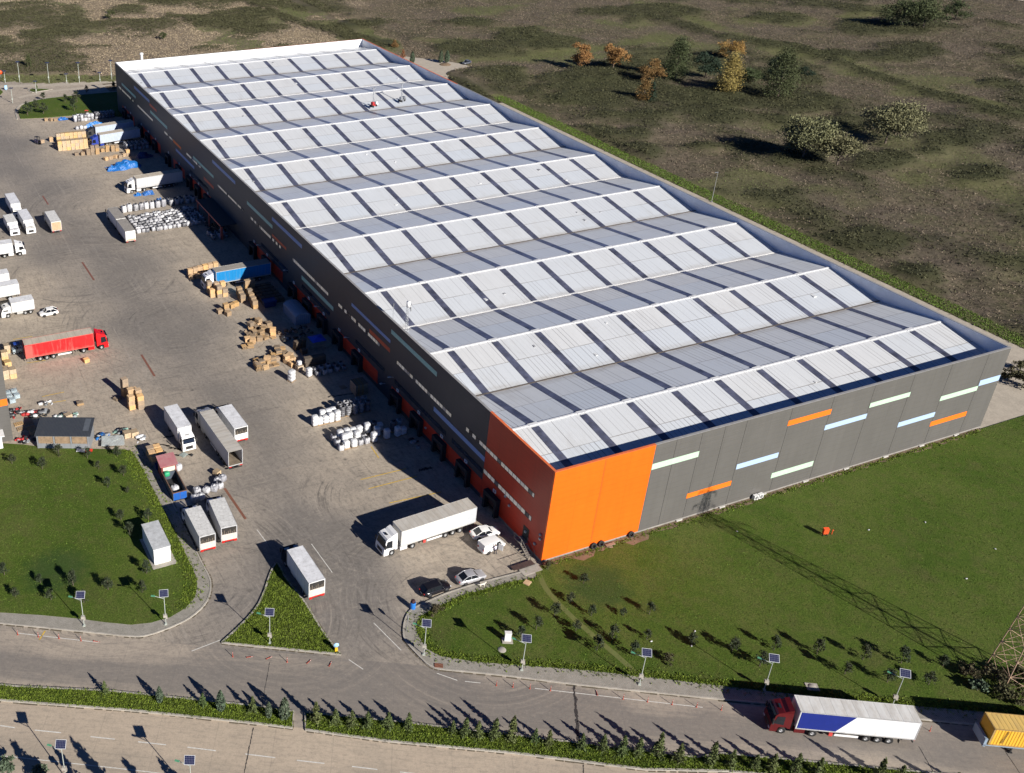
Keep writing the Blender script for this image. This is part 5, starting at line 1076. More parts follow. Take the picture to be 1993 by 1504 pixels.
stacks([(-23.4, 205.4, 1, 0), (-21.6, 205.0, 1, .1), (-20., 204.6, 2, 0), (-18.8, 204.4, 3, .1), (-17.3, 204.4, 3, 0), (-15.4, 205.9, 1, .2), (-13.9, 205.6, 2, 0), (-12.4, 205., 2, .1), (-11.1, 204.9, 2, 0)], CRO, 'brown crate', 'before the big timber block', group='crates before the timber block')
stacks([(-16.2, 197.9, 1, .4), (-14.6, 198.2, 1, -.2), (-13.1, 198.6, 1, .7), (-11.8, 198.2, 1, .1), (-10.4, 199.2, 1, .3), (-9.2, 199.4, 2, .2)], CR, 'loose pale crate', 'behind blue tarpaulin heap', group='crates behind the tarpaulin')
CR.put('pale crate carried high on the forks of the truck left of the timber block', 'crate', None, (-31.1, 218.6, .85), .2); CR.put('single pale crate left of the big timber block', 'crate', None, (-27.9, 221.6, 0), .1, (1, 1, 1.5))
stacks([(-25.2, 243.8, 1, .2), (-23.6, 243.1, 1, .5), (-22.2, 242.4, 1, -.2)], CRO, 'brown crate', 'on the kerb of the far lawn', group='crates on the far kerb')
# round the sky blue trailer
stacks([(-17.6, 112.0, 2, 0), (-16.3, 112.2, 2, 0), (-15., 112.5, 2, 0), (-13.7, 112.8, 2, 0), (-12.4, 113., 2, 0), (-11.1, 113.2, 2, 0)], CR, 'fresh crate', 'behind the sky blue trailer', group='crates behind the blue trailer')
stacks([(-17.7, 110.4, 1, .8), (-16.3, 110.5, 1, .2), (-15.2, 110.7, 1, 0)], CR, 'fresh crate', 'left of the sky blue trailer cab', group='crates behind the blue trailer')
stacks([(-16.3, 100.2, 2, 0), (-16.3, 102.2, 3, 0), (-15.0, 99.4, 3, 0), (-14.9, 101.2, 3, 0), (-13.6, 99.5, 2, 0), (-13.6, 101.1, 3, 0)], CR, 'tall stacked fresh crate', 'before sky blue trailer', group='crates before the blue trailer')
stacks([(-11.0, 95.3, 2, 0), (-10.8, 97., 2, 0), (-10.5, 98.7, 2, 0), (-9.6, 91.6, 2, 0), (-9.4, 93.3, 2, 0), (-9.1, 95., 2, 0), (-8.7, 97., 2, 0), (-8.3, 99.6, 3, 0), (-7.2, 99.8, 3, 0)], CRO, 'weathered crate', 'right of the fresh stacks', group='weathered crates by the blue trailer')
rows([CRD], -7.6, -2.4, 6, 92.6, 1.5, 'dark old crate', 'crate', 'dark crates under the wall', 'dark block against docks', 1.2, None, .06, .06)
stacks([(-17.4, 92.2, 1, .2), (-16.1, 90.6, 1, .3), (-15.9, 92.4, 2, .1), (-14.2, 93.6, 1, .4), (-13.0, 94.2, 1, .1)], CRO, 'small crate', 'in front of fresh stacks', group='loose crates')
def palstack(x, y, n, where, rz=0., kind=PAL, mess=.06):
    for k in range(n):
        lv = 'bottom' if k == 0 else ('top' if k == n-1 else ordw(k+1)+' from the ground')
        kind.put('pallet, %s of stack, %s' % (lv, where), 'pallet', 'stacked wooden pallets', (x+rnd.uniform(-mess, mess), y+rnd.uniform(-mess, mess), k*.145), rz+rnd.uniform(-.1, .1))
palstack(-52.9, 67.7, 5, 'alone on yard near yellow lines')
def heap(name, cells, hmin, hmax, kinds_extra):
    cells = sorted(cells)
    for i, (x, y) in enumerate(cells):
        r_ = rnd.random()
        if r_ < .62: palstack(x, y, rnd.randint(hmin, hmax), '%s from left, %s' % (ordw(i+1), name), rnd.choice((0, .1, 1.57, .3, -.2)), mess=.09)
        else:
            for k in range(1 if r_ < .85 else 2): rnd.choice(kinds_extra).put('wooden crate, %s place from left, %s%s' % (ordw(i+1), name, ', lower' if k == 0 else ', upper'), 'crate', 'crates among the pallets', (x, y, k*.9), rnd.uniform(-.6, .6), (rnd.uniform(.8, 1.15), rnd.uniform(.8, 1.15), rnd.uniform(.7, 1.05)))
heap('upper pallet heap', [(-17.9, 75.9), (-16.6, 75.8), (-15.5, 77.3), (-16.2, 78.4), (-14.9, 78.8), (-13.8, 77.8), (-12.6, 77.9), (-15.4, 80.1), (-14.1, 80.0), (-13.0, 79.3), (-11.8, 79.1), (-10.6, 78.6), (-14.6, 81.4), (-13.3, 81.2), (-12., 80.6), (-10.8, 80.2), (-13.9, 82.8), (-12.6, 82.6), (-11.4, 82.0), (-10.1, 82.2), (-12.9, 84.2), (-11.7, 83.9), (-10.5, 83.6), (-12.2, 85.6), (-10.9, 85.4)], 3, 9, [CR, CRO, CR])
heap('lower pallet heap', [(-18.4, 67.0), (-17.2, 67.1), (-18.2, 68.4), (-17.0, 68.6), (-17.6, 69.9), (-16.3, 69.9), (-15.8, 68.6), (-15.1, 70.1), (-14.6, 68.8), (-13.9, 70.3), (-13.4, 69.0), (-12.7, 70.5), (-12.1, 69.2), (-11.4, 70.6), (-10.9, 69.4), (-12.4, 72.0), (-11.2, 72.0), (-12.2, 67.6), (-11.0, 67.8), (-13.4, 71.8)], 4, 11, [CR, CRO, CR])
for k, (x, y) in enumerate(((-15.8, 67.3), (-14.5, 67.3))): palstack(x, y, 2, ('flat front left' if k == 0 else 'flat front right')+', lower pallet heap')
# leaning / tipped pallets and loose boards on the heaps
for i, (x, y, z, rx, rz, lab) in enumerate(((-14.0, 82.6, .5, 1.1, .4, 'pallet tipped on edge at the back of the upper heap'), (-11.2, 82., .5, .9, -.5, 'pallet leaning against the rear right of the upper heap'), (-15.6, 81.2, .5, 1.2, .9, 'grey pallet leaning at the left of the upper heap'), (-10.9, 77.8, .1, .3, .3, 'pallet slid onto the ground right of the upper heap'), (-16.9, 66.5, .55, 1.2, .1, 'pallet leaning on the tall left stack of the lower heap'), (-12.2, 68.4, .55, 1.15, 1.2, 'pallet standing on edge right of the lower heap'))):
    o = PAL.put(lab, 'pallet', 'tipped pallets', (x, y, z), rz); o.rotation_euler = (rx, 0, rz)
stacks([(-12.1, 67.3, 1, .4), (-11., 67.6, 1, .1), (-10.8, 69.2, 1, .6), (-11.7, 65.9, 1, .2)], CR, 'open pale crate', 'right of the lower pallet heap', group='crates by the lower heap')
stacks([(-8.2, 71.6, 2, .2), (-6.9, 71.9, 2, .4), (-7.6, 69.6, 1, .1)], CRD, 'brown box', 'in the shade beside the long pale beam', group='brown boxes')
CARDN = ['leftmost', 'second', 'third', 'fourth', 'fifth', 'rightmost']
for i in range(6): CARD.put('upright flat cardboard bundle in the shade, %s of six' % CARDN[i], 'cardboard', 'upright cardboard bundles', (-4.95+i*.43, 52.4, .02), R(90), (2.1, .9, 1.05))
PAL.put('pale pallet flat on the ground left of the cardboard bundles', 'pallet', None, (-5.9, 55.0, 0), .1)
m = MB(); m.box((0, 0, .35), (4.6, .35, .35)); m.box((1.2, -.3, .2), (1.5, .3, .3)); tag(m.build('beam', plain('pale_beam', (.42, .36, .27), .8, var=.3), None, (-3.5, 70.6, 0), .02), 'long pale beam lying in the shade beside brown boxes', 'beam')
stacks([(-44.6, 62.9, 3, .1), (-43.0, 62.4, 3, .0), (-44.0, 65.2, 3, .1), (-42.8, 64.5, 3, .1), (-43.1, 66.6, 2, .2), (-44.5, 67.6, 4, .2)], CR, 'fresh crate', 'in lone mid yard group', group='crates in mid yard')
CRO.put('broken low crate left of the lone crate group', 'crate', None, (-46.2, 67.0, 0), .5, (1.1, 1, .5)); CR.put('single crate with grey base standing below the red lorry', 'crate', None, (-48.4, 82.6, 0), .2, (.9, .9, .8))
stacks([(-62.1, 92.0, 2, 0), (-63., 89.5, 2, 0), (-62.9, 87.0, 1, .1), (-63.6, 84.8, 1, 0), (-63.9, 82.4, 2, .1), (-62.6, 82.2, 2, 0), (-63.8, 83.6, 1, 0)], CRP, 'yellow crate', 'along the left picture edge', group='crates at the left edge')
# blue tarpaulins
def tarp(label, x, y, d, seed, mt=None, rz=0., n=3):
    # draped sheet: lumps below, creases, edges falling to the ground
    m = MB(); rr = random.Random(seed); nx, ny = int(8+d[0]*3), int(8+d[1]*3); lumps = [(rr.uniform(-.36, .36), rr.uniform(-.25, .25), rr.uniform(.14, .26), rr.uniform(.55, 1.)) for _ in range(n+3)]; vs = []
    for i in range(nx+1):
        for j in range(ny+1):
            u, v = i/nx-.5, j/ny-.5; h = max([hh*max(0, 1-((u-a)**2+(v-b_)**2*.6)/r_**2)**.6 for a, b_, r_, hh in lumps]+[.0]); e = (1-abs(2*u)**5)*(1-abs(2*v)**5)
            z = d[2]*(.18+.72*h)*e+.10*math.sin(u*31+v*13+seed)*e+.07*math.sin(v*41-u*17)*e+rr.uniform(-.05, .05); k_ = 1+.10*math.sin(v*9+seed)+.06*math.sin(u*23)
            vs.append((u*d[0]*k_, v*d[1]*(1+.12*math.sin(u*11+seed)), max(.02, z)))
    m.add(vs, [(i*(ny+1)+j, (i+1)*(ny+1)+j, (i+1)*(ny+1)+j+1, i*(ny+1)+j+1) for i in range(nx) for j in range(ny)])
    return tag(m.build('tarpaulin', mt or M_tarpb, None, (x, y, 0), rz), label, 'tarpaulin')
tarp('bright blue tarpaulin heap draped over goods, largest in the yard', -12.6, 190.2, (9.5, 5.5, 2.2), 3, None, .15, 4)
tarp('blue tarpaulin end lump left of the largest tarpaulin heap', -16.8, 188.8, (2.6, 2.4, 1.6), 5, None, 0, 2)
tarp('small blue tarpaulin on the kerb of the far lawn', -19.6, 243.2, (3.4, 2.2, 1.), 8); tarp('blue tarpaulin strip behind the dusty trailers', -11.4, 232.6, (7, 2.2, 1.6), 9, None, .2, 4)
tarp('low blue plastic heap before the plain grey trailer, left one', -15.2, 166.3, (2., 1.6, .9), 10); tarp('low blue plastic heap before the plain grey trailer, right one', -12.2, 166.0, (3.2, 1.8, 1.3), 11)
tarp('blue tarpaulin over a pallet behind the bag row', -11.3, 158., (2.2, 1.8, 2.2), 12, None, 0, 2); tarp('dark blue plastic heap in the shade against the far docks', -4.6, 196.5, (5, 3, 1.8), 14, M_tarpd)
# blue canopy, tent, blue bin
t = thing('canopy_tent', 'small bright blue canopy on four poles in the shade by the docks', 'canopy', (-4.2, 70.9, 0)); m = MB(); m.add([(-1.5, -1.4, 2), (1.5, -1.4, 2), (1.5, 1.4, 2), (-1.5, 1.4, 2), (0, 0, 2.35)], [(0, 1, 4), (1, 2, 4), (2, 3, 4), (3, 0, 4)]); m.add([(-1.5, -1.4, 1.95), (1.5, -1.4, 1.95), (1.5, 1.4, 1.95), (-1.5, 1.4, 1.95), (0, 0, 2.3)], [(1, 0, 4), (2, 1, 4), (3, 2, 4), (0, 3, 4)])
m.build('cover', plain('bright_blue_sheet', (.012, .08, .62), .4, var=.15), t)
for sx in (-1.45, 1.45):
    for sy in (-1.35, 1.35): m = MB(); m.tube((sx, sy, 0), (sx, sy, 2.), .03); m.build('pole', M_steel, t)
M_tent = mat_tarp('grey_blue_tent_cloth', (.24, .31, .40), 'x', .45, (.2, .22, .24), .3)
t = thing('storage_tent', 'grey blue arched storage tent in the shade against the docks', 'tent', (-2.9, 84.2, 0)); m = MB(); n_ = 10; pr = [(-1.7, 0), (-1.7, 2.0)]+[(1.7*math.sin(-1.2+2.4*i/n_)/math.sin(1.2), 2.0+1.0*(math.cos(-1.2+2.4*i/n_)-math.cos(1.2))) for i in range(1, n_)]+[(1.7, 2.0), (1.7, 0)]
m.profile(pr, -3.4, 3.4); m.build('cover', M_tent, t); m = MB()
for k in range(7): m.tube((-1.4+k*.47, -3.44, 0), (-1.4+k*.47, -3.44, 2.2), .03)
m.build('frame', M_steel, t)
t = thing('waste_bin', 'dark blue steel waste bin in the shade left of the storage tent', 'bin', (-6.4, 91.6-.4, 0)); m = MB(); m.profile([(-1.2, .15), (1.2, .15), (1.5, 1.5), (-1.5, 1.5)], -.8, .8); m.build('body', M_tarpd, t); m = MB(); m.b2(-1.55, 1.55, -.85, -.75, 1.45, 1.58); m.b2(-1.55, 1.55, .75, .85, 1.45, 1.58); m.b2(-1.3, 1.3, -.5, .5, 1.5, 1.53); m.build('rim', plain('blue_bin_rim', (.02, .06, .22), .5), t)
# scrap heaps
def scrap(label, x, y, d, n, mats, seed, cat='scrap heap', name='scrap_heap'):
    rr = random.Random(seed); m = MB()
    for k in range(n):
        u, v = rr.uniform(-.5, .5), rr.uniform(-.5, .5); h = d[2]*max(.15, 1-1.6*math.hypot(u, v))*rr.uniform(.5, 1)
        s = rr.uniform(.25, .7)
        if rr.random() < .5: m.blob((u*d[0], v*d[1], h*.6), (s*1.5, s*1.2, s), rr.randrange(len(mats)), 8, 5, .2, .7, k)
        else: m.box((u*d[0], v*d[1], h*.7), (s*1.8, s*.7, s*.3), rr.randrange(len(mats)), rr.uniform(0, 3), rr.uniform(-.7, .7))
    return tag(m.build(name, mats, None, (x, y, 0)), label, cat)
M_sc1 = plain('scrap_black', (.025, .025, .028), .6, var=.5); M_sc2 = plain('scrap_grey', (.32, .33, .34), .5, var=.4); M_sc3 = plain('scrap_brown', (.22, .15, .10), .8, var=.4); M_sc4 = plain('scrap_white', (.65, .65, .66), .5, var=.3); M_sc5 = plain('scrap_green', (.25, .40, .34), .5, var=.3); M_scr = plain('scrap_red', (.45, .04, .04), .5); M_scy = plain('scrap_yellow', (.55, .38, .08), .6)
for a in (('dark scrap and broken wood heap in the shade before the storage tent', -6.2, 77.6, (7., 5., 1.6), 46, [M_sc1, M_woodd, M_sc3, M_sc2], 3), ('tangled brown scrap under the red edged canopy', -3.2, 136.5, (4., 5., 2.2), 36, [M_sc3, M_sc1, M_woodd], 4), ('black plastic scrap pile nearest the grey neighbour wall', -64.2, 69.2, (2.6, 2.8, 1.3), 26, [M_sc1, M_sc1, M_sc2, M_scr], 5), ('black plastic scrap pile with red pieces in the middle behind the shed', -61.9, 68.0, (2.2, 2.4, 1.3), 24, [M_sc1, M_sc1, M_scr, M_sc4], 6), ('black plastic scrap pile at the right end behind the shed', -59.8, 67.4, (2.2, 2.2, 1.3), 22, [M_sc1, M_sc1, M_sc2], 7),
          ('dark crumpled sheet scrap next to the yellow lines', -58.6, 70.4, (2.4, 1.6, .8), 12, [M_sc1, M_sc2, M_sc4], 8), ('mixed green and yellow scrap behind the shed roof', -56.0, 64.8, (4.2, 1.6, 1.1), 26, [M_sc5, M_sc2, M_scy, M_sc1, M_sc4], 9), ('red and black scrap left of the shed wall', -64.2, 60.3, (3., 2., .9), 18, [M_sc1, M_scr, M_sc2], 10), ('mixed grey scrap between shed and corrugated sheets', -51.5, 55.8, (2.2, 2.6, 1.1), 20, [M_sc1, M_sc2, M_tarpb], 11), ('dark scrap and bins right of the corrugated sheets', -48.2, 56.2, (2.4, 1.6, 1.), 14, [M_sc1, M_sc5, M_sc2], 12), ('small white and dark rubbish heap by the crate pair', -45.6, 53.2, (1.6, 1.4, .9), 10, [M_sc4, M_sc1, M_sc2], 13), ('dark equipment in the shade against the orange docks', -2.2, 33.6, (.8, 2.5, .8), 8, [M_sc1, M_sc2], 14)): scrap(*a)
for i, (x, y) in enumerate(((-64.4, 65.6), (-62.7, 65.2), (-64.2, 63.9), (-62.6, 63.6))): PAL.put('pallet lying behind the shed, %s of four' % ('far left', 'far right', 'near left', 'near right')[i], 'pallet', 'pallets behind the shed', (x, y, .0), .1, (1.35, 1.1, 1.))
CRP.put('orange yellow crate behind the shed among scrap', 'crate', None, (-55.9, 64.2, .1), .3, (1, .9, .8)); CRP.put('orange crate left of the shed', 'crate', None, (-62.6, 61.6, 0), .2, (.8, .8, .8))
for i, (x, y) in enumerate(((-64.6, 76.0), (-63.4, 76.2), (-64.5, 74.6), (-63.2, 74.5), (-64.2, 73.2))):
    t = thing('wire_cage', 'pale blue grey wire cage pallet beside the orange stripe, %s' % ('rear left', 'rear right', 'middle left', 'middle right', 'front left')[i], 'cage', (x, y, 0), .05, 'wire cage pallets'); m = MB(); m.b2(-.55, .55, -.45, .45, .1, .16); m.b2(-.5, .5, -.4, .4, .16, .85); m.build('load', plain('cage_load', (.34, .42, .46), .5, var=.3), t); m = MB()
    for sx in (-.55, .55):
        for sy in (-.45, .45): m.tube((sx, sy, 0), (sx, sy, 1.), .025)
    for z in (.3, .6, .98): m.tube((-.55, -.45, z), (.55, -.45, z), .015); m.tube((-.55, .45, z), (.55, .45, z), .015); m.tube((-.55, -.45, z), (-.55, .45, z), .015); m.tube((.55, -.45, z), (.55, .45, z), .015)
    m.build('cage', M_steel, t)
# corrugated sheets
def mat_corr(name, c, ax, d=(.25, .2, .16)):
    n = NT(name); v = n.coord('Object'); o = n.sep(v)[:3]; u = o[0 if ax == 'x' else 1]; rib = n.math('PINGPONG', n.math('MULTIPLY', u, 4.), .5); f = n.noise(v, 1.5, 6, .7)
    col = n.mix(n.ramp(f, [(.4, 0.), (.7, .6)]), c, d); col = n.mix(n.math('MULTIPLY', n.math('LESS_THAN', rib, .12), .45), col, mul(c, .4)); n.color(col); n.bump(rib, .6, .06); return n.fin(.5)
m = MB(); m.box((0, 0, .5), (3.8, 3.0, .06), 0, -.25, .04); m.box((.2, .1, .42), (3.6, 2.9, .06), 0, -.2, .03); m.box((0, 0, .2), (3.2, 2.4, .38), 1, -.25); m.box((.6, .5, .56), (1.5, 1.2, .05), 0, .3); tag(m.build('sheet_pile', [mat_corr('corrugated_sheet', (.50, .54, .52), 'x'), M_woodd], None, (-50.4, 53.6, 0)), 'pile of pale corrugated sheets beside the dark roofed shed', 'sheet pile')
CRP.put('orange crate right of the corrugated sheets, left of a pair', 'crate', 'crate pair by the sheets', (-47.6, 54.6, 0), .1); CRP.put('orange crate right of the corrugated sheets, right of a pair', 'crate', 'crate pair by the sheets', (-46.4, 54.4, 0), .1)
tag(scrap('x', -46.9, 51.6, (1., 1., .4), 1, [M_sc4], 2), 'white plastic scrap lying by the crates near the shed', 'rubbish')
# shed
sx0, sx1, sy0, sy1 = -61.9, -53.3, 55.2, 58.9
t = thing('shed', 'long low shed with dark grey pitched roof and three board filled openings', 'shed', (-57.7, 56.9, 0), R(-23.)); m = MB(); hw, hd = 4.45, 2.0
for x in (-4.4, -1.6, 1.3, 4.2): m.box((x, -hd, 1.4), (.25, .2, 2.8), 0)
m.b2(-hw, hw, -hd-.06, -hd+.06, 0, 1.1, 0); m.b2(-hw, hw, -hd-.07, -hd+.07, 2.55, 2.9, 0); m.b2(-hw, hw, hd-.1, hd, 0, 2.9, 0); m.b2(-hw, -hw+.1, -hd, hd, 0, 3.0, 0); m.b2(hw-.1, hw, -hd, hd, 0, 3.0, 0); m.build('wall', mat_clad('shed_grey_wall', (.24, .25, .26), 'x'), t)
for x in (-3., -.15, 2.75): m = MB(); m.b2(x-1.25, x+1.25, -hd+.0, -hd+.05, 1.1, 2.55); m.build('opening_board', plain('shed_boards', (.30, .21, .13), .8, var=.4), t)
m = MB(); m.add([(-hw-.3, -hd-.45, 2.85), (hw+.3, -hd-.45, 2.85), (hw+.3, hd+.35, 3.45), (-hw-.3, hd+.35, 3.45), (-hw-.3, -hd-.45, 2.97), (hw+.3, -hd-.45, 2.97), (hw+.3, hd+.35, 3.57), (-hw-.3, hd+.35, 3.57)], [(3, 2, 1, 0), (4, 5, 6, 7), (0, 1, 5, 4), (2, 3, 7, 6), (1, 2, 6, 5), (3, 0, 4, 7)]); r_ = m.build('roof', mat_corr('dark_roof_sheet', (.040, .045, .055), 'x', (.06, .065, .07)), t)
m = MB(); m.add([(hw-1.2, -hd+.8, 3.17), (hw-.2, -hd+.8, 3.17), (hw-.2, hd, 3.535), (hw-1.2, hd, 3.535)], [(0, 1, 2, 3)]); m.build('patch', plain('roof_patch', (.09, .10, .115), .5), r_)
m = MB(); 
for k in range(9): m.add([(-1.2+k*.3, -.5+.12*math.sin(k), .06+.05*math.sin(k*2)), (-.9+k*.3, -.5+.12*math.sin(k+1), .06+.05*math.sin(k*2+2)), (-.9+k*.3, .35, .06+.1*math.cos(k+1)+.1), (-1.2+k*.3, .35, .06+.1*math.cos(k)+.1)], [(0, 1, 2, 3)], 0 if k < 5 else 1)
tag(m.build('banner', [M_sc4, plain('banner_red', (.72, .04, .02), .5)], None, (-55.6, 53.0, .2), -.4), 'crumpled white and red banner lying on the grass edge below the shed', 'banner')
# kiosk
t = thing('kiosk', 'white flat roofed container cabin on a concrete pad in the left lawn', 'cabin', (-51.2, 23.9, 0), R(90.5)); m = MB(); m.b2(-3.05, 3.05, -1.25, 1.25, .15, 2.95); m.build('wall', plain('white_cabin_wall', (.80, .79, .76), .5, var=.04), t); m = MB(); m.b2(-3.12, 3.12, -1.32, 1.32, 2.95, 3.08); m.build('roof', plain('pale_cabin_roof', (.52, .53, .53), .6, var=.25, dirt=.35), t); m = MB(); m.b2(-3.9, 3.3, -1.9, 1.7, -.05, .19); m.build('concrete_pad', M_kerb, t)
# skip with red roofed hut
t = thing('skip', 'long open topped blue ended skip holding a white bag, along the lawn kerb', 'skip', (-44.4, 36.9, 0), R(90)); m = MB(); l2 = 2.9
m.b2(-l2, l2, -1.15, -1.07, .2, 1.7, 0); m.b2(-l2, l2, 1.07, 1.15, .2, 1.7, 0); m.b2(-l2, -l2+.08, -1.07, 1.07, .2, 1.7, 1); m.b2(l2-.08, l2, -1.07, 1.07, .2, 1.7, 0); m.b2(-l2, l2, -1.07, 1.07, .2, .3, 2)
m.b2(-l2-.05, l2+.05, -1.22, -1.06, 1.7, 1.8, 3); m.b2(-l2-.05, l2+.05, 1.06, 1.22, 1.7, 1.8, 3); m.b2(-l2-.06, -l2+.1, -1.06, 1.06, 1.7, 1.8, 3); m.b2(-l2-.03, -l2-.002, -.02, .02, .3, 1.6, 3)
for y in (-.7, .7): m.box((-l2+.3, y, .1), (.4, .15, .2), 2); m.box((l2-.3, y, .1), (.4, .15, .2), 2)
m.build('body', [plain('skip_grey_blue', (.06, .08, .11), .6, var=.4, dirt=.4), plain('skip_blue', (.012, .10, .40), .5, var=.2, dirt=.15), M_chas, plain('skip_rust_rim', (.16, .09, .06), .8, var=.4)], t)
BAGS[1].put('white bulk bag lying inside the long skip', 'bulk bag', None, (-44.6, 36.2, .32), .4); scrap('dark rubbish in the near end of the long skip', -44.1, 35., (1.5, 1.4, .6), 10, [M_sc1, M_sc2, M_tarpd], 31).location.z = .35
t = thing('hut', 'small hut with faded red corrugated roof at the head of the skip', 'hut', (-44.3, 41.2, 0)); m = MB(); m.b2(-1.25, 1.25, -1., 1.2, .2, 2.6); m.build('wall', plain('hut_red_wall', (.25, .05, .045), .6, var=.3), t); m = MB(); m.add([(-1.5, -1.3, 2.75), (1.5, -1.3, 2.75), (1.55, 1.5, 3.2), (-1.45, 1.5, 3.2), (-1.5, -1.3, 2.82), (1.5, -1.3, 2.82), (1.55, 1.5, 3.27), (-1.45, 1.5, 3.27)], [(3, 2, 1, 0), (4, 5, 6, 7), (0, 1, 5, 4), (1, 2, 6, 5), (2, 3, 7, 6), (3, 0, 4, 7)]); m.build('roof', mat_corr('faded_red_roof', (.40, .15, .16), 'y', (.45, .28, .26)), t); m = MB(); m.b2(-1., 1., -1.08, -1.01, 1.5, 2.4); m.build('front_panel', plain('hut_cream_panel', (.62, .60, .5), .6, var=.2), t)
m = MB(); m.blob((0, 0, .4), (.95, .8, .8), 0, 10, 6, .05, .5, 2); tag(m.build('tub', plain('green_tub', (.03, .35, .16), .5), None, (-44.9, 39.5, 1.2)), 'green plastic tub before the red roofed hut', 'tub')
BAGS[1].put('white bulk bag hanging beside the red roofed hut', 'bulk bag', None, (-42.6, 40.8, .9), .4)
stacks([(-45.5, 47.4, 2, 0), (-44.3, 47.4, 2, 0), (-45.5, 46.1, 2, 0), (-44.3, 46.1, 2, 0), (-45.4, 44.9, 2, 0), (-44.2, 44.8, 2, 0)], CR, 'tight packed crate', 'by the red roofed hut', group='crates by the hut')
m = MB(); m.box((0, 0, .45), (2., .9, .9)); tag(m.build('blue_bin', M_tarpd, None, (-44.7, 43.6, 0)), 'dark blue bin between tight packed crates and the red roofed hut', 'bin')
m = MB(); m.box((0, 0, .06), (1.2, 1., .12), 0, .2); m.box((1., -1., .05), (.5, .3, .1), 1, .5); tag(m.build('sheet', [plain('grey_green_sheet', (.28, .32, .30), .6, var=.3), M_sc1], None, (-40.2, 45.6, .0), .3), 'small grey sheet lying on oil stains before the spotless white lorry', 'sheet')
# drain gratings
M_rust = mat_corr('rusty_grating', (.24, .10, .06), 'y', (.13, .07, .05))
for (a, b), lab in zip((((83, 381), (94, 398)), ((160, 510), (183, 545)), ((275, 690), (301, 732)), ((437, 950), (478, 1010))), ('rusty drain grating in the yard, farthest from the camera', 'rusty drain grating in the yard, second farthest', 'rusty drain grating in the yard above the lone crate group', 'rusty drain grating in the yard beside the dirty box lorry, nearest')):
    p, q = P(*a), P(*b); m = MB(); line_strip(m, [(p.x, p.y), (q.x, q.y)], .42, .004, .018); tag(m.build('drain_grating', M_rust), lab, 'drain', 'rusty drain gratings')
# fork-lift trucks
def forklift(label, x, y, hdg, paint, raised=.6, roof=None):
    t = thing('forklift', label, 'forklift', (x, y, 0), R(hdg), 'fork lift trucks'); m = MB(); m.box((-.7, 0, .7), (1.6, 1.1, .8)); m.blob((-1.5, 0, .75), (.9, 1.15, 1.0), 0, 10, 6, 0, .5); m.build('body', paint, t)
    m = MB()
    for sy in (-.5, .5): m.tube((-.1, sy, 1.1), (-.35, sy, 2.15), .04); m.tube((-1.5, sy, 1.1), (-1.35, sy, 2.15), .04)
    m.build('guard_post', M_chas, t); m = MB(); m.b2(-1.45, -.25, -.56, .56, 2.13, 2.2); m.build('guard_roof', roof or M_chas, t)
    m = MB()
    for sy in (-.35, .35): m.box((.25, sy, 1.2), (.1, .1, 2.3))
    m.box((.25, 0, 2.3), (.1, .8, .1)); m.box((.32, 0, raised+.25), (.06, .9, .5)); m.build('mast', M_chas, t); m = MB()
    for sy in (-.3, .3): m.box((.85, sy, raised), (1.1, .12, .06))
    m.build('fork', M_steel, t); m = MB(); m.blob((-.85, 0, 1.2), (.5, .55, .3), 0, 8, 5, 0, .6); m.build('seat', M_chas, t)
    for xx, r in ((-.1, .32), (-1.3, .27)):
        for sy in (-.5, .5): wheel(t, xx, sy, r, .22)
forklift('dark forklift carrying a pale crate left of the big timber block', -31.9, 220.4, -65, plain('purple_grey_paint', (.06, .05, .10), .4), .75)
forklift('orange red forklift among the far white bags', -11.9, 240.4+1.9, 250, plain('orange_red_paint', (.80, .10, .03), .4), 1.2, plain('orange_red_paint', (.80, .10, .03), .4))
forklift('blue roofed forklift half hidden behind the red lorry tail', -61.1, 91.3, 180, plain('pale_blue_machine_paint', (.35, .42, .46), .4), .3, plain('blue_guard_roof', (.02, .06, .30), .4))
# barrel, cabinets, signs on the right lawn and the triangle
q = P(803, 1184); t = thing('barrel', 'bright blue barrel filled with dark rubbish at the kerb by the black estate car', 'barrel', (q.x, q.y, 0)); m = MB(); m.lathe([(0, 0), (.36, 0), (.40, .1), (.40, 1.1), (.36, 1.2), (.33, 1.12)], (0, 0, 0), 'Z', 16); m.build('drum', plain('blue_plastic_drum', (.02, .17, .55), .4, var=.1), t); m = MB(); m.blob((.02, .03, 1.28), (.62, .6, .5), 0, 9, 6, .18, .8, 4); m.build('rubbish', plain('dark_red_rubbish', (.05, .015, .02), .8, var=.5), t)
q = P(987, 1249); t = thing('cabinet', 'white electrical cabinet standing on a concrete foot in the right lawn', 'cabinet', (q.x, q.y, .15), R(-26)); m = MB(); m.b2(-.42, .42, -.22, .22, .15, 1.5); m.build('casing', M_white, t); m = MB(); m.b2(-.46, .46, -.26, .28, 1.5, 1.56); m.build('lid', M_white, t); m = MB(); m.b2(-.7, .7, -.5, .5, 0, .14); m.build('foot', M_kerb, t)
q = P(976.7, 1266); m = MB(); m.lathe([(0, .06), (.5, .06), (.55, 0)], (0, 0, 0), 'Z', 20); tag(m.build('manhole', M_kerb, None, (q.x, q.y, .155)), 'round concrete manhole cover in the right lawn below the white cabinet', 'manhole')
q = P(1580, 1339); m = MB(); m.box((0, 0, .04), (1.5, 1.2, .09), 0, -.5); m.lathe([(0, .14), (.45, .14), (.5, .08)], (0, 0, 0), 'Z', 18); tag(m.build('manhole', M_kerb, None, (q.x, q.y, .16)), 'square manhole slab with round lid behind the maroon lorry', 'manhole')
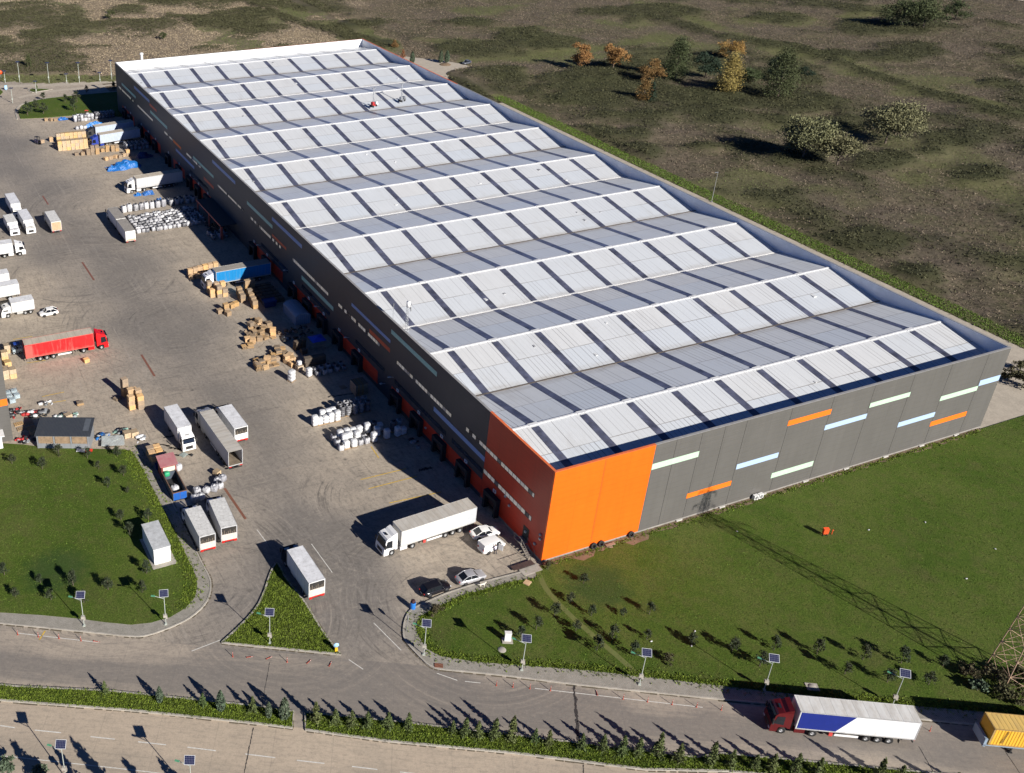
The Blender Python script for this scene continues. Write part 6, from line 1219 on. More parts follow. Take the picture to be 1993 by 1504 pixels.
q = P(1604, 1044); t = thing('hydrant_box', 'small orange red cabinet on short legs alone in the right lawn', 'cabinet', (q.x, q.y, .15), R(-20)); m = MB(); m.b2(-.38, .38, -.2, .2, .45, 1.35); m.build('casing', plain('hydrant_red', (.75, .09, .02), .5, var=.1), t); m = MB(); m.add([(-.42, -.24, 1.35), (.42, -.24, 1.35), (.42, .24, 1.45), (-.42, .24, 1.45)], [(0, 1, 2, 3)]); m.build('lid', plain('hydrant_red', (.75, .09, .02), .5), t)
for sx in (-.3, .3): m = MB(); m.b2(sx-.04, sx+.04, -.1, .1, 0, .45); m.build('leg', M_chas, t)
q = P(1618, 1041); t = thing('hydrant', 'thin orange standpipe right of the orange red cabinet', 'hydrant', (q.x, q.y, .15)); m = MB(); m.tube((0, 0, 0), (0, 0, .9), .06); m.tube((0, 0, .7), (.2, 0, .7), .05); m.build('pipe', plain('hydrant_red', (.75, .09, .02), .5), t)
q = P(654, 1268); t = thing('keep_right_sign', 'pale blue disc sign on a yellow base at the tip of the grass triangle', 'sign', (q.x, q.y, .1), R(-10)); m = MB(); m.box((0, 0, .35), (.35, .3, .7)); m.build('base', plain('sign_yellow', (.75, .45, .02), .5), t); m = MB(); m.lathe([(0, -.03), (.38, -.03), (.38, .03), (0, .03)], (0, 0, 1.05), 'Y', 18); m.build('disc', plain('sign_pale_blue', (.35, .6, .85), .5, var=.1), t)
q = P(791, 1229); t = thing('road_sign', 'round road sign on a grey post seen edge on at the kerb corner', 'sign', (q.x, q.y, .1), R(68)); m = MB(); m.tube((0, 0, 0), (0, 0, 2.7), .04); m.build('post', M_steel, t); m = MB(); m.lathe([(0, -.02), (.36, -.02), (.36, .02), (0, .02)], (0, -.05, 2.4), 'Y', 20); m.build('disc', plain('sign_back_grey', (.55, .56, .57), .5), t)
q = P(853.7, 1297); m = MB(); m.box((0, 0, .03), (1.1, .7, .1), 0, -.5); tag(m.build('drain_grating', M_rust, None, (q.x, q.y, .12)), 'rusty square drain grating at the right kerb corner', 'drain')
t = thing('steel_walkway', 'dark steel ramp grating with rail over the kerb at the building corner', 'ramp', (-3.0, 1.2, 0), R(2)); m = MB(); m.box((0, -.8, .3), (3.6, .9, .08)); m.build('grating', plain('dark_rust_steel', (.07, .04, .035), .8, var=.4), t); m = MB()
for x in (-1.8, 0, 1.8): m.tube((x, -.3, .3), (x, -.3, 1.2), .03)
m.tube((-1.8, -.3, 1.2), (1.8, -.3, 1.2), .03); m.build('rail', M_chas, t); m = MB(); m.box((.6, -2., .13), (3.2, 1.4, .12)); m.build('slab', M_kerb, t)
q = P(1026, 1136); m = MB(); m.box((0, 0, .08), (1.0, .9, .12), 0, .5); tag(m.build('board', plain('tan_board', (.55, .38, .22), .8), None, (q.x, q.y, .15)), 'square tan board lying on the right lawn corner near the steel ramp', 'board')
# litter on the right lawn
for i, (px, py) in enumerate(((1267, 1250), (1345, 1259), (1434, 1036), (1880, 1128), (1800, 1018), (1936, 1070), (1690, 1033), (1352, 1230))):
    q = P(px, py); m = MB(); m.blob((0, 0, .06), (.36, .2, .12), 0, 8, 5, .25, .8, i); tag(m.build('litter', M_sc4, None, (q.x, q.y, .16), i), 'scrap of white litter on the right lawn, %s from the left' % ordw([1, 3, 4, 7, 6, 8, 5, 2][i]) if i < 8 else '', 'litter', 'white litter on the lawn')
# ------------------------------------------------------------------ street furniture
M_pv = None
def mat_pv():
    n = NT('solar_cells'); v = n.coord('Object'); x, y, z = n.sep(v)[:3]
    g = lambda c: n.math('LESS_THAN', n.math('FRACT', n.math('MULTIPLY', c, 1/.18)), .1)
    col = n.mix(n.math('MULTIPLY', n.math('MAXIMUM', g(x), g(y)), .6), (.016, .018, .05), (.20, .21, .28)); n.color(col); return n.fin(.2)
M_pv = mat_pv(); M_pole = plain('pale_green_pole', (.42, .45, .40), .45, var=.1)
def f_lamp():
    t = E_('solar_lamp'); m = MB(); m.tube((0, 0, 0), (0, 0, 5.3), .06, .045); m.box((0, 0, .06), (.35, .35, .12)); m.build('pole', M_pole, t)
    th = R(38); c = Vector((0, 0, 5.55)); u = Vector((1, 0, 0)); v = Vector((0, math.cos(th), math.sin(th))); n = Vector((0, -math.sin(th), math.cos(th)))
    m = MB(); a, b = .60, .50
    def slabq(m, a, b, z0, z1):
        vs = [c+u*sx*a+v*sy*b+n*zz for zz in (z0, z1) for sx, sy in ((-1, -1), (1, -1), (1, 1), (-1, 1))]
        m.add(vs, [(3, 2, 1, 0), (4, 5, 6, 7), (0, 1, 5, 4), (1, 2, 6, 5), (2, 3, 7, 6), (3, 0, 4, 7)])
    slabq(m, a, b, -.03, .02); p = m.build('solar_panel', plain('panel_frame', (.50, .51, .52), .4), t); m = MB(); slabq(m, a-.045, b-.045, .021, .026); m.build('cells', M_pv, p)
    m = MB(); m.tube((0, 0, 4.6), (-1.25, .35, 4.85), .035); m.build('lamp_arm', M_pole, t); m = MB(); m.box((-1.45, .40, 4.87), (.55, .22, .09), 0, R(-16)); m.build('lamp_head', plain('lamp_green', (.10, .32, .18), .4), t)
    m = MB(); m.box((-.02, 0, 1.55), (.5, .34, .42)); m.box((.16, .0, 1.25), (.25, .3, .3)); m.build('battery_box', M_kerb, t); return t
LAMP = Kind(f_lamp)
for (px, py), rz, lab in (((164, 1219), -22, 'solar street lamp at the edge of the left lawn, left of two'), ((323, 1216), -16, 'solar street lamp at the curved corner of the left lawn'), ((525, 1253), -26, 'solar street lamp in the grass triangle'), ((824.5, 1275), -30, 'solar street lamp at the left corner of the right lawn'), ((1015, 1305), -31, 'solar street lamp right of the white cabinet on the right lawn'), ((1244, 1333), -32, 'solar street lamp between the cabinet and the maroon lorry'), ((1486.5, 1344), -33, 'solar street lamp just behind the maroon cab'), ((1736, 1374), -38, 'solar street lamp behind the white and blue trailer')):
    q = P(px, py); LAMP.put(lab, 'street lamp', 'solar lamps along the near road', (q.x, q.y, .12), R(rz))
for (px, py), lab in (((128, 1514), 'solar street lamp at the bottom edge of the picture, leftmost'), ((373, 1545), 'solar street lamp at the bottom edge of the picture, second')):
    q = P(px, py); LAMP.put(lab, 'street lamp', 'solar lamps along the near road', (q.x, q.y, .12), R(-24))
def f_flamp():
    t = E_('far_lamp'); m = MB(); m.tube((0, 0, 0), (0, 0, 5.6), .10, .08); m.box((0, 0, 1.6), (.4, .3, .5)); m.build('pole', M_pole, t); m = MB(); m.box((0, 0, 5.7), (1.4, 1.1, .08)); m.build('solar_panel', M_pv, t); return t
FLAMP = Kind(f_flamp)
for (x, y, s), lab in zip(((-24.9, 296.1, 1.05), (-15, 290.7, 1.05), (-4.5, 286.5, 1.05), (7.8, 286.7, 1.), (-30.1, 296.8, .62), (-22, 278.2, .62), (-9.1, 287.4, .5), (2.9, 284.9, .5), (-32, 268.7, .75)), ('tall lamp post on the far verge, leftmost', 'tall lamp post on the far verge, second from the left', 'tall lamp post on the far verge, third from the left', 'tall lamp post on the far verge beside the warehouse corner', 'short lamp post on the far verge near the picture edge', 'short lamp post in the small far island', 'short lamp post on the far verge, left of two', 'short lamp post on the far verge, right of two', 'short lamp post at the far road bend')):
    FLAMP.put(lab, 'street lamp', 'lamp posts on the far road', (x, y, .0), R(-20), (1, 1, s*1.25))
q = P(12, 175); m = MB(); m.box((0, 0, 1.), (.9, .3, 1.4)); m.tube((0, 0, 0), (0, 0, 1.), .1); tag(m.build('sign', plain('sign_pale_blue', (.35, .6, .85), .5), None, (q.x, q.y, 0)), 'pale blue upright sign at the far road bend', 'sign')
q = P(2, 152); t = thing('sign', 'round orange red sign on a post at the far left picture edge', 'sign', (q.x, q.y, 0)); m = MB(); m.tube((0, 0, 0), (0, 0, 2.), .08); m.build('post', M_steel, t); m = MB(); m.lathe([(0, -.05), (.75, -.05), (.75, .05), (0, .05)], (0, -.1, 2.2), 'Y', 18); m.build('disc', plain('hydrant_red', (.75, .09, .02), .5), t)
M_bol = plain('orange_red_post', (.42, .07, .04), .6, var=.3); 
def f_bol():
    t = E_('delineator_post'); m = MB(); m.tube((0, 0, 0), (0, 0, .85), .042, .038); m.lathe([(.11, 0), (.10, .03), (.05, .04)], (0, 0, 0)); m.build('post', M_bol, t); m = MB(); m.tube((0, 0, .66), (0, 0, .73), .045); m.build('band', M_sign, t); return t
BOL = Kind(f_bol)
st = [(34.5, 1235), (74.8, 1239.5), (115, 1242.6), (157.6, 1247), (453, 1278), (558.7, 1288.5), (966, 1334), (998, 1337), (1031, 1340), (1071, 1344), (1212.5, 1360.5), (1260, 1365.7), (1307.7, 1371), (1355.5, 1376), (1403.5, 1381.7), (1809.5, 1422.5)]
for i, (px, py) in enumerate(st):
    q = P(px, py); BOL.put('upright red marker post on the near road line, %s from the left' % ordw(i+1), 'post', 'red marker posts on the road line', (q.x, q.y, .01))
for i, (px, py) in enumerate(((182.6, 1248), (480, 1279.6), (518, 1283), (597, 1292), (640.5, 1297.5), (1163, 1354))):
    q = P(px, py); o = BOL.put('red marker post lying knocked over on the road line, %s from the left' % ordw(i+1), 'post', 'knocked over marker posts', (q.x, q.y, .06)); o.rotation_euler = (R(88), 0, R(55+20*i))
# lattice pylon at the right edge
C0 = Vector((42.4, -41.3, 0)); ang = R(63.8-90); M_pyl = plain('rusty_pylon_steel', (.40, .27, .18), .7, var=.4, scale=.8)
t = thing('lattice_pylon', 'rusty steel lattice pylon rising from bushes at the right picture edge', 'pylon', tuple(C0), ang)
def lv(z): return 2.15*(1-z/27.)*.78+.42
lvls = [0, 2.6, 5.0, 7.3, 9.5, 11.6, 13.6, 15.5, 17.3, 19., 20.6, 22.1, 23.6, 25, 26.3]
for sx, sy in ((-1, -1), (1, -1), (1, 1), (-1, 1)):
    m = MB(); m.tube((sx*lv(0), sy*lv(0), 0), (sx*lv(26.3), sy*lv(26.3), 26.3), .075, .05, 6); m.build('leg', M_pyl, t)
m = MB()
for z0, z1 in zip(lvls[:-1], lvls[1:]):
    a, b = lv(z0), lv(z1); c0 = [(-a, -a), (a, -a), (a, a), (-a, a)]; c1 = [(-b, -b), (b, -b), (b, b), (-b, b)]
    for i in range(4):
        j = (i+1) % 4; m.tube((*c0[i], z0), (*c1[j], z1), .035, n=5); m.tube((*c0[j], z0), (*c1[i], z1), .035, n=5); m.tube((*c1[i], z1), (*c1[j], z1), .03, n=5)
m.build('bracing', M_pyl, t)
for z, ln in ((20.6, 3.6), (23.6, 3.0), (26.3, 2.4)):
    m = MB(); b = lv(z)
    for s in (-1, 1):
        for sy in (-1, 1): m.tube((0, sy*b, z), (s*ln, 0, z), .04, n=5); m.tube((0, sy*b, z+1.1 if z < 26 else z+.5), (s*ln, 0, z), .03, n=5)
        m.tube((s*ln, 0, z), (s*ln, 0, z-.8), .07, n=6)
    m.build('cross_arm', M_pyl, t)
m = MB(); m.tube((0, 0, 26.3), (0, 0, 28.), .06); m.build('peak', M_pyl, t)

# ------------------------------------------------------------------ plants
def mat_leaf(name, c, var=.5):
    n = NT(name); v = n.coord('Object'); f = n.noise(v, 2.2, 4, .7); o = n.node('ShaderNodeObjectInfo').outputs['Random']; a = n.attr('tint')[2]
    col = n.mix(n.ramp(f, [(.35, 0.), (.65, 1.)]), mul(c, 1-var), mul(c, 1+var)); h = n.node('ShaderNodeHueSaturation'); n.L(col, h.inputs['Color']); n.L(n.math('MULTIPLY_ADD', a, 1.0, .5), h.inputs['Value']); n.L(n.math('MULTIPLY_ADD', o, .05, .475), h.inputs['Hue']); n.color(h.outputs[0])
    n.b.inputs['Transmission Weight'].default_value = 0
    return n.fin(.75, spec=.2)
M_bark = plain('bark', (.13, .10, .075), .9, var=.4, scale=3.)
LEAF = dict(lawn=mat_leaf('dusky_needles', (.040, .050, .026)), con=mat_leaf('conifer_needles', (.100, .128, .045)), grn=mat_leaf('young_tree_leaves', (.066, .080, .034)), pale=mat_leaf('grey_green_leaves', (.17, .165, .085), .35), yel=mat_leaf('yellow_autumn_leaves', (.30, .225, .075), .4), org=mat_leaf('orange_autumn_leaves', (.30, .165, .06), .4), brn=mat_leaf('brown_autumn_leaves', (.20, .115, .045), .4), dk=mat_leaf('dark_evergreen_leaves', (.030, .046, .028)), oli=mat_leaf('olive_brown_leaves', (.085, .078, .040), .5), cyp=mat_leaf('grey_cypress', (.09, .12, .075), .3))
def leaf_mesh(name, pts_, size, mat, seed=0, flat=0.):
    """many small leaf faces at the given points; tint varies leaf by leaf and clump by clump"""
    g = np.random.default_rng(seed); n = len(pts_); pts_ = np.asarray(pts_, float)
    d = g.normal(size=(n, 3)); d[:, 2] *= (1-flat); d /= np.linalg.norm(d, axis=1)[:, None]+1e-9; e = np.cross(d, g.normal(size=(n, 3))); e /= np.linalg.norm(e, axis=1)[:, None]+1e-9
    s = size*g.uniform(.6, 1.3, (n, 1)); co = np.stack([pts_-d*s*.5-e*s*.32, pts_+d*s*.15-e*s*.42, pts_+d*s*.6, pts_+d*s*.1+e*s*.42], 1).reshape(-1, 3)
    me = bpy.data.meshes.new(name); me.vertices.add(4*n); me.vertices.foreach_set('co', co.ravel().astype(np.float32)); me.loops.add(4*n); me.loops.foreach_set('vertex_index', np.arange(4*n, dtype=np.int32))
    me.polygons.add(n); me.polygons.foreach_set('loop_start', (np.arange(n)*4).astype(np.int32)); me.polygons.foreach_set('loop_total', np.full(n, 4, np.int32))
    me.attributes.new('tint', 'FLOAT', 'POINT').data.foreach_set('value', np.repeat(np.clip(g.normal(.5, .16, n), .1, .95), 4).astype(np.float32))
    me.materials.append(mat); me.update(); return me
def crown_pts(shape, h, w, z0, n, seed):
    g = np.random.default_rng(seed); out = []
    if shape == 'fir':
        lev = int(7+h*1.6)
        for k in range(lev):
            u = (k+.3)/lev; r = w/2*(1-u)**.85*g.uniform(.8, 1.15); nb = max(4, int(9*(1-u)+3))
            for b in range(nb):
                th = g.uniform(0, 6.28); rr = r*g.uniform(.7, 1.2); c = max(4, int(n/lev/nb))
                t = g.uniform(.05, 1, c); out.append(np.stack([np.cos(th)*rr*t+g.normal(0, .05*w*.5, c), np.sin(th)*rr*t+g.normal(0, .05*w*.5, c), z0+h*u-rr*.18*t+g.normal(0, .04, c)], 1))
        out.append(np.stack([g.normal(0, .03, 12), g.normal(0, .03, 12), z0+h*g.uniform(.88, 1.06, 12)], 1))
    elif shape == 'drop':
        k = max(8, int(n/26))
        for i in range(k):
            u = g.uniform(0, 1)**.9; r = w/2*math.sin(math.pi*min(1, (.12+.88*u)**.75))**.8; th = g.uniform(0, 6.28); q = r*math.sqrt(g.uniform(.15, 1)); c = np.array([math.cos(th)*q, math.sin(th)*q, z0+h*u]); out.append(c+g.normal(0, [.12*w, .12*w, .09*h], (26, 3)))
    elif shape == 'column':
        u = g.uniform(0, 1, n); r = w/2*np.sin(np.pi*np.clip(.08+.92*u, 0, 1)**.7)**.75*np.sqrt(g.uniform(.3, 1, n)); th = g.uniform(0, 6.28, n); out.append(np.stack([np.cos(th)*r, np.sin(th)*r, z0+h*u], 1))
    else:   # irregular crown: several lobes of clumps with gaps between them
        nl = 11; per = max(3, int(n/nl/34))
        for i in range(nl):
            d = g.normal(size=3); d /= np.linalg.norm(d); q = g.uniform(.5, .92); lc = np.array([d[0]*w/2*q, d[1]*w/2*q, z0+h*.46+d[2]*h*.42*q]); lr = g.uniform(.20, .34)*w
            for k in range(per):
                e = g.normal(size=3); e /= np.linalg.norm(e); e[2] = abs(e[2])*.9-.25; c = lc+e*lr*g.uniform(.6, 1.05)*np.array([1, 1, h/w]); s = lr*.24; out.append(c+g.normal(0, [s, s, s*.7], (34, 3)))
    return np.concatenate(out)
def tree_kind(name, shape, h, w, z0, n, size, mat, seed, trunk=.06, limbs=0):
    def f():
        t = E_(name); link('crown', leaf_mesh('crown', crown_pts(shape, h, w, z0, n, seed), size, mat, seed), t); g = random.Random(seed); m = MB(); m.tube((0, 0, -.1), (g.uniform(-.05, .05), g.uniform(-.05, .05), z0+h*.35), trunk, trunk*.6, 7); m.tube((0, 0, z0+h*.35), (g.uniform(-.05, .05)*h, g.uniform(-.05, .05)*h, z0+h*.85), trunk*.6, trunk*.15, 6)
        for k in range(limbs):
            th = k*2.4+g.random(); zz = z0+h*g.uniform(.0, .45); m.tube((0, 0, zz), (math.cos(th)*w*.34, math.sin(th)*w*.34, zz+h*.3), trunk*.45, trunk*.12, 5)
        m.build('trunk', M_bark, t); return t
    return Kind(f)
LAWNT = [tree_kind('young_tree', 'drop', 1.75, 1.4, .6, 520, .19, LEAF['lawn'], 31), tree_kind('young_tree', 'drop', 2.05, 1.25, .55, 520, .19, LEAF['lawn'], 32), tree_kind('young_tree', 'drop', 1.5, 1.5, .65, 480, .19, LEAF['lawn'], 33)]
FIR = [tree_kind('fir_tree', 'fir', 2.8, 2.0, .25, 1500, .17, LEAF['con'], 41), tree_kind('fir_tree', 'fir', 2.4, 1.7, .3, 1300, .16, LEAF['con'], 42), tree_kind('fir_tree', 'fir', 3.3, 1.9, .25, 1500, .19, LEAF['con'], 43)]
CYP = tree_kind('cypress', 'column', 3.3, 1.25, .2, 900, .22, LEAF['cyp'], 44)
def plant_list(lst, kinds, text, cat, group, sc_=(.8, 1.15), mulw=1.):
    L_ = sorted(lst, key=lambda q: q[0])
    for i, q in enumerate(L_):
        w_ = P(q[0], q[1]); s = (q[2] if len(q) > 2 else rnd.uniform(*sc_))*mulw; rnd.choice(kinds).put(text % ordw(i+1), cat, group, (w_.x, w_.y, .13), rnd.uniform(0, 6.28), (s, s, s*rnd.uniform(.92, 1.1)))
plant_list([(24, 904), (83, 914), (115, 890), (170.5, 893), (192, 914, .75), (228.6, 889), (241, 927), (209.7, 949.7), (249, 960, .6), (236, 1013), (252.6, 1043, 1.1), (289, 1013), (285.5, 1117, 1.15), (9, 1120)], LAWNT, 'small young tree, upper left lawn, %s from the left', 'tree', 'young trees on the left lawn', mulw=.86)
plant_list([(30.6, 1163), (79, 1136), (99.6, 1169), (143, 1141), (163, 1175), (210.7, 1149, 1.1), (278, 1154, .9)], LAWNT, 'small young tree by the road edge of the left lawn, %s from left', 'tree', 'young trees on the left lawn', mulw=.86)
plant_list([(1135, 1137), (1110, 1173, .9), (1079, 1200, 1.05), (1150.7, 1200), (1043, 1227, 1.05), (1120, 1229, .9), (1212, 1200, .7), (1263, 1197), (1191.5, 1244), (1258, 1246, .8), (1161, 1267, 1.1), (1232, 1277, 1.1), (1012, 1245, 1.)], LAWNT, 'small young tree, left part of the right lawn, %s from the left', 'tree', 'young trees on the right lawn', mulw=.88)
plant_list([(1346, 1254, 1.), (1424, 1269, 1.15), (1477.5, 1298, 1.25), (1505, 1266, 1.), (1589, 1275, 1.1), (1643, 1313, 1.), (1678.7, 1285, 1.05), (1726, 1329, 1.1), (1752.7, 1292, 1.25), (1806, 1334, 1.), (1834, 1298, .9)], LAWNT, 'small young tree, right part of the right lawn, %s from the left', 'tree', 'young trees on the right lawn', mulw=.88)
plant_list([(311.5, 1367, .75), (430, 1384, .95)], [CYP], 'pale upright cypress in the road divider, %s from the left', 'tree', 'cypresses in the road divider'); plant_list([(523, 1397, .7), (553.6, 1400, 1.1)], [CYP], 'cypress beside the gap in the road divider, %s from the left', 'tree', 'cypresses in the road divider')
# firs in the divider: their crowns' shadows fall on the near road
plant_list([(205, 1350, .8), (395, 1374, .7), (492, 1386, .9), (615, 1404, 1.05), (653, 1410, .9), (684, 1414, .95), (714.5, 1415, .9), (755, 1417, .95), (793.7, 1422, .9), (880, 1428, .8), (905, 1432, .9), (929, 1437, 1.), (962, 1438, 1.), (995, 1440, 1.05), (1040, 1446, .85), (1066, 1449, .8), (1130, 1459, .85), (1171, 1463, 1.05), (1209, 1467, 1.), (1240, 1470, .95), (1278, 1474, 1.15), (1319, 1484, 1.2), (1383, 1488, 1.), (1421, 1493, .95), (1467, 1499, .95), (1500, 1502, 1.1), (1545, 1506, 1.), (1590, 1510, 1.), (1705, 1524, 1.1), (1745, 1528, 1.1), (1850, 1540, 1.), (1900, 1546, 1.)], FIR, 'fir in the grass divider between the roads, %s from the left', 'fir', 'firs in the road divider', mulw=.95)
tips = [((75+0, 1250), 1.9), ((415, 1320), 1.5), ((550, 1255), 2.), ((935, 1390), 1.7), ((1210, 1400), 1.5)]
for i, ((zx, zy), s) in enumerate(tips):
    q = P(zx/3.916, 1120+zy/3.916); k = (3.15, 2.75, 3.6)[i % 3]*1.2*s/math.tan(EL); FIR[i % 3].put('fir at the bottom edge shading the pale road, %s from the left' % ordw(i+1), 'fir', 'firs at the bottom edge', (q.x-math.cos(AZ)*k, q.y-math.sin(AZ)*k, .1), i, (s*1.1, s*1.1, s*1.2))
LOWB = [tree_kind('shrub', 'round', 1.3, 1.7, .1, 600, .22, LEAF['cyp'], 51), tree_kind('shrub', 'round', 2.0, 2.6, .1, 1300, .2, LEAF['oli'], 52), tree_kind('shrub', 'round', 2.2, 2.8, .1, 1400, .2, LEAF['oli'], 53)]
for (px, py), k, s, lab in (((8, 1504), 0, 1.3, 'grey green shrub at the bottom left picture corner'), ((80, 1510), 0, 1., 'grey green shrub at the bottom edge beside the lamp'), ((1301, 1290), 1, .6, 'low leafy shrub on the right lawn beside the road'), ((1901, 1345), 0, 1.1, 'pale grey green shrub in front of the pylon'), ((1955, 1362), 1, 1., 'green shrub at the pylon foot'), ((1988, 1372), 2, .9, 'dark shrub at the pylon foot by the picture edge'), ((1880, 1318), 2, .9, 'dark shrub left of the pylon'), ((1940, 1330), 2, 1.2, 'dark shrub under the pylon'), ((1990, 1330), 2, 1.2, 'dark shrub under the pylon at the picture edge'), ((848, 1197), 1, .7, 'round shrub at the lawn corner by the blue barrel'), ((1068, 1105), 1, .5, 'low weeds growing at the orange corner foot'), ((1962, 742), 2, 1.3, 'dark bushes at the right end of the warehouse front'), ((1990, 752), 2, 1.5, 'dark bush at the right picture edge beyond the warehouse'), ((1985, 722), 2, 1.3, 'rear dark bush beyond the right warehouse end')):
    q = P(px, py); LOWB[k].put(lab, 'shrub', None, (q.x, q.y, .1), px, (s, s, s))
# far lawn shrubs
plant_list([(54, 225, 2.0), (85, 222, 1.8), (70, 211, 1.4), (145, 217, 1.7), (127, 200, 1.2), (150, 199, 1.8), (85, 195, 1.2), (169, 182, 1.0), (222, 178, 1.4)], LAWNT, 'round young tree on the far small lawn, %s from the left', 'tree', 'young trees on the far lawn')
plant_list([(72, 177, 1.1)], LAWNT, 'single small tree on the far traffic island', 'tree', None) if False else FIR[0].put('single small dark tree on the far traffic island', 'tree', None, tuple(P(72, 177)), 0, (.8, .8, .8))
BIGT = {}
def big(px, py, topy, wpx, mat, shape, lab, cat='tree', n=2600, z0f=.09):
    b = P(px, py); dist = (Vector(CAM)-b).length; sc_ = FPX/dist
    # height from the picture: rows between foot and top
    zz = 1.
    for _ in range(60):
        U_, V_ = proj_np(np.array([b.x]), np.array([b.y]), zz); 
        if V_[0] <= topy: break
        zz += .25
    w = wpx/sc_; h = zz*(1-z0f); kd = tree_kind('field_tree', shape, h, w, zz*z0f, n*2, .24+.016*w, LEAF[mat], int(px), .16+.012*zz, 5); kd.put(lab, cat, None, (b.x, b.y, .2), 0)
big(1126, 135, 79, 34, 'org', 'round', 'orange brown autumn tree, leftmost of the coloured trees in the field'); big(1192, 137, 71, 40, 'org', 'round', 'bright orange tree right of the leftmost coloured tree', n=3200); big(1268, 162, 116, 40, 'brn', 'round', 'brown leaved tree between the orange and the tall green tree'); big(1313, 158, 83, 42, 'grn', 'drop', 'tall dark green tree in the middle of the field group', n=3400)
big(1372, 151, 106, 46, 'dk', 'round', 'dark round evergreen right of the tall green tree'); big(1418, 120, 70, 34, 'org', 'round', 'orange tree standing behind the yellow one'); big(1416, 182, 112, 38, 'yel', 'drop', 'bright yellow slender tree in the field group', n=3200); big(1252, 197, 160, 26, 'brn', 'drop', 'small bare brown tree next to a dark one below the group', n=1200); big(1266, 198, 160, 28, 'dk', 'fir', 'small dark conifer below the coloured group', n=1600)
big(1464, 164, 130, 34, 'grn', 'round', 'low green tree right of the yellow tree', n=1800); big(1512, 194, 100, 52, 'grn', 'drop', 'tall dark tree at the right end of the field group', n=3800); big(1508, 160, 105, 34, 'dk', 'round', 'dark crown behind the tall tree at the right end of the group'); big(1568, 150, 132, 20, 'dk', 'round', 'lone small dark bush right of the field group', n=800)
big(1560, 314, 232, 80, 'pale', 'round', 'pale grey green spreading tree, left of three', n=5200, z0f=.08); big(1627, 326, 246, 66, 'pale', 'round', 'pale grey green spreading tree, middle of three', n=4800, z0f=.08); big(1722, 280, 197, 78, 'pale', 'round', 'olive spreading tree, right of three', n=5200, z0f=.1); big(1540, 300, 240, 34, 'brn', 'round', 'dull brown bush clinging to the left pale tree', n=1500)
big(1752, 56, -6, 56, 'grn', 'round', 'tall dark tree cut by the top picture edge, left one', n=3000); big(1795, 58, -8, 56, 'grn', 'round', 'tall dark tree cut by the top picture edge, right one', n=3000); big(1858, 40, 3, 36, 'grn', 'round', 'smaller green tree right of the two at the top edge', n=2000)
big(768, 96, 80, 12, 'brn', 'drop', 'small rust brown tree behind the far warehouse corner', n=500); big(784, 115, 100, 8, 'brn', 'drop', 'thin dull cypress by the drive, leftmost', n=400)
for px, py, ty, lab in ((802, 124, 101, 'grey green cypress by the far drive behind the roof edge'), (857.5, 122, 99, 'grey green cypress in the drive bed, left of two'), (869.5, 122, 99, 'grey green cypress in the drive bed, right of two')): big(px, py, ty, 10, 'cyp', 'column', lab, 'cypress', 900, .04)
big(57, 134, 111, 11, 'grn', 'drop', 'small tree alone in the scrub beyond the far lamps', n=700); big(216, 38, 20, 20, 'grn', 'round', 'round bush in the scrub above the warehouse corner', n=800); big(318, 78, 62, 16, 'grn', 'round', 'dull bush in the scrub behind the white parapet', n=700)
m = MB(); q = P(862, 126); m.lathe([(0, .5), (1.6, .4), (2.4, 0)], (0, 0, 0), 'Z', 16); tag(m.build('flower_bed', plain('dry_bed', (.19, .13, .08), .9, var=.4), None, (q.x+1, q.y, 0)), 'round dry planting bed under the two cypresses on the drive', 'flower bed')

# grass and scrub: too many to count
def tufts(name, X, Y, Z, size, mat, k=3, seed=0, up=1.3, tint=None):
    g = np.random.default_rng(seed); n = len(X); base = np.repeat(np.stack([X, Y, Z], 1), k, 0); N = n*k
    s = size*g.uniform(.6, 1.4, (N, 1)); th = g.uniform(0, 6.28, N); d = np.stack([np.cos(th), np.sin(th), 0*th], 1); off = g.normal(0, .35, (N, 3))*s; off[:, 2] = 0; lean = g.normal(0, .5, (N, 3)); lean[:, 2] = up
    co = np.stack([base+off-d*s*.3, base+off+d*s*.3, base+off+lean*s*.7], 1).reshape(-1, 3)
    me = bpy.data.meshes.new(name); me.vertices.add(3*N); me.vertices.foreach_set('co', co.ravel().astype(np.float32)); me.loops.add(3*N); me.loops.foreach_set('vertex_index', np.arange(3*N, dtype=np.int32)); me.polygons.add(N); me.polygons.foreach_set('loop_start', (np.arange(N)*3).astype(np.int32)); me.polygons.foreach_set('loop_total', np.full(N, 3, np.int32))
    tv = np.clip(g.normal(.5, .17, n), .05, .95) if tint is None else tint
    me.attributes.new('tint', 'FLOAT', 'POINT').data.foreach_set('value', np.repeat(tv, 3*k).astype(np.float32)); me.materials.append(mat); me.update()
    return tag(link(name, me), kind='stuff')
M_grass = mat_leaf('grass_blades', (.115, .165, .026), .35); M_weed = mat_leaf('rank_grass', (.100, .165, .020), .5); M_dry = mat_leaf('dry_scrub_stems', (.175, .145, .100), .5); M_bram = mat_leaf('bramble_leaves', (.066, .070, .034), .5)
def scatter(poly, dens, seed):
    g = np.random.default_rng(seed); p = np.array([q[:2] for q in poly]); a, b = p.min(0), p.max(0); n = int((b-a).prod()*dens); x = g.uniform(a[0], b[0], n); y = g.uniform(a[1], b[1], n); k = inpoly(x, y, [tuple(q) for q in p]); return x[k], y[k]
gx, gy = [], []
for i, (pl, dn) in enumerate(((LL, 7), (RL, 5))):
    x, y = scatter(pl, dn, 60+i); U_, V_ = proj_np(x, y); k = (U_ > -30) & (U_ < 2030) & (V_ < 1530) & (fbm(x, y, 6, 3, 30) > .36); gx.append(x[k]); gy.append(y[k])
gx, gy = np.concatenate(gx), np.concatenate(gy); tufts('lawn_grass', gx, gy, np.full(len(gx), .15), .13, M_grass, 3, 61, .8)
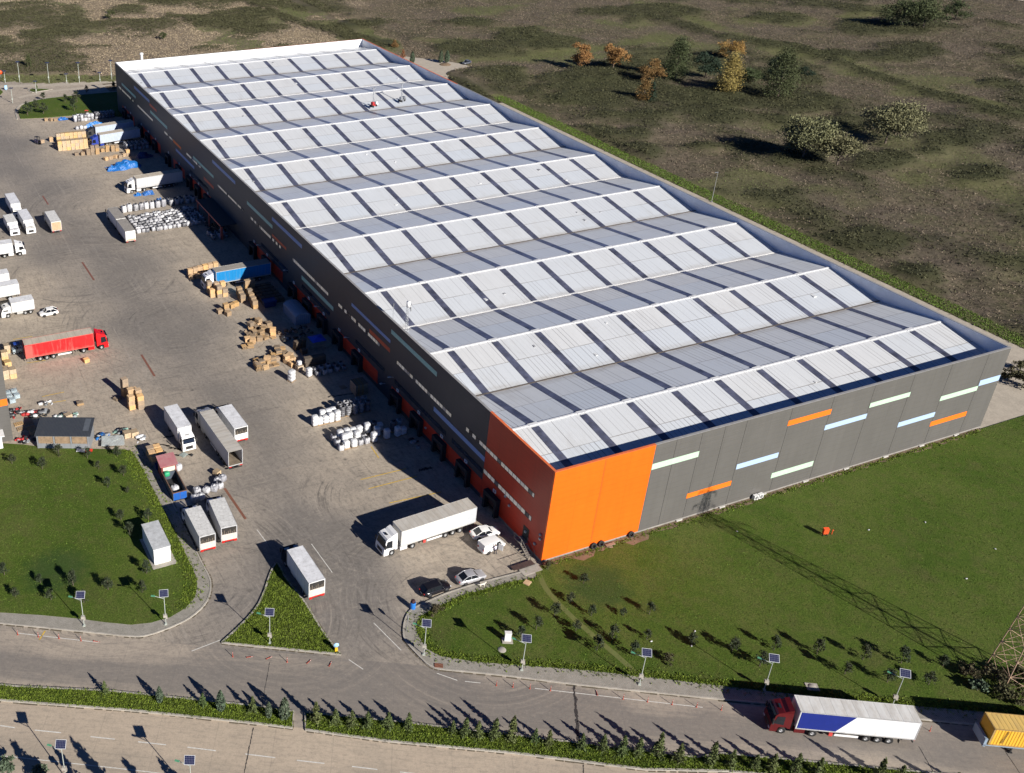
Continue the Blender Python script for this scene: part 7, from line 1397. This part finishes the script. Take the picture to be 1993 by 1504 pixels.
gx, gy = [], []
for i, pl in enumerate((IS, MED, MED2, BL)):
    x, y = scatter(pl, 34, 70+i); U_, V_ = proj_np(x, y); k = (U_ > -30) & (U_ < 2030) & (V_ < 1530); gx.append(x[k]); gy.append(y[k])
# rank edges of the lawns and weeds along the kerbs and the front wall
g = np.random.default_rng(5)
for path, nn, sp in ((LL[8:19], 9000, 1.1), (RL[1:22], 8000, .7), ([(.5, -.6), (92, -.6)], 2600, .45)):
    for (x0, y0), (x1, y1) in zip([q[:2] for q in path[:-1]], [q[:2] for q in path[1:]]):
        k = int(nn*math.hypot(x1-x0, y1-y0)/120); u = g.uniform(0, 1, k); gx.append(x0+(x1-x0)*u+g.normal(0, sp, k)); gy.append(y0+(y1-y0)*u+g.normal(0, sp, k)*.7)
gx, gy = np.concatenate(gx), np.concatenate(gy); k = inpoly(gx, gy, LL) | inpoly(gx, gy, [q[:2] for q in RL]) | inpoly(gx, gy, IS) | inpoly(gx, gy, MED) | inpoly(gx, gy, MED2) | inpoly(gx, gy, BL); k |= g.random(len(gx)) < .16; gx, gy = gx[k], gy[k]
tufts('rank_grass', gx, gy, np.full(len(gx), .15), .22, M_weed, 4, 71, .9)
F = FIELD; n = 420000; g = np.random.default_rng(8); x = g.uniform(60, 560, n); y = g.uniform(0, 700, n); x[:90000] = g.uniform(-60, 140, 90000); y[:90000] = g.uniform(255, 470, 90000)
U_, V_ = proj_np(x, y); ok = (U_ > -20) & (U_ < 2015) & (V_ > -20) & (V_ < 900); x, y = x[ok], y[ok]
xi = np.clip(((x+140)/2+.5).astype(int), 0, len(F['xs'])-1); yi = np.clip(((y+62)/2+.5).astype(int), 0, len(F['ys'])-1); vg = F['veg'][xi, yi]; gr = F['grn'][xi, yi]; zz = F['Z'][xi, yi]; st_ = F['site'][xi, yi]; r_ = g.random(len(x))
vx = np.abs(x-130.) < 2.6; k1 = ~st_ & (r_ < np.clip((vg-.25)*2, 0, 1)*.95) & ~vx; k2 = ~st_ & ~k1 & (vg < .7) & (gr < .6) & (r_ < .85) & ~vx; k3 = ~st_ & ~k1 & ~k2 & (gr >= .3) & (vg <= .5) & (r_ < .8)
tufts('bramble_thicket', x[k1], y[k1], zz[k1]+.1, .55, M_bram, 4, 81, .7); pl_ = F['pale'][xi, yi]; kp = k2 & (pl_ > .35); k2 &= ~kp; tufts('dry_scrub', x[k2], y[k2], zz[k2], .42, M_dry, 3, 82, .9); tufts('dry_grass_backlit_tone', x[kp], y[kp], zz[kp], .42, mat_leaf('dry_stems_backlit_tone', (.32, .25, .175), .4), 3, 84, .9); tufts('field_grass', x[k3], y[k3], zz[k3], .4, mat_leaf('field_grass_blades', (.13, .14, .05), .4), 2, 83, .8)  # left field tufts carry the same backlight painted into their paler colour

vx_, vy_ = g.uniform(127.4, 132.4, 9000), g.uniform(10, 212, 9000); tufts('verge_grass', vx_, vy_, np.full(9000, .12), .3, M_grass, 3, 91, .8)
# ------------------------------------------------------------------ living figures
def skin_fig(name, joints, edges, radii, mats, rule, parent=None):
    me = bpy.data.meshes.new(name); me.from_pydata(joints, edges, []);     o = link(name, me, parent); s = o.modifiers.new('skin', 'SKIN'); s.use_smooth_shade = True
    for i, r in enumerate(radii): me.skin_vertices[0].data[i].radius = (r, r) if not isinstance(r, tuple) else r
    me.skin_vertices[0].data[0].use_root = True
    u = o.modifiers.new('sub', 'SUBSURF'); u.levels = 2; u.render_levels = 2
    dg = bpy.context.evaluated_depsgraph_get(); ev = bpy.data.meshes.new_from_object(o.evaluated_get(dg)); o.modifiers.clear(); old = o.data; o.data = ev
    ev.materials.clear()
    for mt in mats: ev.materials.append(mt)
    for p in ev.polygons: p.material_index = rule(p.center); p.use_smooth = True
    return o
M_skin = plain('skin', (.45, .27, .19), .6, var=.05); M_shirt = plain('white_lilac_shirt', (.62, .58, .68), .8, var=.1); M_trs = plain('dark_trousers', (.02, .02, .035), .8, var=.2); M_hair = plain('dark_hair', (.015, .012, .01), .7)
t = thing('person', 'person in pale shirt and dark trousers leaning at the open van door', 'person', (-5.15, 4.25, 0), R(98))
J = [(0, 0, .95), (0, 0, 1.15), (.03, 0, 1.38), (.05, 0, 1.5), (.07, 0, 1.58), (.09, 0, 1.70),           # pelvis, waist, chest, neck base, neck, head
     (0, .10, .92), (.03, .11, .50), (-.02, .12, .08), (.14, .13, .03), (0, -.10, .92), (-.10, -.11, .50), (-.20, -.12, .08), (-.05, -.13, .03),
     (.03, .20, 1.42), (.10, .26, 1.16), (.34, .24, 1.08), (.42, .23, 1.08), (.03, -.20, 1.42), (.06, -.28, 1.15), (.28, -.24, 1.02), (.36, -.22, 1.02)]
Ed = [(0, 1), (1, 2), (2, 3), (3, 4), (4, 5), (0, 6), (6, 7), (7, 8), (8, 9), (0, 10), (10, 11), (11, 12), (12, 13), (2, 14), (14, 15), (15, 16), (16, 17), (2, 18), (18, 19), (19, 20), (20, 21)]
Ra = [.15, .135, .16, .075, .06, .105, .09, .065, .045, .04, .09, .065, .045, .04, .065, .05, .038, .035, .065, .05, .038, .035]
skin_fig('body', J, Ed, Ra, [M_trs, M_shirt, M_skin], lambda c: 0 if c.z < .97 and abs(c.x) < .3 and c.z < .97 and not (c.x > .2 and c.z > .9) else (2 if c.z > 1.5 or c.x > .24 else 1), t)
m = MB(); m.blob((.07, 0, 1.75), (.22, .2, .17), 0, 10, 6); m.build('hair', M_hair, t)
M_dog = plain('cream_dog_fur', (.72, .66, .55), .9, var=.12)
q = P(937.5, 1143); t = thing('dog', 'pale cream dog standing on the pavement beside the silver sedan', 'dog', (q.x, q.y, .12), R(-8))
J = [(-.30, 0, .50), (0, 0, .49), (.28, 0, .52), (.42, 0, .64), (.52, 0, .74), (.68, 0, .70), (-.42, 0, .50), (-.60, 0, .60), (-.30, .10, .42), (-.26, .11, .28), (-.38, .11, .17), (-.33, .11, .02), (-.30, -.10, .42), (-.20, -.11, .28), (-.32, -.11, .17), (-.27, -.11, .02), (.28, .10, .40), (.26, .10, .20), (.28, .10, .02), (.28, -.10, .40), (.34, -.10, .20), (.36, -.10, .02), (.50, .07, .84), (.50, -.07, .84)]
Ed = [(0, 1), (1, 2), (2, 3), (3, 4), (4, 5), (0, 6), (6, 7), (0, 8), (8, 9), (9, 10), (10, 11), (0, 12), (12, 13), (13, 14), (14, 15), (2, 16), (16, 17), (17, 18), (2, 19), (19, 20), (20, 21), (4, 22), (4, 23)]
Ra = [.12, .125, .15, .10, .10, .05, .04, .025, .08, .06, .035, .035, .08, .06, .035, .035, .06, .04, .035, .06, .04, .035, .03, .03]
skin_fig('body', J, Ed, Ra, [M_dog], lambda c: 0, t)
